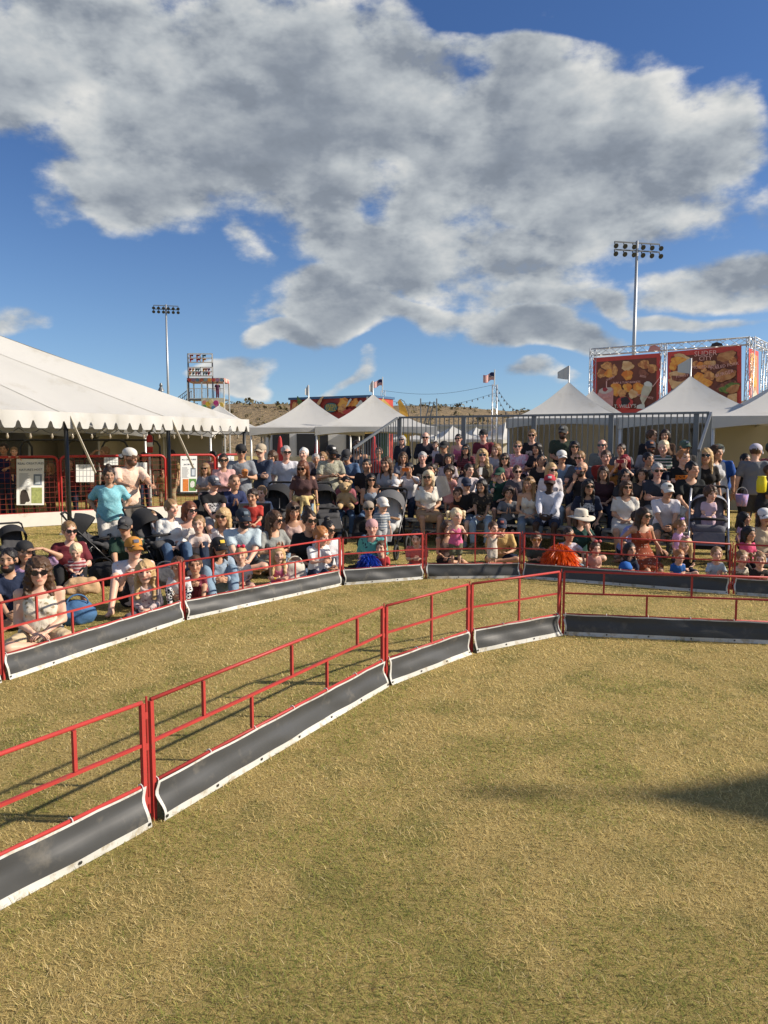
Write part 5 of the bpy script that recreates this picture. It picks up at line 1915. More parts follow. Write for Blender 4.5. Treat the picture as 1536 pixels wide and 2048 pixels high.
sticker([(1212, 775), (1214, 775), (1214, 762), (1212, 762)], PINK, box, 'straw')
sticker([(1281, 812), (1290, 812), (1288, 806), (1303, 780), (1305, 770), (1298, 764), (1290, 766), (1284, 778), (1280, 797), (1284, 806)], SHAKE, box, 'milkshake_glass')
sticker(blob(1296, 768, 8, 5, 10, seed=43), WHITEP, box, 'whipped_cream')
sticker([(1273, 817), (1290, 818), (1289, 811), (1281, 808), (1274, 811)], WHITEP, box, 'glass_foot')
sticker([(1304, 774), (1306, 774), (1319, 757), (1317, 757)], PINK, box, 'straw')
sticker(blob(1249, 806, 17, 13, rough=0.05, seed=44), SIGNRED, box, 'emblem')
sticker(blob(1250, 803, 9, 8, rough=0.25, seed=45), DARKP, box, 'emblem')
sticker(blob(1250, 797, 8, 3, rough=0.15, seed=46), DARKP, box, 'emblem')
words("T. WILLY'S", 1250, 812.5, 0.21, box, WHITEP)
words('MILK SHAKES', 1289, 793, 0.13, box, PINK, tilt=-14)
words('SURF & TURF BASKETS', 1253, 765, 0.12, box, PINK)
words('SHRIMP', 1221, 757, 0.12, box, PINK, tilt=20)
words('BITES', 1286, 753, 0.12, box, PINK, tilt=-14)
words('FREEZE', 1214, 794, 0.12, box, PINK, tilt=12)
sticker([(1296, 702.5), (1322, 701), (1319, 694), (1310, 690), (1300, 692)], CUP, box, 'header_badge')
# right picture board
lay[0] = 0.03
sticker([(1335, 826), (1483, 826), (1483, 691), (1335, 704)], SIGNRED, box, 'picture_board')
sticker([(1342, 820), (1474, 820), (1474, 703), (1342, 713)], SIGNDK, box, 'picture_ground')
for i, (u, v, ru, rv, ro, mm_) in enumerate(((1364, 716, 17, 8, 15, PALEB), (1357, 722, 15, 9, 0, ORNG), (1346, 732, 7, 10, 0, ORNG), (1354, 750, 16, 9, -8, PALEB), (1354, 766, 17, 12, 10, PALEB), (1357, 757, 15, 6, 5, MEAT),
                                             (1392, 728, 8, 6, 0, FRY), (1402, 731, 9, 7, 0, ORNG), (1416, 728, 10, 7, 0, FRY), (1426, 726, 6, 5, 0, PALEB), (1408, 740, 6, 6, 0, FRY),
                                             (1400, 757, 13, 12, 0, ORNG), (1418, 752, 11, 10, 0, FRY), (1410, 766, 14, 9, 0, ORNG), (1395, 768, 9, 8, 0, FRY),
                                             (1456, 720, 19, 8, -12, MEAT), (1452, 712, 20, 9, -20, BUN), (1466, 722, 8, 8, -20, FRY),
                                             (1455, 771, 22, 9, -18, MEAT), (1462, 775, 18, 9, -20, LEAF), (1447, 779, 10, 5, 0, LEAF), (1466, 778, 14, 8, -25, BUN), (1450, 750, 22, 12, -16, BUN))):
    sticker(blob(u, v, ru, rv, ro, seed=60 + i, rough=0.16), mm_, box)
sticker([(1446, 822), (1474, 820), (1474, 786), (1456, 790)], PALEB, box, 'parchment')
words('SLIDER', 1411, 707, 0.29, box, PINK)
words('CITY', 1411, 717, 0.24, box, PINK)
words('SMOKED BITES', 1408, 734, 0.17, box, PINK)
words('PULLED PORK', 1449, 732, 0.17, box, PINK, tilt=8)
words('BURGER', 1449, 747, 0.19, box, PINK, tilt=14)
words('TURKEY', 1364, 752, 0.14, box, PINK, tilt=6)
sticker([(1421, 694), (1446, 692), (1444, 687), (1434, 684), (1424, 687)], DARKP, box, 'header_badge')
# side board
sf, sdir, sn = plane_map(BR, BR2)
if sn.dot(Vector((1, 0, 0))) < 0:
    pass
lay[0] = 0.03
sticker([(1498, 824), (1517, 826), (1517, 703), (1498, 696)], SIGNRED, box, 'picture_board', sf, sn)
sticker([(1500, 820), (1515, 822), (1515, 712), (1500, 706)], mat('print_tan', (0.42, 0.24, 0.14), 0.6), box, 'picture_ground', sf, sn)
for i, (u, v, ru, rv, mm_) in enumerate(((1507, 715, 5, 9, ORNG), (1508, 727, 5, 8, FRY), (1505, 748, 4, 10, FRY), (1509, 765, 5, 10, ORNG), (1504, 790, 3, 18, CUP), (1510, 795, 4, 14, SHAKE))):
    sticker(blob(u, v, ru, rv, seed=90 + i), mm_, box, 'food_picture', sf, sn)
lay[0] = 0.03

# ------------------------------------------------------------------ red food trailer behind the peaked tents
TL0, TR0 = at(580, 881, 41).xy, at(742, 881, 38.5).xy
TA, TB = Vector((*TL0, 0)), Vector((*TR0, 0))
tq, td_, tn_ = plane_map(TA, TB)
tr = empty('food_trailer', TA)
tag(tr, 'red food trailer with painted mural and oval sign behind the peaked tents', 'trailer')
TRED = food('mural_red', (0.30, 0.02, 0.015), (0.45, 0.05, 0.03), 0.8)
zt = (tq(660, 795) - Vector((0, 0, 0))).z
m = MB()
L = (TB - TA).length
ang = math.atan2(td_.y, td_.x)
m.box((TB - TA) / 2 - tn_ * 1.2 + Vector((0, 0, zt / 2 + .2)), (L, 2.3, zt - .5), ang); m.build('body', TRED, tr)
m = MB(); m.box((TB - TA) / 2 - tn_ * 1.2 + Vector((0, 0, zt)), (L + .1, 2.5, .12), ang); m.build('roof_trim', mat('trim_blue', (0.05, 0.12, 0.24), 0.5), tr)
for s in (.3, .42):
    m = MB(); m.tube([(TB - TA) * s - tn_ * 0.02 + Vector((0, 0, .32)), (TB - TA) * s - tn_ * 0.3 + Vector((0, 0, .32))], 0.32, 16); m.build('wheel', POLED, tr)
lay[0] = 0.06
for i, (u, v, ru, rv, ro, mm_) in enumerate(((590, 822, 9, 20, 20, FRY), (600, 806, 5, 12, -20, LEAF), (626, 815, 14, 10, 0, MEAT), (688, 806, 12, 10, 0, ORNG), (684, 818, 8, 9, 20, FRY), (710, 806, 9, 8, -10, ORNG), (699, 826, 12, 9, 0, SIGNRED), (722, 812, 10, 9, 0, WHITEP), (640, 802, 3, 10, 30, PALEB), (698, 804, 2, 9, 30, WHITEP), (735, 800, 2, 8, 0, WHITEP), (608, 836, 10, 9, 0, MEAT))):
    sticker(blob(u, v, ru, rv, ro, seed=120 + i, rough=0.3), mm_, tr, 'mural_picture', tq, tn_, TA)
sticker(blob(662, 815, 14, 10.5, 0, rough=0.03, seed=140), DARKP, tr, 'sign_rim', tq, tn_, TA)
sticker(blob(662, 815, 12.5, 9, 0, rough=0.03, seed=141), mat('sign_teal', (0.10, 0.20, 0.20), 0.6), tr, 'sign_face', tq, tn_, TA)
words('FRESH', 662, 812.5, 0.24, tr, mat('sign_yellow', (0.65, 0.45, 0.05), 0.6), tq, td_, tn_, TA)
words('GRILL', 662, 819, 0.24, tr, MATS['sign_yellow'], tq, td_, tn_, TA)
lay[0] = 0.03

# white vendor trailer under the peaked tents
vt = empty('vendor_trailer', (*at(655, 881, 32.5).xy, 0), R(3))
tag(vt, 'white vendor trailer with dark serving windows under the peaked tents', 'trailer')
m = MB(); m.box((0, 0, 1.45), (5.2, 2.2, 2.3)); m.build('body', mat('trailer_white', (0.68, 0.68, 0.66), 0.4), vt)
for x, w in ((-1.9, .7), (-.6, 1.3), (1.5, 1.4)):
    m = MB(); m.box((x, -1.11, 1.75), (w, 0.06, 0.9)); wn = m.build('serving_window', mat('window_dark', (0.03, 0.03, 0.035), 0.2), vt)
    m = MB(); m.box((x, -1.2, 1.27), (w + .1, 0.2, 0.04)); m.build('sill', ALU, wn)
m = MB(); m.box((2.35, -1.11, 1.3), (.35, .04, 1.9)); m.build('menu_board', mat('menu_green', (0.04, 0.09, 0.05), 0.6), vt)
for x in (-1, 1):
    m = MB(); m.tube([(x, -1.0, .32), (x, -.75, .32)], .32, 16); m.build('wheel', POLED, vt)
# long pale shed far behind the bleacher
sh = empty('storage_shed', (*at(915, 881, 72).xy, 0), R(0))
tag(sh, 'long pale grey storage shed with small dark windows beyond the bleacher', 'shed')
m = MB(); m.box((0, 0, 1.6), (13, 4, 3.2)); m.build('wall', mat('shed_grey', (0.42, 0.43, 0.44), 0.6), sh)
m = MB(); m.box((0, 0, 3.3), (13.4, 4.4, 0.2)); m.build('roof', mat('shed_roof', (0.30, 0.31, 0.32), 0.5), sh)
for x in (-5.6, -5.0):
    for z in (2.3, 2.75):
        m = MB(); m.box((x, -2.01, z), (.45, .04, .35)); m.build('window', mat('window_dark', (0.03, 0.03, 0.035), 0.2), sh)
# closed red parasols
for i, (u, Y, v0, v1, lb) in enumerate(((560, 24.2, 872, 935, 'closed red parasol behind the man in the white polo'), (634, 24.4, 878, 930, 'closed red parasol behind the woman in brown'), (748, 22.3, 872, 930, 'closed red parasol beside the left end of the bleacher'))):
    c = at(u, 881, Y)
    r_ = empty('parasol', (c.x, c.y, 0)); tag(r_, lb, 'parasol', 'closed red parasols')
    z1 = at(u, v0, Y).z
    m = MB(); m.tube([(0, 0, 0.04), (0, 0, z1)], 0.02, 8); m.build('pole', POLEW, r_, True)
    m = MB(); m.lathe([(0.10, z1 - 1.25), (0.13, z1 - 1.1), (0.10, z1 - .5), (0.05, z1 - .08), (0.02, z1)], 12, sx=1, sy=.8); m.build('canopy', mat('parasol_red', (0.45, 0.04, 0.045), 0.8, bump=0.6, bscale=20), r_, True)
    m = MB(); m.lathe([(0.25, 0), (0.25, 0.06), (0.05, 0.09)], 14); m.build('base', POLED, r_)


# ------------------------------------------------------------------ floodlight masts
def mast(u, Y, v_top, width_px, rows, n, label, yaw):
    c = at(u, 881, Y)
    zt_ = at(u, v_top, Y).z
    r_ = empty('floodlight_mast', (c.x, c.y, 0), yaw)
    tag(r_, label, 'floodlight', 'stadium floodlight masts')
    W_ = width_px / FOC * Y
    m = MB(); m.tube([(0, 0, -1), (0, 0, zt_ * .5), (0, 0, zt_)], [0.18, 0.15, 0.10], 12); m.build('mast', mat('mast_steel', (0.40, 0.42, 0.44), 0.4, 0.5), r_, True)
    for k in range(rows):
        z = zt_ - 0.15 - k * 0.155 * W_
        m = MB(); m.bar((-W_ / 2, 0, z), (W_ / 2, 0, z), 0.09); m.build('crossarm', STEEL, r_)
        for i in range(n):
            x = -W_ / 2 + W_ * i / (n - 1)
            m = MB()
            M = Matrix.Rotation(R(-62), 3, 'X')
            m.bar((x, 0, z), (x, -0.1, z - .28), 0.06)
            m.lathe([(0.06, 0.13), (0.11, 0.05), (0.18, -0.05), (0.20, -0.10), (0.16, -0.105)], 12, (x, -0.18, z - 0.34), M)
            m.build('floodlight', mat('lamp_housing', (0.05, 0.055, 0.06), 0.4, 0.4), r_)
    return r_


mast(1262, 60, 482, 96, 2, 6, 'tall floodlight mast rising behind the food billboard', R(12))
mast(339, 96, 609, 46, 2, 6, 'tall floodlight mast behind the big white tent', R(14))

# ------------------------------------------------------------------ ride tower far left
RY = 62.0
rc_ = at(414, 881, RY)
ride = empty('ride_tower', (rc_.x, rc_.y, 0), R(0))
tag(ride, 'fairground slide tower with painted panels and letter frames above the tent', 'ride')
rz_ = lambda v: at(414, v, RY).z
rx_ = lambda u: at(u, 881, RY).x - rc_.x
WHT = mat('ride_white', (0.66, 0.66, 0.64), 0.4)
m = MB()
for u in (380, 428):
    m.bar((rx_(u), 0, 0), (rx_(u), 0, rz_(707)), 0.10)
m.build('sign_post', mat('ride_dark', (0.10, 0.10, 0.12), 0.5), ride)
for (v0, v1) in ((708, 725), (735, 752)):
    m = MB()
    for v in (v0, (v0 + v1) / 2, v1):
        m.bar((rx_(381), -.08, rz_(v)), (rx_(428), -.08, rz_(v)), 0.09)
    for u in (381, 405, 428):
        m.bar((rx_(u), -.09, rz_(v0)), (rx_(u), -.09, rz_(v1)), 0.07)
    m.build('letter_frame', WHT, ride)
LC = [(0.65, 0.28, 0.04), (0.50, 0.06, 0.05), (0.30, 0.16, 0.28), (0.12, 0.22, 0.30), (0.45, 0.12, 0.06), (0.18, 0.26, 0.26)]
k = 0
for (v, us) in ((712, (388, 401, 413)), (720, (388, 401, 413)), (739, (385, 391, 397, 402, 412, 417, 422)), (747, (385, 391, 397, 402, 412, 417, 422))):
    for u in us:
        m = MB(); c = LC[(k * 5 + int(u)) % 6]; k += 1
        s = 3.6 if v < 730 else 2.4
        x0, x1, z0, z1 = rx_(u - s), rx_(u + s), rz_(v + 2.8), rz_(v - 2.8)
        m.box(((x0 + x1) / 2, -.16, z1 - .08), (x1 - x0, .05, .10)); m.box((x0 + .06, -.16, (z0 + z1) / 2 - .06), (.11, .05, (z1 - z0) * .8))
        m.box(((x0 + x1) / 2, -.16, (z0 + z1) / 2), ((x1 - x0) * .7, .05, .07))
        if k % 2: m.box((x1 - .06, -.16, (z0 + z1) / 2), (.11, .05, (z1 - z0) * .5))
        m.build('letter_panel', mat('letter_%d' % ((k * 5 + int(u)) % 6), c, 0.5), ride)
D = 2.0
plat_z = rz_(797)
m = MB()
for u in (378, 406, 450):
    for y in (0, D):
        m.bar((rx_(u), y, 0), (rx_(u), y, rz_(760)), 0.10)
m.build('frame', WHT, ride)
m = MB(); m.box((rx_(414), D / 2, plat_z - .06), (rx_(450) - rx_(378), D, 0.12)); m.build('platform', STEEL, ride)
FASC = food('ride_fascia', (0.62, 0.52, 0.42), (0.42, 0.10, 0.10), 1.6)
m = MB(); m.box((rx_(414), D / 2, rz_(760)), (rx_(451) - rx_(377), D + .1, rz_(756) - rz_(764))); m.build('fascia', FASC, ride)
for i, u in enumerate(range(382, 450, 8)):
    m = MB(); m.lathe([(0.001, 0), (.14, 0), (.14, .03), (.001, .03)], 10, (rx_(u), -.08, rz_(760)), Matrix.Rotation(R(90), 3, 'X')); m.build('fascia_rosette', mat('letter_%d' % (i % 6), LC[i % 6], 0.5), ride)
m = MB(); m.box((rx_(428), -.05, (rz_(796) + rz_(821)) / 2), (rx_(451) - rx_(405), .06, rz_(796) - rz_(821))); m.build('painted_panel', mat('ride_cream', (0.70, 0.66, 0.52), 0.5), ride)
for i, (u, v, r, cc) in enumerate(((411, 805, 4, (0.65, 0.25, .2)), (418, 808, 5, (0.72, 0.48, 0.05)), (411, 814, 4, (0.10, 0.35, 0.12)), (424, 803, 4, (.72, .62, .3)), (434, 806, 5, (0.5, 0.05, 0.22)), (437, 813, 4, (0.6, 0.15, 0.30)), (429, 816, 4, (0.10, 0.25, 0.45)), (444, 810, 5, (0.70, 0.50, .10)), (420, 817, 4, (0.45, .3, .1)))):
    m = MB(); rr2 = r / FOC * RY
    m.lathe([(0.001, 0), (rr2, 0), (rr2, .03 + i * .004), (.001, .03 + i * .004)], 14, (rx_(u), -.08, rz_(v)), Matrix.Rotation(R(90), 3, 'X')); m.build('painted_ball', mat('ball_%d' % i, cc, 0.5), ride)
m = MB()
for v in (777, 797):
    m.bar((rx_(378), 0, rz_(v)), (rx_(450), 0, rz_(v)), 0.05)
for u in range(380, 451, 3):
    m.bar((rx_(u), 0, rz_(797)), (rx_(u), 0, rz_(777)), 0.025)
m.build('railing', WHT, ride)
for y in (0, D * .6):
    m = MB()
    m.bar((rx_(378), y, rz_(797)), (rx_(345), y, rz_(825)), .08)
    m.bar((rx_(378), y, rz_(780)), (rx_(345), y, rz_(805)), .05)
    for i in range(10):
        t = i / 9
        a_ = Vector((rx_(378), y, rz_(797))).lerp(Vector((rx_(345), y, rz_(825))), t)
        m.bar(a_, a_ + Vector((0, 0, rz_(780) - rz_(797))), .03)
    m.build('stair_side', STEEL, ride)
# small lamp on a pole left of the mast
lp_ = at(325, 881, 70)
lo_ = empty('lamp_post', (lp_.x, lp_.y, 0)); tag(lo_, 'small lamp post peeking over the big tent roof', 'lamp post')
zz = at(325, 766, 70).z
m = MB(); m.tube([(0, 0, 0), (0, 0, zz - .6)], .07, 8); m.build('pole', STEEL, lo_)
m = MB(); m.lathe([(.30, zz - .75), (.28, zz - .65), (.12, zz - .35), (.16, zz - .2), (.08, zz)], 12, (0, 0, 0)); m.build('lamp_head', STEEL, lo_)


# ------------------------------------------------------------------ flags and string lights
def us_flag(u0, v0, u1, v1, Y, label, base_v):
    """pole on the right-hand side, flag streaming left"""
    a, b = at(u1, v0, Y), at(u0, v1, Y)
    Wd, Hh = a.x - b.x, (a.z - b.z) * 0.72
    r_ = empty('flag', (a.x, Y, 0)); tag(r_, label, 'flag', 'american flags')
    m = MB(); m.tube([(0.03, 0, at(u1, base_v, Y).z), (0.03, 0, a.z + .15)], 0.03, 8); m.build('flagpole', POLEW, r_)
    fnc = lambda s, t: Vector((-Wd * s, 0.10 * math.sin(s * 6), a.z - Hh * t - 0.30 * (a.z - b.z) * s ** 1.2 + 0.05 * math.sin(s * 7)))
    rm, wm = mat('flag_red', (0.42, 0.03, 0.04), 0.8), mat('flag_white', (0.66, 0.64, 0.62), 0.8)
    for i in range(13):
        m = MB(); m.slab(lambda s, t: fnc(s, (i + t) / 13), 10, 1, (0, 0.004, 0)); m.build('stripe', rm if i % 2 == 0 else wm, r_)
    m = MB(); m.slab(lambda s, t: fnc(s * .4, t * 7 / 13) + Vector((0, -.008, 0)), 5, 3, (0, 0.003, 0)); m.build('canton', cloth((0.03, 0.04, 0.12), 'dots', (0.6, 0.6, 0.6), 0.5), r_)
    m = MB(); m.slab(lambda s, t: fnc(s * .4, t * 7 / 13) + Vector((0, .010, 0)), 5, 3, (0, -0.003, 0)); m.build('canton', cloth((0.03, 0.04, 0.12), 'dots', (0.6, 0.6, 0.6), 0.5), r_)
    return r_


us_flag(744, 759, 764, 776, 45, 'american flag flying above the right of the two twin tents', 785)
us_flag(966, 745, 988, 766, 40, 'american flag on the truss tower behind the bleacher', 772)


def tower(u, v, Y, label):
    c = at(u, 881, Y); zt_ = at(u, v, Y).z
    r_ = empty('truss_tower', (c.x, c.y, 0)); tag(r_, label, 'tower', 'truss towers with string lights')
    truss((0, 0, 0), (0, 0, zt_), 0.24, r_, 'truss')
    return Vector((c.x, c.y, zt_))


TW1 = tower(766, 781, 45.2, 'slim truss tower under the left american flag')
TW2 = tower(988, 769, 40.2, 'slim truss tower under the right american flag')


def lights(a, b, sag, label, bulbs):
    r_ = empty('light_string', a); tag(r_, label, 'string lights', 'strings of festoon lights')
    a, b = Vector(a), Vector(b)
    q = [(a + (b - a) * t + Vector((0, 0, -sag * math.sin(math.pi * t)))) - a for t in np.linspace(0, 1, 17)]
    m = MB(); m.tube(q, 0.008, 5); m.build('cable', POLED, r_)
    if bulbs:
        for i in range(1, bulbs):
            t = i / bulbs
            p = (b - a) * t + Vector((0, 0, -sag * math.sin(math.pi * t)))
            m = MB(); m.lathe([(.001, -.12), (.035, -.08), (.02, -.02), (.015, 0)], 6, p); m.build('bulb', mat('bulb_dark', (0.08, .075, .07), .3), r_)


lights(TW1, TW2, 0.35, 'upper cable strung between the two truss towers', 0)
lights(TW1 - Vector((0, 0, .5)), TW2 - Vector((0, 0, .45)), 0.55, 'lower festoon light string between the two truss towers', 22)
lights(TW2, at(1085, 833, 25), 0.5, 'festoon light string from the truss tower down to the right', 14)
lights(TW2 - Vector((0, 0, .3)), at(1065, 838, 24), 0.6, 'lower festoon light string from the truss tower down to the right', 12)
# yellow feather banner and yellow canopy
fbp = at(812, 881, 34)
fb_ = empty('feather_banner', (fbp.x, fbp.y, 0)); tag(fb_, 'yellow and grey feather banner behind the stair rail', 'banner')
z1 = at(812, 798, 34).z
pole_pts = [Vector((.16, 0, 0)), Vector((.16, 0, z1 * .7)), Vector((.08, 0, z1 * .88)), Vector((-.08, 0, z1 * .97)), Vector((-.26, 0, z1))]
m = MB(); m.tube(pole_pts, .015, 6); m.build('pole', POLED, fb_)
def fbf(s, t):
    z = 1.1 + (z1 - 1.12) * t
    e = .15 if z < z1 * .7 else .15 - .42 * ((z - z1 * .7) / (z1 * .3)) ** 2
    return Vector((e - (0.38 - (0.20 * max(0, t - .75) / .25)) * (1 - s) * (1 if t < .98 else .3), 0.03 * math.sin(t * 8), z))
m = MB(); m.slab(lambda s, t: fbf(s, t * .66), 4, 10, (0, .003, 0)); m.build('banner_cloth', mat('feather_yellow', (0.62, 0.52, 0.03), .7), fb_)
m = MB(); m.slab(lambda s, t: fbf(s, .66 + t * .34), 4, 8, (0, .003, 0)); m.build('banner_cloth', mat('feather_orange', (0.55, .36, .08), .7, var=.4), fb_)
canopy('peaked_tent', (*at(766, 881, 33).xy, 0), 1.7, 2.4, 3.75, R(10), 'yellow canopy tent peeking out behind the right twin tent', 'yellow tents', (), False)
for ch in col.objects:
    if ch.parent and ch.parent.get('label', '').startswith('yellow canopy') and ch.name.split('.')[0] in ('roof', 'valance'):
        ch.data.materials[0] = mat('tent_yellow', (0.62, 0.42, 0.12), 0.6, trans=0.15)
# volleyball style posts and swing frame seen over the rail
sw = empty('swing_ride', (*at(850, 881, 55).xy, 0)); tag(sw, 'thin swing ride frame with slanting bars on the far field', 'ride')
m = MB()
for u in (841, 873):
    x = at(u, 881, 55).x - at(850, 881, 55).x
    m.tube([(x, 0, 0), (x, 0, at(u, 797, 55).z)], .05, 6)
zb = at(850, 806, 55).z
m.bar((at(841, 881, 55).x - at(850, 881, 55).x, 0, zb), (at(873, 881, 55).x - at(850, 881, 55).x, 0, zb), .05)
m.bar((-.1, 0, zb - 1.6), (.35, 0, zb + .1), .08); m.bar((.2, 0, zb - 1.6), (.65, 0, zb + .1), .08)
m.build('frame', STEEL, sw)
# ------------------------------------------------------------------ the crowd
WH = (0.70, 0.70, 0.68); BK = (0.016, 0.016, 0.018); NV = (0.018, 0.026, 0.055); GY = (0.24, 0.25, 0.26); LG = (0.42, 0.43, 0.44)
MR = (0.13, 0.022, 0.030); PK = (0.58, 0.30, 0.28); HP = (0.62, 0.12, 0.24); LB = (0.36, 0.50, 0.58); BL_ = (0.06, 0.11, 0.22); DG = (0.020, 0.045, 0.032)
OL = (0.085, 0.085, 0.045); BR_ = (0.10, 0.055, 0.045); CR = (0.60, 0.50, 0.36); RD = (0.46, 0.035, 0.035); TN = (0.38, 0.27, 0.16); YL = (0.62, 0.42, 0.12)
JN = (0.075, 0.125, 0.21); LJ = (0.19, 0.27, 0.36); DJ = (0.022, 0.032, 0.058); KH = (0.30, 0.24, 0.15); TE = (0.05, 0.26, 0.25); RB = (0.035, 0.10, 0.36); PU = (0.40, 0.33, 0.55)


def row_pos(u, k, back=0.16):
    r = (u - 768) / FOC
    b = BO + BN * (RUN * k + back)
    s = (b.x - r * b.y) / (-BU.x + r * BU.y)
    return b + BU * s + Vector((0, 0, RISE * k))


CLAMPED = []
JOINTS = {}


def P(u, v, Y, pose, sex, age, skin, hair, top, bottom, arms, label, rz=None, z=0.0, key=None, **o):
    """one spectator whose head top shows at photo pixel (u, v), at distance Y (or on bleacher row Y if a string)"""
    if isinstance(Y, str):
        pos = row_pos(u, float(Y))
        pos.z += z
        if rz is None:
            rz = -14 + random.uniform(-12, 12)
    else:
        if 11.15 <= Y < 18:
            Y *= 0.94
        p = at(u, 881, Y)
        pos = Vector((p.x, Y, z))
        if rz is None:
            rz = random.uniform(-15, 15)
    zt_ = at(u, v, pos.y).z
    o.setdefault('lean', {'bench': 10, 'cross': 10, 'kneesup': 16, 'chair': -4, 'low': 6}.get(pose, 4) + random.uniform(-4, 4))
    o.setdefault('yaw', random.uniform(-22, 22))
    o.setdefault('pitch', random.uniform(-2, 9))
    J = skeleton(pose, sex, age, arms.split('+'), o, 1.0)
    extra = 0.022 if o.get('hat') else 0.012
    S = (zt_ - pos.z - J['seat']) / (J['top'] + extra - J['seat'])
    S2 = min(1.16, max(0.80, S))
    if abs(S2 - S) > 0.03:
        CLAMPED.append((label, round(S, 2)))
    lod = 0 if pos.y < 9.3 else 1 if pos.y < 12.6 else 2
    J, b = person(pos, R(rz), pose, sex, age, S2, skin, hair, top, bottom, arms, label, o, lod)
    if key:
        JOINTS[key] = (J, b, pos, R(rz))
    return b


def wpt(key, p):
    """local point of a keyed person in world coordinates"""
    J, b, pos, a = JOINTS[key]
    return Vector(pos) + Vector(rot_z(A3(*p), a))


GL = 'spectators sitting on the grass'
# ---- left, near the fence
P(66, 1110, 6.85, 'cross', 'f', 'a', 'fair', ('curly', 'brown'), ('tank', (0.62, 0.56, 0.46), 'floral', (0.30, 0.25, 0.16)), ('shorts', (0.50, 0.40, 0.26)), 'lap', 'woman with curly brown hair and sunglasses in white floral top by the fence', rz=22, shades=True, fat=0.55, yaw=6, pitch=4, group=GL, shoes=(0.05, 0.03, 0.02))
P(6, 1093, 7.7, 'cross', 'm', 'a', 'olive', ('short', 'black'), ('tee', NV), ('shorts', BK), 'fore', 'dark haired man cut off by the left edge of the picture', rz=30, beard=True, group=GL)
P(40, 1076, 8.25, 'cross', 'f', 'a', 'tan', ('bob', 'black'), ('tee', (0.34, 0.22, 0.36)), ('leggings', BK), 'lap+shield', 'woman with black hair in lavender shading her eyes with her hand', rz=20, group=GL, yaw=14, hat=('back', BK))
P(130, 1039, 9.35, 'low', 'f', 'a', 'pink', ('short', 'light'), ('tee', MR), ('leggings', BK), 'hold', 'woman in maroon t-shirt and sunglasses holding a baby', rz=24, seat=0.10, shades=True, fat=0.4, yaw=16, key='L4', group=GL)
P(144, 1084, 9.05, 'legs', 'm', 'b', 'fair', ('short', 'pale'), ('tee', (0.30, 0.06, 0.07), 'stripe', (0.5, 0.4, 0.4)), ('pants', DJ), 'lap', 'blond baby in red stripes on the lap of the maroon t-shirt woman', rz=24, z=0.24, pitch=22, group=GL)
P(215, 933, 11.8, 'stand', 'f', 'a', 'olive', ('bun', 'dark'), ('tee', (0.17, 0.43, 0.50), 'camo', (0.26, 0.52, 0.58), 2.2), ('shorts', (0.66, 0.63, 0.58)), 'pocket', 'standing woman with a hair bun in light blue t-shirt and white shorts', rz=18, fat=0.75, yaw=10, pitch=4, group='standing spectators', key='L5')
P(252, 893, 13.0, 'stand', 'm', 'a', 'tan', ('short', 'brown'), ('tee', (0.72, 0.53, 0.42)), ('pants', (0.10, 0.09, 0.08)), 'reach', 'standing bearded man in peach t-shirt with white backward cap', rz=40, beard=True, hat=('back', (0.62, 0.59, 0.54)), yaw=26, shades=True, tint=(0.10, 0.06, 0.04), group='standing spectators')
P(250, 1029, 10.4, 'cross', 'm', 'a', 'tan', ('short', 'dark'), ('tee', DG), ('shorts', (0.03, 0.035, 0.05)), 'fore', 'man in dark green t-shirt with black cap and sunglasses', rz=4, shades=True, hat=('cap', (0.05, 0.05, 0.055), (0.03, 0.03, 0.03), (0.12, 0.12, 0.12)), yaw=-2, group=GL)
P(262, 1066, 8.6, 'kneesup', 'm', 'a', 'fair', ('short', 'brown'), ('tee', (0.60, 0.58, 0.62)), ('shorts', (0.04, 0.04, 0.05)), 'fore', 'barefoot man in white t-shirt with mustard and black cap', rz=14, shades=True, hat=('cap', (0.50, 0.22, 0.035), (0.42, 0.18, 0.03), (0.10, 0.10, 0.14)), yaw=24, lean=20, knee=0.24, group=GL)
P(286, 1115, 8.0, 'cross', 'f', 'c', 'fair', ('long', 'blond'), ('long', (0.56, 0.46, 0.44), 'floral', (0.30, 0.16, 0.18), 1.6), ('leggings', (0.10, 0.08, 0.10)), 'lap', 'blonde girl in a pink speckled long-sleeved shirt by the fence', rz=8, yaw=4, lean=14, group=GL)
P(350, 1109, 8.5, 'kneesup', 'f', 'c', 'tan', ('pony', 'brown'), ('tee', (0.62, 0.60, 0.60)), ('leggings', (0.70, 0.70, 0.68), 'check', (0.02, 0.02, 0.02)), 'hug', 'girl in black and white checkered leggings and white top', rz=14, yaw=8, group=GL)
P(386, 1106, 8.75, 'kneesup', 'f', 'c', 'tan', ('pony', 'brown'), ('long', (0.16, 0.028, 0.045), 'dots', (0.30, 0.15, 0.18)), ('shorts', (0.20, 0.05, 0.07)), 'fore', 'girl in a maroon long-sleeved top behind the fence post', rz=10, yaw=2, group=GL)
P(336, 996, 11.6, 'low', 'f', 'a', 'fair', ('short', 'light'), ('long', WH), ('jeans', JN), 'lap', 'young woman in white shirt and jeans beside the black stroller', rz=28, seat=0.20, yaw=22, group=GL)
P(372, 1001, 11.75, 'low', 'f', 'a', 'pink', ('bob', 'auburn'), ('tank', (0.66, 0.62, 0.58)), ('jeans', DJ), 'hold', 'red haired woman with sunglasses in white tank top', rz=26, seat=0.16, shades=True, yaw=20, group=GL)
P(393, 1028, 11.5, 'low', 'm', 'k', 'fair', ('short', 'light'), ('tee', (0.60, 0.50, 0.46)), ('pants', KH), 'clap', 'toddler in pale top beside the red haired woman', rz=20, seat=0.22, group=GL)
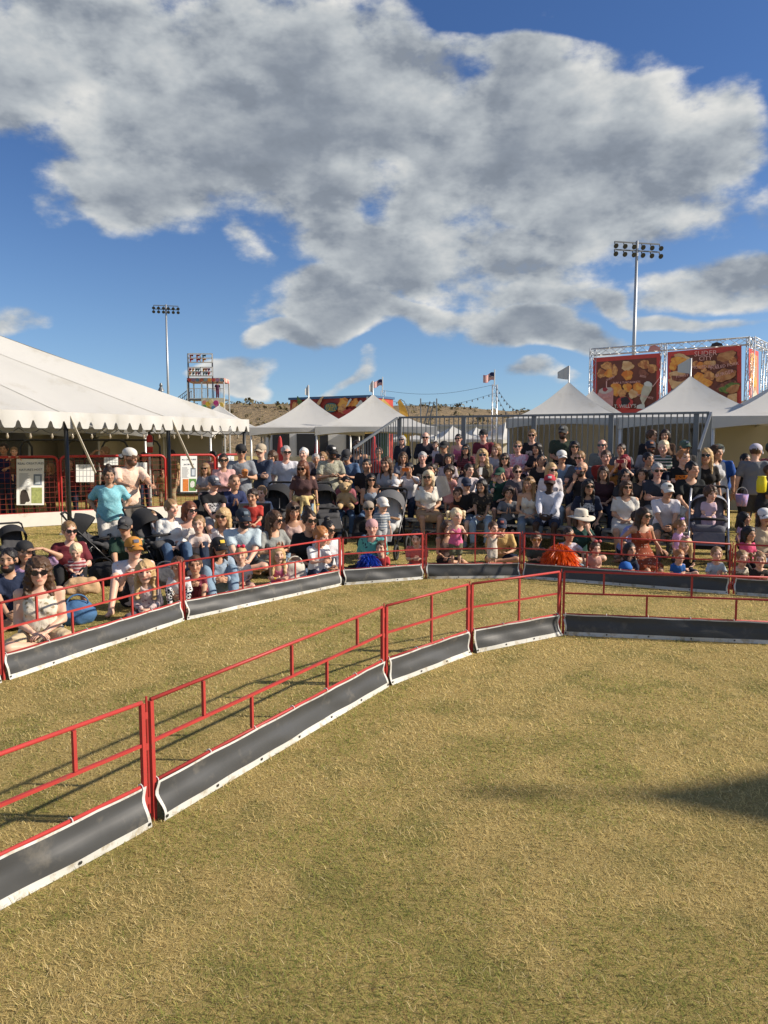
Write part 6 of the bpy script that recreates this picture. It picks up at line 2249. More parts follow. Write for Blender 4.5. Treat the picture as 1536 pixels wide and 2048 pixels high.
# ---- standing along the pens
GS = 'standing spectators'
P(446, 906, 15.0, 'stand', 'f', 'a', 'tan', ('pony', 'dark'), ('long', (0.58, 0.34, 0.32)), ('leggings', BK), 'crossed', 'standing woman in pink sweater with sunglasses beside the pens', rz=12, shades=True, group=GS)
P(481, 886, 15.6, 'stand', 'm', 'a', 'tan', ('short', 'dark'), ('tee', (0.22, 0.24, 0.27)), ('pants', GY), 'hold', 'standing man in grey t-shirt with sunglasses and black backward cap', rz=14, shades=True, hat=('back', BK), group=GS, key='M2')
P(525, 885, 16.2, 'stand', 'm', 'a', 'fair', ('short', 'light'), ('long', (0.045, 0.060, 0.10)), ('pants', BK), 'crossed', 'standing man in navy pullover with tan cap', rz=-24, shades=True, hat=('cap', (0.40, 0.33, 0.24), (0.40, 0.33, 0.24)), yaw=10, group=GS)
P(571, 890, 16.5, 'stand', 'm', 'a', 'pink', ('short', 'grey'), ('tee', (0.55, 0.55, 0.60)), ('shorts', (0.03, 0.04, 0.07)), 'hang', 'standing grey haired man in pale polo shirt with sunglasses', rz=8, shades=True, group=GS)
P(608, 894, 17.0, 'stand', 'f', 'a', 'fair', ('short', 'white'), ('tee', (0.05, 0.04, 0.05)), ('jeans', JN), 'hang', 'white haired woman standing behind the woman in brown', rz=4, group=GS)
P(606, 920, 14.1, 'stand', 'f', 'a', 'tan', ('long', 'auburn'), ('tee', (0.085, 0.045, 0.045)), ('jeans', LJ), 'hang', 'standing auburn haired woman in brown t-shirt with yellow sweater round her waist', rz=8, shades=True, lean=14, pitch=16, fat=0.2, band=(0.6, 0.4, 0.03), bandside=1, group=GS, key='M6')
P(660, 888, 16.3, 'stand', 'm', 'a', 'tan', ('short', 'dark'), ('tee', (0.26, 0.25, 0.18), 'camo', (0.40, 0.40, 0.33), 1.4), ('shorts', OL), 'hold', 'standing bearded man in grey-green patterned shirt with black cap', rz=18, beard=True, hat=('cap', BK, BK, (0.55, 0.55, 0.55)), shades=True, yaw=16, group=GS)
P(696, 898, 17.0, 'stand', 'm', 'a', 'tan', ('short', 'dark'), ('tee', (0.07, 0.12, 0.22)), ('pants', GY), 'hold', 'man in blue t-shirt and dark cap looking down', rz=-14, pitch=26, hat=('cap', (0.03, 0.03, 0.035)), shades=True, group=GS)
P(714, 880, 18.4, 'stand', 'm', 'a', 'tan', ('bob', 'dark'), ('tank', NV), ('pants', BK), 'hang', 'tall long haired bearded man in navy tank top', rz=0, beard=True, shades=True, tint=(0.06, 0.03, 0.02), group=GS)
P(645, 903, 18.0, 'stand', 'f', 't', 'fair', ('long', 'light'), ('tee', (0.5, 0.25, 0.28)), ('jeans', JN), 'hang', 'girl in pink half hidden behind the man with patterned shirt', rz=5, group=GS)
P(465, 946, 13.9, 'stand', 'm', 'c', 'tan', ('buzz', 'brown'), ('jacket', (0.03, 0.04, 0.10)), ('jeans', DJ), 'clap', 'boy in navy jacket standing beside the man in the chair', rz=20, yaw=14, group=GS)
# ---- seated in the middle
P(424, 949, 13.7, 'chair', 'm', 'a', 'pink', ('short', 'grey'), ('tee', BK, 'print', (0.55, 0.55, 0.55), 0.78), ('shorts', (0.30, 0.30, 0.31)), 'fore', 'older man in black printed t-shirt and grey cap seated in a chair', rz=24, seat=0.45, shades=True, hat=('cap', (0.09, 0.10, 0.13), (0.06, 0.065, 0.09), (0.5, .5, .5)), shoes=(0.3, 0.3, 0.3), key='M10', group=GL)
P(504, 976, 13.3, 'chair', 'm', 'c', 'tan', ('short', 'dark'), ('tee', (0.42, 0.045, 0.035)), ('shorts', (0.12, 0.11, 0.12)), 'lap', 'boy in red t-shirt seated in front of a black stroller', rz=6, seat=0.40, group=GL)
P(522, 970, 14.1, 'chair', 'm', 'c', 'fair', ('short', 'light'), ('tee', (0.50, 0.53, 0.60), 'plaid', (0.25, 0.3, 0.4)), ('shorts', BL_), 'clap', 'little boy in white and blue seated behind the boy in red', rz=2, seat=0.43, group=GL)
P(482, 1012, 10.5, 'cross', 'm', 'a', 'fair', ('short', 'black'), ('tee', (0.44, 0.53, 0.58)), ('shorts', (0.04, 0.045, 0.05)), 'fore', 'man with big black beard, navy cap and light blue t-shirt', rz=10, beard=True, hat=('cap', (0.022, 0.03, 0.045), (0.022, 0.03, 0.045), (0.12, 0.16, 0.20)), fat=0.5, yaw=22, z=0.08, group=GL)
P(444, 1013, 11.9, 'cross', 'f', 'a', 'tan', ('bob', 'blond'), ('open', (0.66, 0.64, 0.64)), ('jeans', DJ), 'lap', 'blonde woman with sunglasses in an open white shirt', rz=12, shades=True, group=GL)
P(425, 1067, 9.1, 'kneesup', 'f', 'a', 'tan', ('long', 'dark'), ('jacket', (0.27, 0.34, 0.42)), ('jeans', LJ), 'hug', 'woman in blue denim jacket with black cap lettered in yellow', rz=24, shades=True, hat=('cap', BK, BK, (0.60, 0.42, 0.05)), yaw=14, lean=24, group=GL)
P(479, 1090, 9.6, 'cross', 'f', 'c', 'fair', ('pony', 'blond'), ('tee', (0.62, 0.58, 0.56)), ('shorts', (0.40, 0.24, 0.20)), 'lap', 'little girl with a big red hair bow', rz=8, bow=(0.62, 0.02, 0.06), group=GL)
P(539, 1019, 11.0, 'cross', 'f', 'a', 'tan', ('long', 'brown'), ('open', (0.26, 0.27, 0.26)), ('shorts', KH), 'clap', 'woman with brown hair and sunglasses in grey shirt clasping her hands', rz=34, shades=True, yaw=26, group=GL)
P(584, 1003, 11.9, 'kneel', 'f', 'a', 'tan', ('long', 'brown'), ('tank', (0.50, 0.35, 0.31)), ('jeans', LJ), 'lap', 'woman with very long brown hair in a dusty pink tank top', rz=6, pitch=18, shades='up', group=GL)
P(611, 1017, 11.2, 'cross', 'f', 'a', 'tan', ('bun', 'dark'), ('tee', BK), ('jeans', JN), 'lap+face', 'dark haired woman in black t-shirt with yellow wristband', rz=20, shades=True, band=(0.62, 0.46, 0.03), yaw=10, group=GL)
P(645, 1037, 10.5, 'cross', 'f', 'a', 'olive', ('bun', 'black'), ('long', (0.66, 0.64, 0.66)), ('leggings', BK), 'fore', 'woman in white shirt with sunglasses sitting behind the ginger boy', rz=22, shades=True, yaw=20, lean=18, group=GL)
P(631, 1050, 9.95, 'kneel', 'm', 'c', 'fair', ('short', 'ginger'), ('tee', (0.66, 0.66, 0.67)), ('shorts', NV), 'clasp', 'ginger haired boy in white t-shirt kneeling at the fence', rz=34, yaw=22, pitch=14, group=GL)
P(554, 1089, 9.6, 'cross', 'f', 'c', 'fair', ('long', 'blond'), ('tank', (0.62, 0.16, 0.26)), ('shorts', (0.55, 0.12, 0.22)), 'crossed', 'blonde girl in pink tank top with yellow wristband', rz=4, band=(0.65, 0.5, 0.05), group=GL)
P(735, 999, 12.9, 'low', 'm', 'a', 'tan', ('short', 'dark'), ('jacket', BK), ('jeans', JN), 'hold', 'man in black jacket with tan cap and sunglasses holding a toddler', rz=12, seat=0.14, shades=True, hat=('back', (0.30, 0.25, 0.20)), shoes=(0.12, 0.07, 0.045), group=GL)
P(762, 991, 12.6, 'stand', 'm', 'k', 'fair', ('short', 'light'), ('tee', (0.45, 0.47, 0.48), 'stripe', (0.16, 0.20, 0.26)), ('pants', (0.45, 0.45, 0.46)), 'hang', 'toddler in grey striped shirt and white cap standing in front of a stroller', rz=20, z=0.12, hat=('cap', (0.64, 0.60, 0.56), (0.64, 0.60, 0.56)), group=GL)
P(749, 1035, 10.75, 'cross', 'f', 'a', 'pink', ('short', 'brown'), ('shirt', (0.10, 0.36, 0.32), 'floral', (0.02, 0.03, 0.06), 1.0), ('leggings', BK), 'lap', 'person in teal floral shirt with pink knitted headband', rz=-20, hat=('beanie', (0.52, 0.30, 0.30)), yaw=20, fat=0.5, group=GL)
P(764, 1079, 10.55, 'cross', 'm', 'k', 'fair', ('short', 'brown'), ('tee', (0.52, 0.05, 0.06)), ('shorts', NV), 'lap', 'boy in red t-shirt next to the blue pom-pom', rz=-10, yaw=-8, group=GL)
P(835, 1057, 11.0, 'cross', 'm', 'c', 'fair', ('short', 'dark'), ('tee', (0.62, 0.15, 0.13)), ('shorts', (0.15, 0.15, 0.17)), 'clasp', 'boy in coral t-shirt behind the short fence panel', rz=-4, pitch=14, fat=0.4, group=GL)
P(893, 1040, 12.15, 'side', 'f', 't', 'tan', ('long', 'brown'), ('tank', (0.16, 0.11, 0.09)), ('shorts', BK), 'lap', 'girl with brown hair sitting behind the toddler in the pink tank', rz=4, group=GL)
P(913, 1014, 10.85, 'stand', 'f', 'k', 'fair', ('pigtails', 'pale'), ('tank', (0.64, 0.14, 0.28)), ('shorts', (0.13, 0.13, 0.08)), 'rail', 'blonde toddler with pigtails in hot pink tank top standing at the fence', rz=4, railz=0.62, yaw=14, group='toddlers standing at the fence')
P(987, 1042, 10.9, 'stand', 'm', 'k', 'fair', ('short', 'brown'), ('tank', (0.62, 0.55, 0.46)), ('shorts', (0.64, 0.57, 0.48)), 'rail', 'brown haired toddler in cream overalls standing at the fence', rz=6, railz=0.60, yaw=18, group='toddlers standing at the fence')
P(1003, 1032, 12.5, 'cross', 'm', 'a', 'tan', ('short', 'dark'), ('tee', (0.60, 0.40, 0.16)), ('shorts', NV), 'hold', 'man in yellow t-shirt and navy cap behind the toddler in cream', rz=-4, hat=('cap', NV, NV, (0.35, 0.1, 0.08)), lean=22, group=GL)
P(1074, 1061, 11.0, 'cross', 'm', 'c', 'tan', ('short', 'brown'), ('tee', (0.07, 0.08, 0.06)), ('shorts', BK), 'clasp', 'boy in olive t-shirt with orange mirrored sunglasses', rz=4, shades=True, tint=(0.35, 0.14, 0.03), group=GL)
P(1139, 1052, 11.0, 'cross', 'f', 't', 'tan', ('pony', 'dark'), ('tee', (0.50, 0.48, 0.60), 'tiedye', (0.62, 0.60, 0.64)), ('shorts', LJ), 'lap+side', 'girl in white and lavender t-shirt holding the orange pom-pom', rz=-6, shades=True, tint=(0.30, 0.10, 0.03), group=GL)
P(1159, 1015, 12.5, 'cross', 'f', 'a', 'fair', ('bob', 'brown'), ('tee', (0.018, 0.055, 0.048)), ('shorts', KH), 'lap+face', 'woman in wide cream sun hat and dark green top', rz=10, shades=True, hat=('sun', (0.62, 0.56, 0.46), (0.62, 0.56, 0.46), 0.10), group=GL)
P(1193, 1080, 10.7, 'cross', 'f', 'k', 'fair', ('pony', 'brown'), ('tee', (0.50, 0.28, 0.24)), ('shorts', (0.45, 0.25, 0.22)), 'lap', 'toddler girl in dusty pink with a red hair bow behind the long panel', rz=-4, bow=(0.5, 0.10, 0.10), bowx=0.03, group=GL)
P(1286, 1013, 10.9, 'kneel', 'f', 'a', 'tan', ('long', 'dark'), ('dress', (0.24, 0.055, 0.025), 'dots', (0.60, 0.45, 0.36)), ('none', None), 'side', 'woman in rust polka dot dress with large sunglasses kneeling by the fence', rz=16, shades=True, straps=True, yaw=8, vneck=0.03, group=GL)
P(1257, 1018, 12.4, 'kneel', 'm', 'a', 'tan', ('short', 'dark'), ('tee', (0.25, 0.30, 0.58)), ('shorts', NV), 'lap', 'man in periwinkle blue t-shirt leaning behind the polka dot dress', rz=30, lean=26, yaw=10, group=GL)
P(1262, 1082, 10.35, 'kneesup', 'f', 'c', 'tan', ('bangs', 'black'), ('tee', (0.03, 0.04, 0.06)), ('leggings', NV), 'hug', 'girl with black hair and fringe holding a blue capped plush', rz=-4, group=GL)
P(1363, 1037, 11.14, 'stand', 'f', 'k', 'fair', ('pony', 'light'), ('tee', (0.55, 0.33, 0.56)), ('shorts', (0.5, 0.3, 0.5)), 'hang', 'toddler girl in lilac shirt with purple hair bow', rz=26, bow=(0.30, 0.18, 0.62), yaw=20, group=GL)
P(1380, 1072, 10.65, 'cross', 'f', 'c', 'fair', ('long', 'blond'), ('tee', BK), ('shorts', NV), 'lap', 'blonde girl in black t-shirt with pink headband behind the boy in blue', rz=-20, bow=(0.6, 0.35, 0.38), yaw=-18, group=GL)
P(1363, 1097, 10.15, 'cross', 'm', 'k', 'fair', ('short', 'ginger'), ('tee', (0.03, 0.12, 0.38)), ('shorts', NV), 'lap', 'small ginger boy in bright blue t-shirt at the fence', rz=0, pitch=12, group=GL)
P(1437, 1092, 9.85, 'cross', 'f', 'c', 'fair', ('pony', 'light'), ('tee', (0.42, 0.52, 0.60)), ('shorts', (0.5, 0.2, 0.22)), 'clap', 'girl in pale blue t-shirt clapping with a yellow wristband', rz=6, band=(0.65, 0.48, 0.03), group=GL)
P(1503, 1051, 10.9, 'kneel', 'f', 'c', 'tan', ('bob', 'black'), ('tee', (0.60, 0.08, 0.18)), ('leggings', BK), 'lap', 'girl with dark bob in bright pink t-shirt near the right edge', rz=10, group=GL)
P(1490, 1022, 12.5, 'stand', 'f', 'k', 'tan', ('bangs', 'black'), ('tee', (0.50, 0.34, 0.52), 'floral', (0.62, 0.6, 0.62)), ('shorts', BK), 'hang', 'toddler girl with black fringe in purple printed shirt', rz=30, yaw=20, group=GL)
P(1526, 1012, 12.3, 'cross', 'f', 'a', 'tan', ('bob', 'dark'), ('tee', (0.52, 0.43, 0.30)), ('jeans', LJ), 'lap', 'woman in beige t-shirt with white cap at the right edge', rz=4, shades=True, hat=('cap', (0.68, 0.67, 0.66), (0.68, 0.67, 0.66)), group=GL)
P(1489, 1097, 9.75, 'cross', 'f', 'k', 'fair', ('pigtails', 'light'), ('tee', (0.14, 0.11, 0.075), 'print', (0.6, 0.55, 0.45), 0.27), ('shorts', BK), 'lap', 'girl with pigtails in brown printed t-shirt next to the fence post', rz=4, group=GL)
P(1528, 1102, 9.65, 'cross', 'm', 'k', 'fair', ('short', 'light'), ('tee', (0.035, 0.032, 0.030)), ('shorts', BK), 'clap', 'boy in black t-shirt with palms together at the right edge', rz=-6, group=GL)
# ---- bleacher, front row (left to right)
GB = 'spectators seated on the bleacher'
P(691, 951, '0', 'bench', 'f', 'a', 'tan', ('long', 'black'), ('jacket', (0.30, 0.10, 0.12)), ('jeans', JN), 'hold', 'black haired woman with sunglasses and jeans holding a teddy bear', shades=True, shoes=(0.42, 0.42, 0.42), key='M26', rz=2, group=GB)
P(742, 946, '0', 'bench', 'f', 'a', 'tan', ('long', 'black'), ('tank', (0.26, 0.30, 0.36)), ('jeans', JN), 'lap', 'woman with long black hair in grey tank top behind the man in black jacket', shades=True, group=GB)
P(793, 956, '0', 'bench', 'm', 'a', 'tan', ('short', 'black'), ('tee', BK), ('pants', BK), 'lap', 'bearded man in black with pale cap behind the black and white stroller', beard=True, shades=True, hat=('cap', (0.60, 0.58, 0.58), (0.5, 0.5, 0.52)), shoes=BK, group=GB)
P(856, 939, '0', 'bench', 'f', 'a', 'tan', ('bob', 'pale'), ('tee', (0.66, 0.64, 0.58)), ('skirt', (0.36, 0.23, 0.13)), 'lap', 'blonde woman with sunglasses in white top and tan skirt, front row', shades=True, vneck=0.06, fat=0.3, shoes=(0.25, 0.15, 0.08), key='C15', rz=4, group=GB)
P(916, 972, '0', 'bench', 'm', 'k', 'tan', ('short', 'brown'), ('tee', (0.20, 0.07, 0.04)), ('shorts', BK), 'hold', 'small child holding an orange and brown ball on the front row', seat=0.43, key='C25', rz=0, group=GB)
P(934, 953, '0', 'bench', 'm', 'a', 'fair', ('short', 'brown'), ('tee', BK), ('shorts', (0.12, 0.16, 0.22)), 'lap', 'man in black t-shirt and navy cap turned towards the laughing woman', hat=('cap', NV, NV), yaw=40, shoes=(0.2, 0.2, 0.2), group=GB)
P(967, 956, '0', 'bench', 'f', 'a', 'olive', ('long', 'black'), ('tee', (0.03, 0.026, 0.022), 'floral', (0.16, 0.12, 0.08)), ('jeans', (0.30, 0.38, 0.45)), 'fore', 'laughing woman with long black hair in dark patterned top and pale jeans', laugh=True, shoes=(0.3, 0.2, 0.12), group=GB)
P(1017, 970, '0', 'bench', 'm', 'c', 'tan', ('messy', 'dark'), ('tee', (0.14, 0.15, 0.17)), ('shorts', BK), 'clap', 'boy with dark curls in grey t-shirt beside the blonde woman', group=GB)
P(1058, 951, '0', 'bench', 'f', 'a', 'tan', ('long', 'light'), ('tank', (0.64, 0.60, 0.52)), ('jeans', (0.17, 0.21, 0.25)), 'lap', 'woman with long wavy blonde hair in white tank top, front row', shades='up', yaw=-26, shoes=(0.3, 0.3, 0.3), group=GB)
P(1101, 946, '0', 'bench', 'm', 'a', 'dark', ('buzz', 'black'), ('long', (0.60, 0.60, 0.66)), ('shorts', (0.035, 0.045, 0.08)), 'fore', 'man in white button shirt with red cap, front row centre', hat=('cap', (0.45, 0.03, 0.05), (0.04, 0.02, 0.02), (.6, .6, .6)), cuff=0.75, shoes=(0.55, 0.55, 0.55), group=GB)
P(1172, 956, '0', 'bench', 'f', 'a', 'olive', ('long', 'black'), ('tee', (0.020, 0.026, 0.050), 'print', (0.5, 0.5, 0.5), 0.8), ('leggings', BK), 'knees', 'woman with sunglasses in navy t-shirt leaning on her knees', shades=True, lean=22, shoes=BK, group=GB)
P(1252, 959, '0', 'bench', 'f', 'a', 'tan', ('bob', 'brown'), ('dress', (0.60, 0.58, 0.53)), ('none', None), 'lap', 'woman in white dress with sunglasses, front row', shades=True, fat=0.4, yaw=14, shoes=(0.3, 0.2, 0.15), group=GB)
P(1331, 962, '0', 'bench', 'm', 'a', 'tan', ('short', 'dark'), ('tee', (0.62, 0.60, 0.64)), ('shorts', (0.11, 0.12, 0.11)), 'fore', 'man in white t-shirt and white cap with black lettering, front row', hat=('cap', (0.62, 0.61, 0.56), (0.6, 0.59, 0.55), (0.03, 0.03, 0.03)), lean=20, yaw=16, shoes=(0.1, 0.1, 0.1), group=GB)
# ---- second row
P(737, 916, '1', 'bench', 'm', 'a', 'olive', ('short', 'black'), ('tee', (0.022, 0.020, 0.022)), ('pants', BK), 'lap', 'heavy man with glasses in black shirt near the left end of the bleacher', fat=0.7, group=GB)
P(776, 912, '1', 'bench', 'f', 't', 'tan', ('long', 'brown'), ('tee', (0.30, 0.31, 0.33)), ('jeans', JN), 'crossed', 'girl with long brown hair in grey t-shirt beside the heavy man in black', yaw=-6, group=GB)
P(822, 924, '1', 'bench', 'f', 'a', 'tan', ('short', 'black'), ('tee', (0.62, 0.61, 0.62)), ('jeans', DJ), 'phone', 'woman in white t-shirt filming with an orange phone', phone=(0.75, 0.16, 0.02), phone_label='orange mobile phone held up by the woman in white t-shirt', yaw=4, key='C14', group=GB)
P(899, 928, '1', 'bench', 'f', 'k', 'tan', ('messy', 'dark'), ('dress', (0.58, 0.30, 0.28)), ('none', None), 'clap', 'toddler girl in pale pink dress on a lap, second row', z=0.16, group=GB)
P(936, 926, '1', 'bench', 'f', 'a', 'fair', ('pony', 'dark'), ('long', (0.62, 0.55, 0.55)), ('jeans', JN), 'lap+phone', 'woman in white filming sideways with a white phone', phone=(0.6, 0.6, 0.6), phone_label='white mobile phone held by the woman in white, second row', yaw=38, group=GB)
P(1001, 933, '1', 'bench', 'm', 'a', 'fair', ('short', 'dark'), ('tee', (0.020, 0.06, 0.045)), ('shorts', BK), 'face+lap', 'man in dark green shirt and green cap raising his hand', hat=('cap', (0.02, 0.075, 0.045), (0.02, 0.06, 0.04)), yaw=-40, band=(0.6, 0.45, 0.03), bandside=-1, group=GB)
P(1100, 924, '1', 'bench', 'f', 'a', 'fair', ('long', 'blond'), ('long', (0.62, 0.58, 0.60)), ('jeans', LJ), 'lap', 'woman with long blonde hair and sunglasses behind the red cap', shades=True, group=GB)
P(1166, 922, '1', 'bench', 'm', 'a', 'tan', ('bald', 'dark'), ('tee', (0.020, 0.020, 0.022)), ('shorts', (0.2, 0.19, 0.17)), 'face+knees', 'bald man with blue mirrored sunglasses in black t-shirt', shades=True, tint=(0.03, 0.09, 0.30), yaw=-24, beard=True, group=GB)
P(1248, 936, '1', 'bench', 'm', 'c', 'tan', ('bangs', 'black'), ('tee', (0.05, 0.05, 0.055)), ('shorts', BK), 'lap', 'boy with thick black hair behind the woman in white dress', z=0.05, group=GB)
P(1311, 924, '1', 'bench', 'm', 'a', 'pink', ('short', 'grey'), ('tee', (0.035, 0.04, 0.055)), ('pants', GY), 'crossed', 'grey haired man with sunglasses in dark navy shirt', shades=True, group=GB)
P(1377, 921, '1', 'bench', 'm', 'a', 'tan', ('short', 'black'), ('tee', (0.014, 0.017, 0.018)), ('shorts', (0.36, 0.40, 0.42)), 'knees', 'young black haired man in black jersey beside the stroller', yaw=16, vneck=0.03, rz=4, group=GB)
# ---- third row
P(846, 902, '2', 'bench', 'm', 'a', 'pink', ('short', 'grey'), ('tee', (0.018, 0.018, 0.020), 'print', (0.35, 0.33, 0.3), 0.72), ('pants', GY), 'lap', 'grey haired smiling man in black lettered t-shirt', fat=0.4, group=GB)
P(896, 906, '2', 'bench', 'f', 'a', 'tan', ('bob', 'dark'), ('tee', (0.45, 0.40, 0.42), 'floral', (0.25, 0.16, 0.2)), ('jeans', JN), 'lap', 'woman in pale flowered top behind the toddler in pink dress', shades='up', group=GB)
P(964, 897, '2', 'bench', 'f', 'a', 'pink', ('curly', 'blond'), ('long', (0.12, 0.10, 0.07)), ('jeans', JN), 'lap', 'woman with curly blonde hair, sunglasses and dark vest', shades=True, group=GB)
P(1081, 907, '2', 'bench', 'f', 'a', 'olive', ('bun', 'black'), ('tee', (0.020, 0.018, 0.020)), ('pants', BK), 'lap', 'dark haired woman in black v-neck top, third row', vneck=0.06, fat=0.3, group=GB)
P(1122, 898, '2', 'bench', 'm', 'a', 'tan', ('short', 'dark'), ('shirt', (0.16, 0.24, 0.36)), ('shorts', KH), 'lap', 'man in blue denim shirt with white cap, third row', hat=('cap', (0.66, 0.65, 0.62), (0.62, 0.61, 0.6)), shades=True, tint=(0.08, 0.05, 0.04), vneck=0.04, group=GB)
P(1212, 899, '2', 'bench', 'm', 'a', 'pink', ('short', 'brown'), ('tee', (0.20, 0.028, 0.022)), ('pants', BK), 'lap', 'man in dark red t-shirt with golden plush in his arms', fat=0.4, yaw=8, key='R15', group=GB)
P(1250, 908, '2', 'bench', 'f', 'a', 'fair', ('long', 'red'), ('tee', (0.10, 0.10, 0.12)), ('jeans', DJ), 'phone', 'woman with bright red hair holding up a red phone', phone=(0.35, 0.02, 0.04), phone_label='red mobile phone held up by the woman with red hair', group=GB)
P(1361, 897, '2', 'bench', 'm', 'c', 'fair', ('short', 'ginger'), ('tee', BK, 'print', (0.60, 0.18, 0.03), 0.68), ('shorts', BK), 'lap', 'ginger boy in black t-shirt with orange print', z=0.12, group=GB)
# ---- fourth row
P(934, 887, '3', 'bench', 'f', 'a', 'tan', ('long', 'black'), ('tee', (0.09, 0.02, 0.03), 'stripe', (0.16, 0.05, 0.06)), ('jeans', DJ), 'lap', 'black haired woman with sunglasses in maroon patterned top', shades=True, group=GB)
P(993, 887, '3', 'bench', 'f', 't', 'fair', ('long', 'light'), ('tee', (0.36, 0.36, 0.40)), ('jeans', JN), 'lap', 'smiling girl with light brown hair in grey top and dark vest straps', group=GB)
P(1037, 881, '3', 'bench', 'f', 'a', 'pink', ('short', 'light'), ('tee', (0.56, 0.24, 0.32), 'tiedye', (0.60, 0.52, 0.62)), ('pants', BK), 'lap', 'heavy woman with sunglasses in pink and white tie-dye t-shirt', shades=True, fat=0.9, group=GB)
P(1146, 881, '3', 'bench', 'f', 'a', 'tan', ('long', 'black'), ('tee', (0.018, 0.017, 0.018)), ('jeans', DJ), 'lap', 'black haired woman with round sunglasses in black blouse', shades=True, vneck=0.04, group=GB)
P(1203, 878, '3', 'bench', 'm', 'a', 'pink', ('balding', 'brown'), ('jacket', (0.15, 0.17, 0.16)), ('pants', GY), 'lap', 'man with sunglasses in grey-green jacket, back right', shades=True, group=GB)
P(1298, 879, '3', 'bench', 'm', 'a', 'tan', ('short', 'dark'), ('tee', (0.26, 0.27, 0.29)), ('shorts', BK), 'hold', 'bearded man in grey t-shirt and dark cap holding a blond boy', beard=True, hat=('cap', (0.025, 0.03, 0.05), (0.02, 0.02, 0.03), (.5, .2, .1)), yaw=14, group=GB)
P(1325, 879, '2.7', 'bench', 'm', 'k', 'fair', ('short', 'pale'), ('long', (0.05, 0.10, 0.08), 'stripe', (0.60, 0.60, 0.56), 0.7), ('pants', NV), 'lap', 'blond toddler in green and white striped shirt held by the man in grey', z=0.26, yaw=-14, group=GB)
P(1363, 878, '3', 'bench', 'm', 'a', 'tan', ('short', 'light'), ('tee', (0.05, 0.05, 0.05)), ('pants', BK), 'lap', 'man in green cap behind the ginger boy', hat=('cap', (0.07, 0.11, 0.09), (0.05, 0.09, 0.07), (0.4, .4, .4)), group=GB)
# ---- fifth row
P(805, 871, '4', 'bench', 'f', 'a', 'pink', ('bob', 'grey'), ('jacket', (0.022, 0.024, 0.036)), ('jeans', JN), 'lap', 'grey haired woman with sunglasses in dark jacket at the top left', shades=True, group=GB)
P(852, 864, '4', 'bench', 'm', 'a', 'pink', ('balding', 'grey'), ('jacket', (0.024, 0.024, 0.034)), ('pants', BK), 'hold', 'balding man with sunglasses in dark jacket holding a baby', shades=True, yaw=8, group=GB)
P(871, 882, '3.6', 'bench', 'f', 'b', 'fair', ('short', 'brown'), ('long', (0.52, 0.45, 0.48)), ('pants', (0.55, 0.20, 0.24)), 'lap', 'baby in pink with a headband held by the balding man', z=0.26, bow=(0.6, .55, .5), group=GB)
P(919, 867, '4', 'bench', 'f', 'a', 'pink', ('pony', 'black'), ('tank', (0.56, 0.14, 0.24)), ('shorts', BK), 'lap', 'woman with sunglasses in hot pink tank top, top row', shades=True, group=GB)
P(967, 857, '4', 'bench', 'm', 'a', 'pink', ('short', 'brown'), ('tee', (0.15, 0.028, 0.040)), ('pants', GY), 'lap', 'man in maroon t-shirt and black backward cap, top row', shades=True, hat=('back', BK), beard=False, group=GB)
P(1064, 858, '4', 'bench', 'f', 'a', 'fair', ('pony', 'light'), ('tee', (0.020, 0.020, 0.022), 'print', (0.4, 0.4, 0.4), 0.75), ('jeans', DJ), 'lap', 'blonde woman with ponytail and sunglasses in black t-shirt, top row', shades=True, group=GB)
P(1125, 849, '4', 'bench', 'm', 'a', 'tan', ('short', 'dark'), ('tee', (0.045, 0.060, 0.042)), ('shorts', BK), 'lap', 'large bearded man in dark green t-shirt with trucker cap, top row', beard=True, shades=True, tint=(0.25, 0.27, 0.30), hat=('cap', (0.06, 0.06, 0.055), (0.03, 0.03, 0.03), (0.4, 0.38, 0.33)), fat=0.5, group=GB)
P(1297, 859, '4', 'bench', 'm', 'a', 'tan', ('messy', 'brown'), ('tee', (0.018, 0.018, 0.022)), ('pants', BK), 'lap', 'man with messy brown hair in black at the top right', yaw=30, group=GB)
P(1327, 858, '4', 'bench', 'f', 'a', 'tan', ('long', 'dark'), ('long', (0.12, 0.07, 0.045)), ('jeans', DJ), 'lap', 'woman with dark hair in brown top at the top right', yaw=-8, group=GB)
# ---- standing right of the bleacher
P(1411, 895, 14.2, 'stand', 'f', 'a', 'tan', ('long', 'blond'), ('tee', (0.020, 0.018, 0.017)), ('jeans', DJ), 'hang', 'standing woman with long wavy blonde hair in black top pushing the stroller', rz=-6, shades=True, group=GS)
P(1428, 889, 15.1, 'stand', 'f', 'a', 'tan', ('long', 'brown'), ('jacket', (0.48, 0.48, 0.50)), ('jeans', JN), 'hang', 'standing brown haired woman in pale jacket behind the blonde', rz=20, shades='up', group=GS)
P(1443, 886, 15.6, 'stand', 'm', 'a', 'tan', ('short', 'grey'), ('tee', (0.025, 0.085, 0.32)), ('shorts', BK), 'hang', 'standing man in royal blue t-shirt with dark green cap', rz=-50, hat=('cap', (0.06, 0.075, 0.06), (0.05, 0.06, 0.05)), yaw=-20, fat=0.4, group=GS)
P(1511, 885, 15.0, 'stand', 'm', 'a', 'fair', ('short', 'brown'), ('tee', (0.17, 0.18, 0.20)), ('shorts', (0.05, 0.05, 0.055)), 'hang', 'standing man in grey t-shirt with lavender cap seen from behind', rz=150, hat=('cap', (0.45, 0.43, 0.52), (0.4, 0.38, 0.48)), yaw=-20, key='S13', group=GS)
P(1538, 882, 16.0, 'stand', 'm', 'a', 'tan', ('short', 'dark'), ('tee', (0.40, 0.10, 0.09)), ('shorts', BK), 'hang', 'standing man in red t-shirt cut off at the right edge', rz=100, hat=('cap', (0.05, 0.07, 0.05)), group=GS)
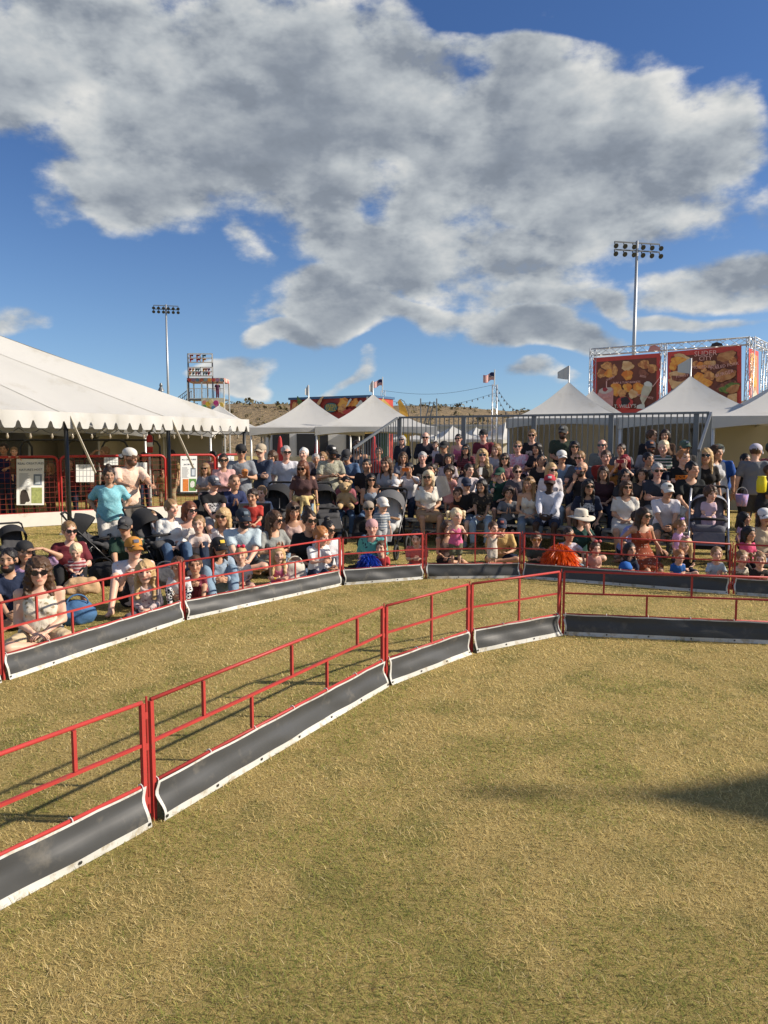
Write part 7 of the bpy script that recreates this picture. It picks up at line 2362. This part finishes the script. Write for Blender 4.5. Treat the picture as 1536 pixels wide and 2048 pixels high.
P(1531, 927, 13.4, 'stand', 'f', 'a', 'brown', ('buzz', 'black'), ('tee', (0.03, 0.03, 0.035)), ('pants', BK), 'hold', 'standing person in black with a bright yellow cup at the right edge', rz=60, key='S15', group=GS)
P(1490, 906, 16.6, 'stand', 'm', 'a', 'olive', ('short', 'black'), ('tee', BK), ('pants', BK), 'hang', 'standing man in black half hidden behind the grey t-shirt', rz=20, group=GS)
# ---- more heads filling the rows
for (u, v, row, sx, sk, hr, tp, lb, oo) in (
    (868, 925, '1', 'm', 'tan', ('short', 'dark'), ('tee', (0.05, 0.055, 0.07)), 'man in dark t-shirt between the white top and the toddler in pink dress', {}),
    (1035, 929, '1', 'f', 'fair', ('pony', 'brown'), ('tee', (0.10, 0.09, 0.10)), 'woman in dark grey behind the boy with dark curls', dict(shades=True)),
    (1206, 931, '1', 'f', 'olive', ('long', 'dark'), ('tee', (0.045, 0.02, 0.025)), 'dark haired woman in wine t-shirt between the bald man and the black haired boy', {}),
    (1283, 934, '1', 'f', 'tan', ('bob', 'dark'), ('tee', (0.05, 0.045, 0.045)), 'woman in charcoal t-shirt left of the grey haired man in navy', {}),
    (1010, 905, '2', 'f', 'tan', ('long', 'dark'), ('tee', (0.30, 0.13, 0.14)), 'woman in dusty rose top behind the green cap', dict(shades=True)),
    (1162, 901, '2', 'm', 'pink', ('short', 'light'), ('tee', (0.07, 0.08, 0.10)), 'man in slate t-shirt right of the blue denim shirt', dict(shades=True)),
    (1292, 903, '2', 'm', 'tan', ('short', 'black'), ('tee', (0.03, 0.03, 0.035)), 'black haired man below the bearded man in grey', {}),
    (806, 903, '2', 'f', 'tan', ('long', 'brown'), ('tee', (0.14, 0.15, 0.19)), 'woman in grey-blue top behind the orange phone', {}),
    (1075, 885, '3', 'f', 'tan', ('bob', 'black'), ('tee', (0.025, 0.023, 0.028)), 'woman in black below the blonde ponytail on the top row', {}),
    (1242, 886, '3', 'm', 'tan', ('short', 'dark'), ('tee', (0.10, 0.10, 0.11)), 'man in dark grey behind the woman with bright red hair', {}),
    (892, 880, '3', 'm', 'tan', ('short', 'black'), ('tee', (0.05, 0.04, 0.045)), 'man in dark brown t-shirt left of the maroon patterned top', dict(hat=('cap', BK)))):
    P(u, v, row, 'bench', sx, 'a', sk, hr, tp, ('jeans', DJ), random.choice(('lap', 'fore', 'clap')), lb, group=GB, **oo)
for (u, v, Y, sx, hr, tp, lb, oo) in (
    (546, 900, 17.4, 'f', ('bob', 'brown'), ('tee', (0.45, 0.44, 0.42)), 'woman in off-white standing between the navy pullover and the pale polo', {}),
    (632, 906, 17.8, 'm', ('short', 'grey'), ('tee', (0.12, 0.13, 0.16)), 'grey haired man standing left of the patterned shirt', {}),
    (676, 908, 17.9, 'f', ('long', 'dark'), ('tee', (0.42, 0.16, 0.20)), 'dark haired woman in rose standing between the patterned shirt and blue t-shirt', {}),
    (757, 893, 19.5, 'm', ('short', 'brown'), ('tee', (0.35, 0.05, 0.05)), 'man in red standing beyond the left rail of the bleacher', {}),
    (410, 925, 16.2, 'f', ('long', 'light'), ('tee', (0.30, 0.28, 0.30)), 'blonde woman standing left of the pink sweater beside the pens', dict(shades=True))):
    P(u, v, Y, 'stand', sx, 'a', 'tan', hr, tp, ('jeans', JN), random.choice(('hang', 'crossed', 'hold')), lb, group=GS, **oo)
# ---- people in and behind the pens
GI = 'people inside the animal tent'
P(27, 893, 17.6, 'stand', 'm', 'k', 'fair', ('short', 'light'), ('tank', (0.17, 0.13, 0.08)), ('shorts', BR_), 'rail', 'toddler in brown overalls held up over the left pen panel', rz=20, z=0.95, railz=0.62, band=(0.7, .55, .1), group=GI)
P(9, 885, 18.3, 'stand', 'm', 'a', 'tan', ('short', 'dark'), ('tee', (0.02, 0.025, 0.09)), ('jeans', DJ), 'reach', 'man in dark blue behind the toddler at the left pen', rz=10, group=GI)
P(215, 892, 18.8, 'stand', 'm', 'a', 'tan', ('short', 'light'), ('tee', (0.16, 0.10, 0.09)), ('pants', BK), 'shield+hang', 'man with a hand raised inside the tent', rz=-20, group=GI)
P(287, 904, 19.8, 'stand', 'f', 'a', 'tan', ('bob', 'dark'), ('tee', (0.16, 0.12, 0.07)), ('jeans', DJ), 'hang', 'dark haired person inside the tent below the fire extinguisher', rz=10, group=GI)
P(343, 898, 20.4, 'stand', 'm', 'a', 'tan', ('short', 'black'), ('tee', (0.28, 0.20, 0.10)), ('pants', KH), 'hang', 'man in black hat behind the right poster', rz=-30, hat=('cap', BK), group=GI)
P(425, 900, 20.8, 'stand', 'm', 'a', 'tan', ('short', 'black'), ('tee', (0.25, 0.14, 0.18)), ('pants', BK), 'hang', 'man in dark cap inside the tent behind the woman in pink', rz=15, hat=('cap', BK), group=GI)
P(140, 915, 18.4, 'stand', 'f', 'a', 'tan', ('long', 'brown'), ('tee', (0.14, 0.03, 0.03)), ('jeans', DJ), 'hang', 'brown haired woman behind the red mesh at the tent pole', rz=15, group=GI)
P(100, 925, 18.9, 'stand', 'f', 't', 'tan', ('long', 'light'), ('tee', (0.10, 0.05, 0.05)), ('jeans', BR_), 'hang', 'girl in brown behind the red mesh next to the big poster', rz=-15, group=GI)
P(182, 955, 18.7, 'stand', 'f', 'c', 'fair', ('pony', 'brown'), ('tee', (0.20, 0.03, 0.07)), ('pants', BR_), 'hang', 'child in crimson behind the red mesh inside the tent', rz=12, group=GI)
P(255, 908, 19.4, 'stand', 'm', 'a', 'tan', ('short', 'dark'), ('tee', (0.24, 0.16, 0.06)), ('pants', KH), 'hang', 'man in tan work clothes inside the pen', rz=25, group=GI)
P(325, 935, 19.9, 'stand', 'm', 't', 'tan', ('short', 'brown'), ('tee', (0.27, 0.19, 0.08)), ('pants', KH), 'hang', 'youth in mustard inside the pen left of the tent pole', rz=5, group=GI)
P(437, 766, 62.0, 'stand', 'm', 'a', 'tan', ('short', 'black'), ('tee', (0.06, 0.02, 0.05)), ('pants', (0.10, 0.03, 0.06)), 'hang', 'attendant with black cap on the ride tower platform', rz=20, z=at(414, 797, 62).z, hat=('cap', BK), group='ride attendant')
# ------------------------------------------------------------------ strollers, chairs, toys
RUBBER = mat('tyre_rubber', (0.02, 0.02, 0.02), 0.7)
BLKFAB = mat('black_fabric', (0.018, 0.018, 0.020), 0.85, bump=0.3, bscale=120)


def stroller(u, Y, rz, label, hood=(0.018, 0.018, 0.02), frame=(0.03, 0.03, 0.032), seatc=(0.05, 0.05, 0.055), s=1.0, lining=None, span=62, hs_=0.82):
    Y = Y * 0.94 if Y > 11.15 else Y
    p = at(u, 881, Y)
    r_ = empty('stroller', (p.x, p.y, 0), R(rz)); tag(r_, label, 'stroller', 'strollers')
    r_.scale = (s, s, s)
    fm = mat('stroller_frame_%s' % (frame,), frame, 0.3, 0.6)
    hm = mat('stroller_hood_%s' % (hood,), hood, 0.85, bump=0.4, bscale=30)
    sm = mat('stroller_seat_%s' % (seatc,), seatc, 0.85, bump=0.4, bscale=40)
    for sx in (-1, 1):
        for (y, rad) in ((-.38, .12), (.32, .15)):
            m = MB(); m.tube([Vector((sx * .27, y, rad)) + Vector((0, rad * math.cos(t), rad * math.sin(t))) * .86 for t in np.linspace(0, 2 * math.pi, 17)[:-1]], .024, 6, loop=True)
            w = m.build('wheel', RUBBER, r_, True)
            m = MB(); m.tube([(sx * .25, y, rad), (sx * .29, y, rad)], .03, 8)
            for t in range(5):
                a = t * 2 * math.pi / 5
                m.bar((sx * .27, y, rad), (sx * .27, y + rad * .84 * math.cos(a), rad + rad * .84 * math.sin(a)), .014)
            m.build('rim', fm, w)
        m = MB(); m.tube([(sx * .26, -.38, .13), (sx * .25, -.05, .50), (sx * .25, .30, .86), (sx * .24, .42, 1.02)], .016, 8); m.build('side_tube', fm, r_, True)
        m = MB(); m.tube([(sx * .25, .32, .15), (sx * .25, -.02, .50)], .015, 8); m.build('rear_leg', fm, r_, True)
    m = MB(); m.tube([(-.24, .42, 1.02), (-.2, .45, 1.05), (.2, .45, 1.05), (.24, .42, 1.02)], .02, 8); m.build('handle', BLKFAB, r_, True)
    f = Fld(A3(-.35, -.45, .30), A3(.35, .42, 1.05), .02)
    f.cap(A3(-.14, -.22, .48), A3(.14, -.22, .48), .075, .075, .05); f.cap(A3(-.14, .05, .45), A3(.14, .05, .45), .08, .08, .08)
    f.cap(A3(-.13, .12, .50), A3(-.13, .26, .88), .07, .06, .08); f.cap(A3(.13, .12, .50), A3(.13, .26, .88), .07, .06, .08); f.cap(A3(0, .14, .50), A3(0, .27, .90), .07, .06, .1)
    for sx in (-1, 1):
        f.cap(A3(sx * .21, -.15, .52), A3(sx * .21, .12, .62), .035, .045, .04)
    v, q = f.nets(); np_obj('seat', v, q, sm, r_)
    m = MB()
    m.slab(lambda a, b: Vector((0.25 * math.cos(math.pi * a) * (1.0), .26 - .36 * math.sin(R(span * b)) * (0.4 + 0.6 * math.sin(math.pi * a) ** .5), .70 + hs_ * (.30 * math.cos(R(span * b) * .85) + .12) * math.sin(math.pi * a) ** .55)), 14, 8, (0, 0, .006))
    m.build('hood', hm, r_, True)
    m = MB(); m.tube([(.25 * math.cos(math.pi * a), -.12 - .02 * math.sin(math.pi * a), .60 + .02 * math.sin(math.pi * a)) for a in np.linspace(0, 1, 5)] if False else [(-.23, -.05, .60), (-.18, -.27, .64), (.18, -.27, .64), (.23, -.05, .60)], .02, 8); m.build('bumper_bar', mat('bumper_tan', (0.22, 0.12, 0.06), .6) if lining else BLKFAB, r_, True)
    m = MB(); m.slab(lambda a, b: Vector((-.22 + .44 * a, -.30 + .58 * b, .22 + .06 * (abs(2 * b - 1)) ** 2 + .05 * abs(2 * a - 1) ** 3)), 6, 6, (0, 0, .01)); m.build('basket', BLKFAB, r_, True)
    m = MB(); m.slab(lambda a, b: Vector((-.22 + .44 * a, -.30 + .02 * b, .22 + .20 * b)), 4, 3, (0, .01, 0)); m.build('basket_panel', BLKFAB, r_, True)
    m = MB(); m.slab(lambda a, b: Vector((-.20 + .40 * a, -.30 - .10 * b, .46 - .17 * b)), 4, 3, (0, .02, 0)); m.build('footrest', sm, r_, True)
    return r_


stroller(302, 11.5, 60, 'black stroller with big black hood behind the man in dark green', s=0.9, span=85)
stroller(546, 14.6, -12, 'black stroller standing behind the two boys on the grass', s=1.08)
stroller(648, 15.0, 20, 'black stroller half hidden behind the woman in brown', s=1.05)
stroller(772, 13.2, -16, 'black and white hooded stroller with tan bumper bar in front of the bleacher', hood=(0.10, 0.10, 0.105), seatc=(0.45, 0.45, 0.44), s=1.05, lining=True)
stroller(1424, 12.5, -22, 'grey stroller with silver frame carrying a toddler, right of the bleacher', hood=(0.22, 0.23, 0.26), frame=(0.6, 0.6, 0.6), seatc=(0.10, 0.10, 0.12), s=1.12, span=30, hs_=0.6)
stroller(178, 10.75, 105, 'black reclined stroller left of the standing woman in light blue', s=0.85, span=60)
stroller(20, 10.3, 40, 'black stroller behind the woman in lavender at the left edge', s=0.72)
P(1423, 970, 12.55, 'chair', 'f', 'k', 'fair', ('messy', 'brown'), ('tee', (0.52, 0.40, 0.48)), ('shorts', (0.5, 0.36, 0.42)), 'lap', 'toddler in lilac sitting in the grey stroller', rz=-22, seat=0.62, z=0.0, yaw=26, pitch=10, shoes=(0.55, 0.4, 0.42), group=GL)
P(306, 1023, 11.5, 'legs', 'm', 'b', 'fair', ('short', 'light'), ('tee', (0.3, 0.3, 0.34)), ('pants', (0.3, 0.3, 0.3)), 'lap', 'baby lying in the black hooded stroller on the left', rz=60, z=0.55, lean=-12, group=GL)


def camp_chair(key_pos, rz, seat, label, c=(0.02, 0.02, 0.022)):
    r_ = empty('camp_chair', key_pos, rz); tag(r_, label, 'chair', 'folding camp chairs')
    fm = mat('chair_frame', (0.04, 0.04, 0.045), .4, .6); cm = mat('chair_cloth_%s' % (c,), c, .85, bump=.4, bscale=40)
    for sx in (-1, 1):
        for a, b in (((sx * .28, -.26, 0), (sx * .26, .28, seat + .04)), ((sx * .28, .28, 0), (sx * .26, -.24, seat + .04))):
            m = MB(); m.tube([a, b], .014, 6); m.build('leg', fm, r_, True)
        m = MB(); m.tube([(sx * .27, .26, seat), (sx * .27, .36, seat + .48)], .014, 6); m.build('back_post', fm, r_, True)
        m = MB(); m.bar((sx * .29, -.24, seat + .20), (sx * .29, .28, seat + .22), .07, .025, up=(0, 0, 1)); m.build('armrest', cm, r_)
        m = MB(); m.tube([(sx * .29, -.24, seat + .02), (sx * .29, -.24, seat + .19)], .012, 6); m.build('arm_post', fm, r_, True)
    m = MB(); m.slab(lambda a, b: Vector((-.27 + .54 * a, -.25 + .52 * b, seat - .05 * math.sin(math.pi * a) - .01)), 8, 6, (0, 0, .01)); m.build('seat', cm, r_, True)
    m = MB(); m.slab(lambda a, b: Vector((-.27 + .54 * a, .26 + .10 * b + .04 * math.sin(math.pi * a), seat + .06 + .42 * b)), 8, 6, (0, -.01, 0)); m.build('backrest', cm, r_, True)
    return r_


J, b, pos, a = JOINTS['M10']
camp_chair((pos.x, pos.y, 0), a, 0.40, 'black folding chair under the older man in black t-shirt')
for (u, Y, rz, st, lb) in ((336, 11.62, 28, .17, 'low folding chair under the young woman in white shirt'), (504, 13.35, 6, .36, 'folding chair under the boy in red t-shirt'), (522, 14.15, 2, .39, 'folding chair under the little boy in white and blue')):
    p = at(u, 881, Y * .94); camp_chair((p.x, p.y, 0), R(rz), st, lb)


# teddy bear on the lap of the black haired woman
def teddy(c, rz, s, label, colr):
    f = Fld(A3(-.3, -.3, -.1) * s, A3(.3, .3, .62) * s, .014)
    I3x = (A3(1, 0, 0), A3(0, 1, 0), A3(0, 0, 1))
    f.ell(A3(0, 0, .16) * s, I3x, (.12 * s, .10 * s, .15 * s), .03)
    f.ell(A3(0, -.02, .39) * s, I3x, (.125 * s, .11 * s, .11 * s), .03)
    f.ell(A3(0, -.12, .37) * s, I3x, (.055 * s, .05 * s, .045 * s), .03)
    for sx in (-1, 1):
        f.ell(A3(sx * .10, 0, .49) * s, I3x, (.045 * s, .03 * s, .045 * s), .01)
        f.cap(A3(sx * .10, -.02, .24) * s, A3(sx * .19, -.09, .13) * s, .045 * s, .045 * s, .03)
        f.cap(A3(sx * .08, -.03, .06) * s, A3(sx * .12, -.19, .02) * s, .06 * s, .055 * s, .03)
    f.wrinkle(.004, 130, 1)
    v, q = f.nets()
    b_ = link('teddy_bear', raw_mesh('teddy_bear', v, q, None, True), mat('plush_%s' % (colr,), colr, .95, bump=.9, bscale=90), None, c, (0, 0, rz))
    tag(b_, label, 'toy', 'plush toys')
    for sx in (-1, 1):
        m = MB(); m.lathe([(.001, 0), (.012 * s, .004), (.001, .012)], 8, Vector((sx * .045, -.128, .42)) * s, Matrix.Rotation(R(90), 3, 'X')); m.build('eye', RUBBER, b_)
    m = MB(); m.lathe([(.001, 0), (.018 * s, .004), (.001, .014)], 8, Vector((0, -.165, .385)) * s, Matrix.Rotation(R(90), 3, 'X')); m.build('nose', RUBBER, b_)
    return b_


J, b, pos, a = JOINTS['M26']
teddy(wpt('M26', J['P'] + A3(0, -0.25, 0.09)), a, 1.0, 'cream teddy bear on the lap of the black haired woman', (0.52, 0.36, 0.19))
J, b, pos, a = JOINTS['R15']
teddy(wpt('R15', J['P'] + A3(0.14, -0.22, 0.10)), a + .8, 0.8, 'golden brown plush toy in the arms of the man in dark red', (0.40, 0.17, 0.04))


def pompom(c, r, label, colr, n, seed):
    rs = np.random.RandomState(seed)
    d = rs.normal(size=(n, 3)); d /= np.linalg.norm(d, axis=1)[:, None]
    ln = r * (0.75 + 0.35 * rs.rand(n))
    s = np.cross(d, rs.normal(size=(n, 3))); s /= np.linalg.norm(s, axis=1)[:, None]
    s *= 0.0045
    V = np.zeros((n, 6, 3), np.float32)
    base = d * 0.03
    mid = d * ln[:, None] * .62
    tip = d * ln[:, None] + np.array([0, 0, -.45]) * ln[:, None] ** 1 + rs.normal(size=(n, 3)) * .012
    V[:, 0] = base - s; V[:, 1] = base + s; V[:, 2] = mid + s; V[:, 3] = mid - s; V[:, 4] = tip + s; V[:, 5] = tip - s
    i = np.arange(n) * 6
    q = np.concatenate([np.stack([i, i + 1, i + 2, i + 3], 1), np.stack([i + 3, i + 2, i + 4, i + 5], 1)])
    cc = np.repeat(np.array(colr) * (0.7 + .6 * rs.rand(n))[:, None], 6, 0)
    r_ = empty('pom_pom', c); tag(r_, label, 'pom-pom', 'plastic pom-poms')
    tag(link('streamers', raw_mesh('streamers', V.reshape(-1, 3), q, None, False, cc), attr_mat('pom_strip', .35, .5, trans=.3), r_), kind='stuff')
    m = MB(); m.tube([(0, 0, -.05), (0, 0, .05)], .018, 8); m.build('handle', RUBBER, r_)


pompom(at(1120, 1112, 10.55), .27, 'large orange plastic pom-pom held at the fence', (0.75, 0.11, 0.005), 2600, 4)
pompom(at(737, 1122, 10.35), .17, 'royal blue plastic pom-pom beside the boy in red', (0.01, 0.05, 0.42), 800, 5)
# ball held by the child
J, b, pos, a = JOINTS['C25']
c = wpt('C25', J['P'] + A3(0, -0.20, 0.10))
m = MB(); m.lathe([(.115 * math.sin(t), -.115 * math.cos(t)) for t in np.linspace(0.02, math.pi - .02, 14)], 20)
bl_ = m.build('ball', cloth((0.42, 0.12, 0.03), 'camo', (0.07, 0.02, 0.01), 0.6), None, True, c); tag(bl_, 'orange and brown patterned ball held by the child on the front row', 'ball')
# yellow sweater tied round the waist
J, b, pos, a = JOINTS['M6']
f = Fld(J['P'] - A3(.3, .3, .5), J['P'] + A3(.3, .3, .2), .018)
pc = J['P'] + A3(0, 0, .075)
for t in np.linspace(0, 2 * math.pi, 15)[:-1]:
    p0 = pc + A3(.185 * math.cos(t), .150 * math.sin(t), 0); t2 = t + 2 * math.pi / 14
    f.cap(p0, pc + A3(.185 * math.cos(t2), .150 * math.sin(t2), 0), .035, .035, .02)
f.cap(pc + A3(.02, -.17, 0), pc + A3(.10, -.21, -.22), .045, .035, .02); f.cap(pc + A3(-.02, -.17, 0), pc + A3(-.07, -.20, -.26), .045, .03, .02)
f.cap(pc + A3(-.14, -.08, 0), pc + A3(-.20, -.10, -.30), .05, .05, .04); f.cap(pc + A3(.14, .1, 0), pc + A3(.16, .14, -.3), .06, .07, .04)
f.wrinkle(.005, 45, 2)
v, q = f.nets(); np_obj('tied_sweater', v, q, cloth((0.55, 0.42, 0.19)), b)
# folded paper fan of the woman in the white top
J, b, pos, a = JOINTS['C15']
c = wpt('C15', J['head'] + A3(.20, -.22, -.08))
m = MB(); m.slab(lambda s, t: Vector((-.02 + .22 * s - .10 * t, .03 * math.sin(s * 5), -.30 + .10 * s + .42 * t - .1 * s * t)), 6, 4, (0, .003, 0))
fo = m.build('paper_fan', mat('fan_paper', (0.56, 0.50, 0.44), .7, var=.25, vscale=14), None, False, c, (0, 0, a)); tag(fo, 'folded paper programme held up by the blonde woman in white top', 'paper')
# food tray between the two standing men
J, b, pos, a = JOINTS['M2']
c = wpt('M2', J['P'] + A3(.05, -.36, .30))
m = MB(); m.lathe([(.05, -.04), (.085, .05)], 4, (0, 0, 0)); m.lathe([(.001, .05), (.07, .06), (.05, .09), (.001, .11)], 8)
fo = m.build('food_tray', mat('tray_food', (0.52, 0.20, 0.05), .7, var=.5, vscale=40), None, False, c, (0, 0, a + .6)); tag(fo, 'orange food tray held by the man in grey t-shirt', 'tray')
# bucket and yellow cup at the right
J, b, pos, a = JOINTS['S13']
c = at(1483, 1010, 13.8)
r_ = empty('bucket', (c.x, c.y, c.z)); tag(r_, 'pastel purple and blue bucket carried by the man in grey t-shirt', 'bucket')
m = MB(); m.lathe([(.085, -.02), (.115, .20), (.105, .20), (.08, 0)], 18); m.build('pail', cloth((0.30, 0.26, 0.52), 'tiedye', (0.50, 0.30, 0.46)), r_, True)
m = MB(); m.tube([(.11 * math.cos(t), 0, .19 + .14 * math.sin(t)) for t in np.linspace(0, math.pi, 10)], .005, 5); m.build('handle', POLEW, r_)
c = at(1523, 968, 12.3)
m = MB(); m.lathe([(.05, -.14), (.075, -.12), (.08, .04), (.06, .11), (.07, .13)], 16)
cu_ = m.build('drink_cup', mat('cup_yellow', (0.72, 0.62, 0.02), .4), None, True, c); tag(cu_, 'bright yellow drinking cup near the right edge', 'cup')


# bags and bundles on the grass
def bag(c, size, rz, label, colr, name='bag', pat=None, c2=(0.6, 0.6, 0.6)):
    f = Fld(A3(-size[0], -size[1], -.02), A3(size[0], size[1], size[2] * 1.15), .018)
    w, d, h = size[0] * .5, size[1] * .5, size[2]
    rr_ = min(w, d) * .8
    for sx in (-1, 1):
        f.cap(A3(sx * (w - rr_), 0, rr_), A3(sx * (w - rr_) * .8, 0, h - rr_), rr_, rr_ * .85, .05)
    f.cap(A3(-(w - rr_), 0, rr_), A3(w - rr_, 0, rr_), rr_, rr_, .05); f.cap(A3(-(w - rr_) * .8, 0, h - rr_), A3((w - rr_) * .8, 0, h - rr_), rr_ * .85, rr_ * .85, .05)
    f.cap(A3(0, 0, rr_), A3(0, 0, h - rr_), rr_ * 1.05, rr_ * .95, .06)
    f.wrinkle(.008, 26, random.random() * 5)
    v, q = f.nets()
    r_ = link(name, raw_mesh(name, v, q, None, True), cloth(colr, pat, c2), None, c, (0, 0, R(rz))); tag(r_, label, 'bag', 'bags on the grass')
    if name == 'cushion_bag':
        return r_
    m = MB(); m.tube([(.6 * w * math.cos(t), -rr_ * .6, h * .92 + .10 * math.sin(t)) for t in np.linspace(0, math.pi, 9)], .010, 6); m.build('strap', cloth(colr), r_, True)
    return r_


g = lambda u, Y: Vector((at(u, 881, Y).x, Y, 0))
bag(g(585, 9.75), (.34, .20, .34), 20, 'white canvas tote bag between the pink tank girl and the ginger boy', (0.55, 0.52, 0.46), 'tote_bag')
bag(g(140, 7.75), (.36, .24, .24), 30, 'blue denim bag on the grass beside the curly haired woman', (0.06, 0.14, 0.28), 'denim_bag')
bag(g(152, 8.8) + Vector((0, 0, .10)), (.40, .16, .20), 24, 'beige cushion bag in front of the blond baby', (0.48, 0.32, 0.18), 'cushion_bag')
bag(g(185, 11.2), (.60, .35, .50), 10, 'black bundle with yellow and white lining left of the standing woman', (0.02, 0.02, 0.022), 'gear_bag')
bag(g(205, 9.9), (.50, .34, .30), -15, 'black duffel bag on the grass between the maroon t-shirt and the mustard cap', (0.022, 0.022, 0.025), 'duffel_bag')
bag(g(325, 9.7), (.42, .30, .28), 12, 'grey picnic bag on the grass right of the mustard cap', (0.10, 0.10, 0.11), 'picnic_bag')
bag(g(400, 13.2), (.40, .3, .42), 10, 'black bag beside the chair of the older man', (0.025, 0.025, 0.027), 'backpack')
bag(g(674, 9.9), (.2, .14, .12), 10, 'small black pouch beside the woman in white shirt', (0.02, 0.02, 0.02), 'pouch')
bag(g(570, 13.9), (.36, .3, .36), -10, 'dark diaper bag hanging about the stroller behind the boys', (0.03, 0.03, 0.035), 'diaper_bag')
# blue capped plush
c = at(1251, 1137, 10.05)
I3x = (A3(1, 0, 0), A3(0, 1, 0), A3(0, 0, 1))
f = Fld(A3(-.16, -.16, -.2), A3(.16, .16, .2), .014)
f.ell(A3(0, 0, -.03), I3x, (.085, .075, .11), .03); f.cap(A3(-.04, -.01, -.14), A3(-.07, -.07, -.16), .035, .03, .02); f.cap(A3(.04, -.01, -.14), A3(.07, -.07, -.16), .035, .03, .02)
v, q = f.nets()
pl = link('plush_doll', raw_mesh('plush_doll', v, q, None, True), mat('plush_white', (0.64, 0.62, 0.62), .95, bump=.6, bscale=90), None, c); tag(pl, 'white plush doll with blue cap in front of the girl with black fringe', 'toy', 'plush toys')
m = MB(); m.lathe([(.092, -.005), (.088, .03), (.06, .08), (.001, .10)], 16); m.build('cap', mat('plush_blue', (0.02, 0.12, 0.42), .9), pl, True)
for sx in (-1, 1):
    m = MB(); m.lathe([(.001, 0), (.011, .004), (.001, .01)], 8, (sx * .03, -.073, -.03), Matrix.Rotation(R(90), 3, 'X')); m.build('eye', RUBBER, pl)
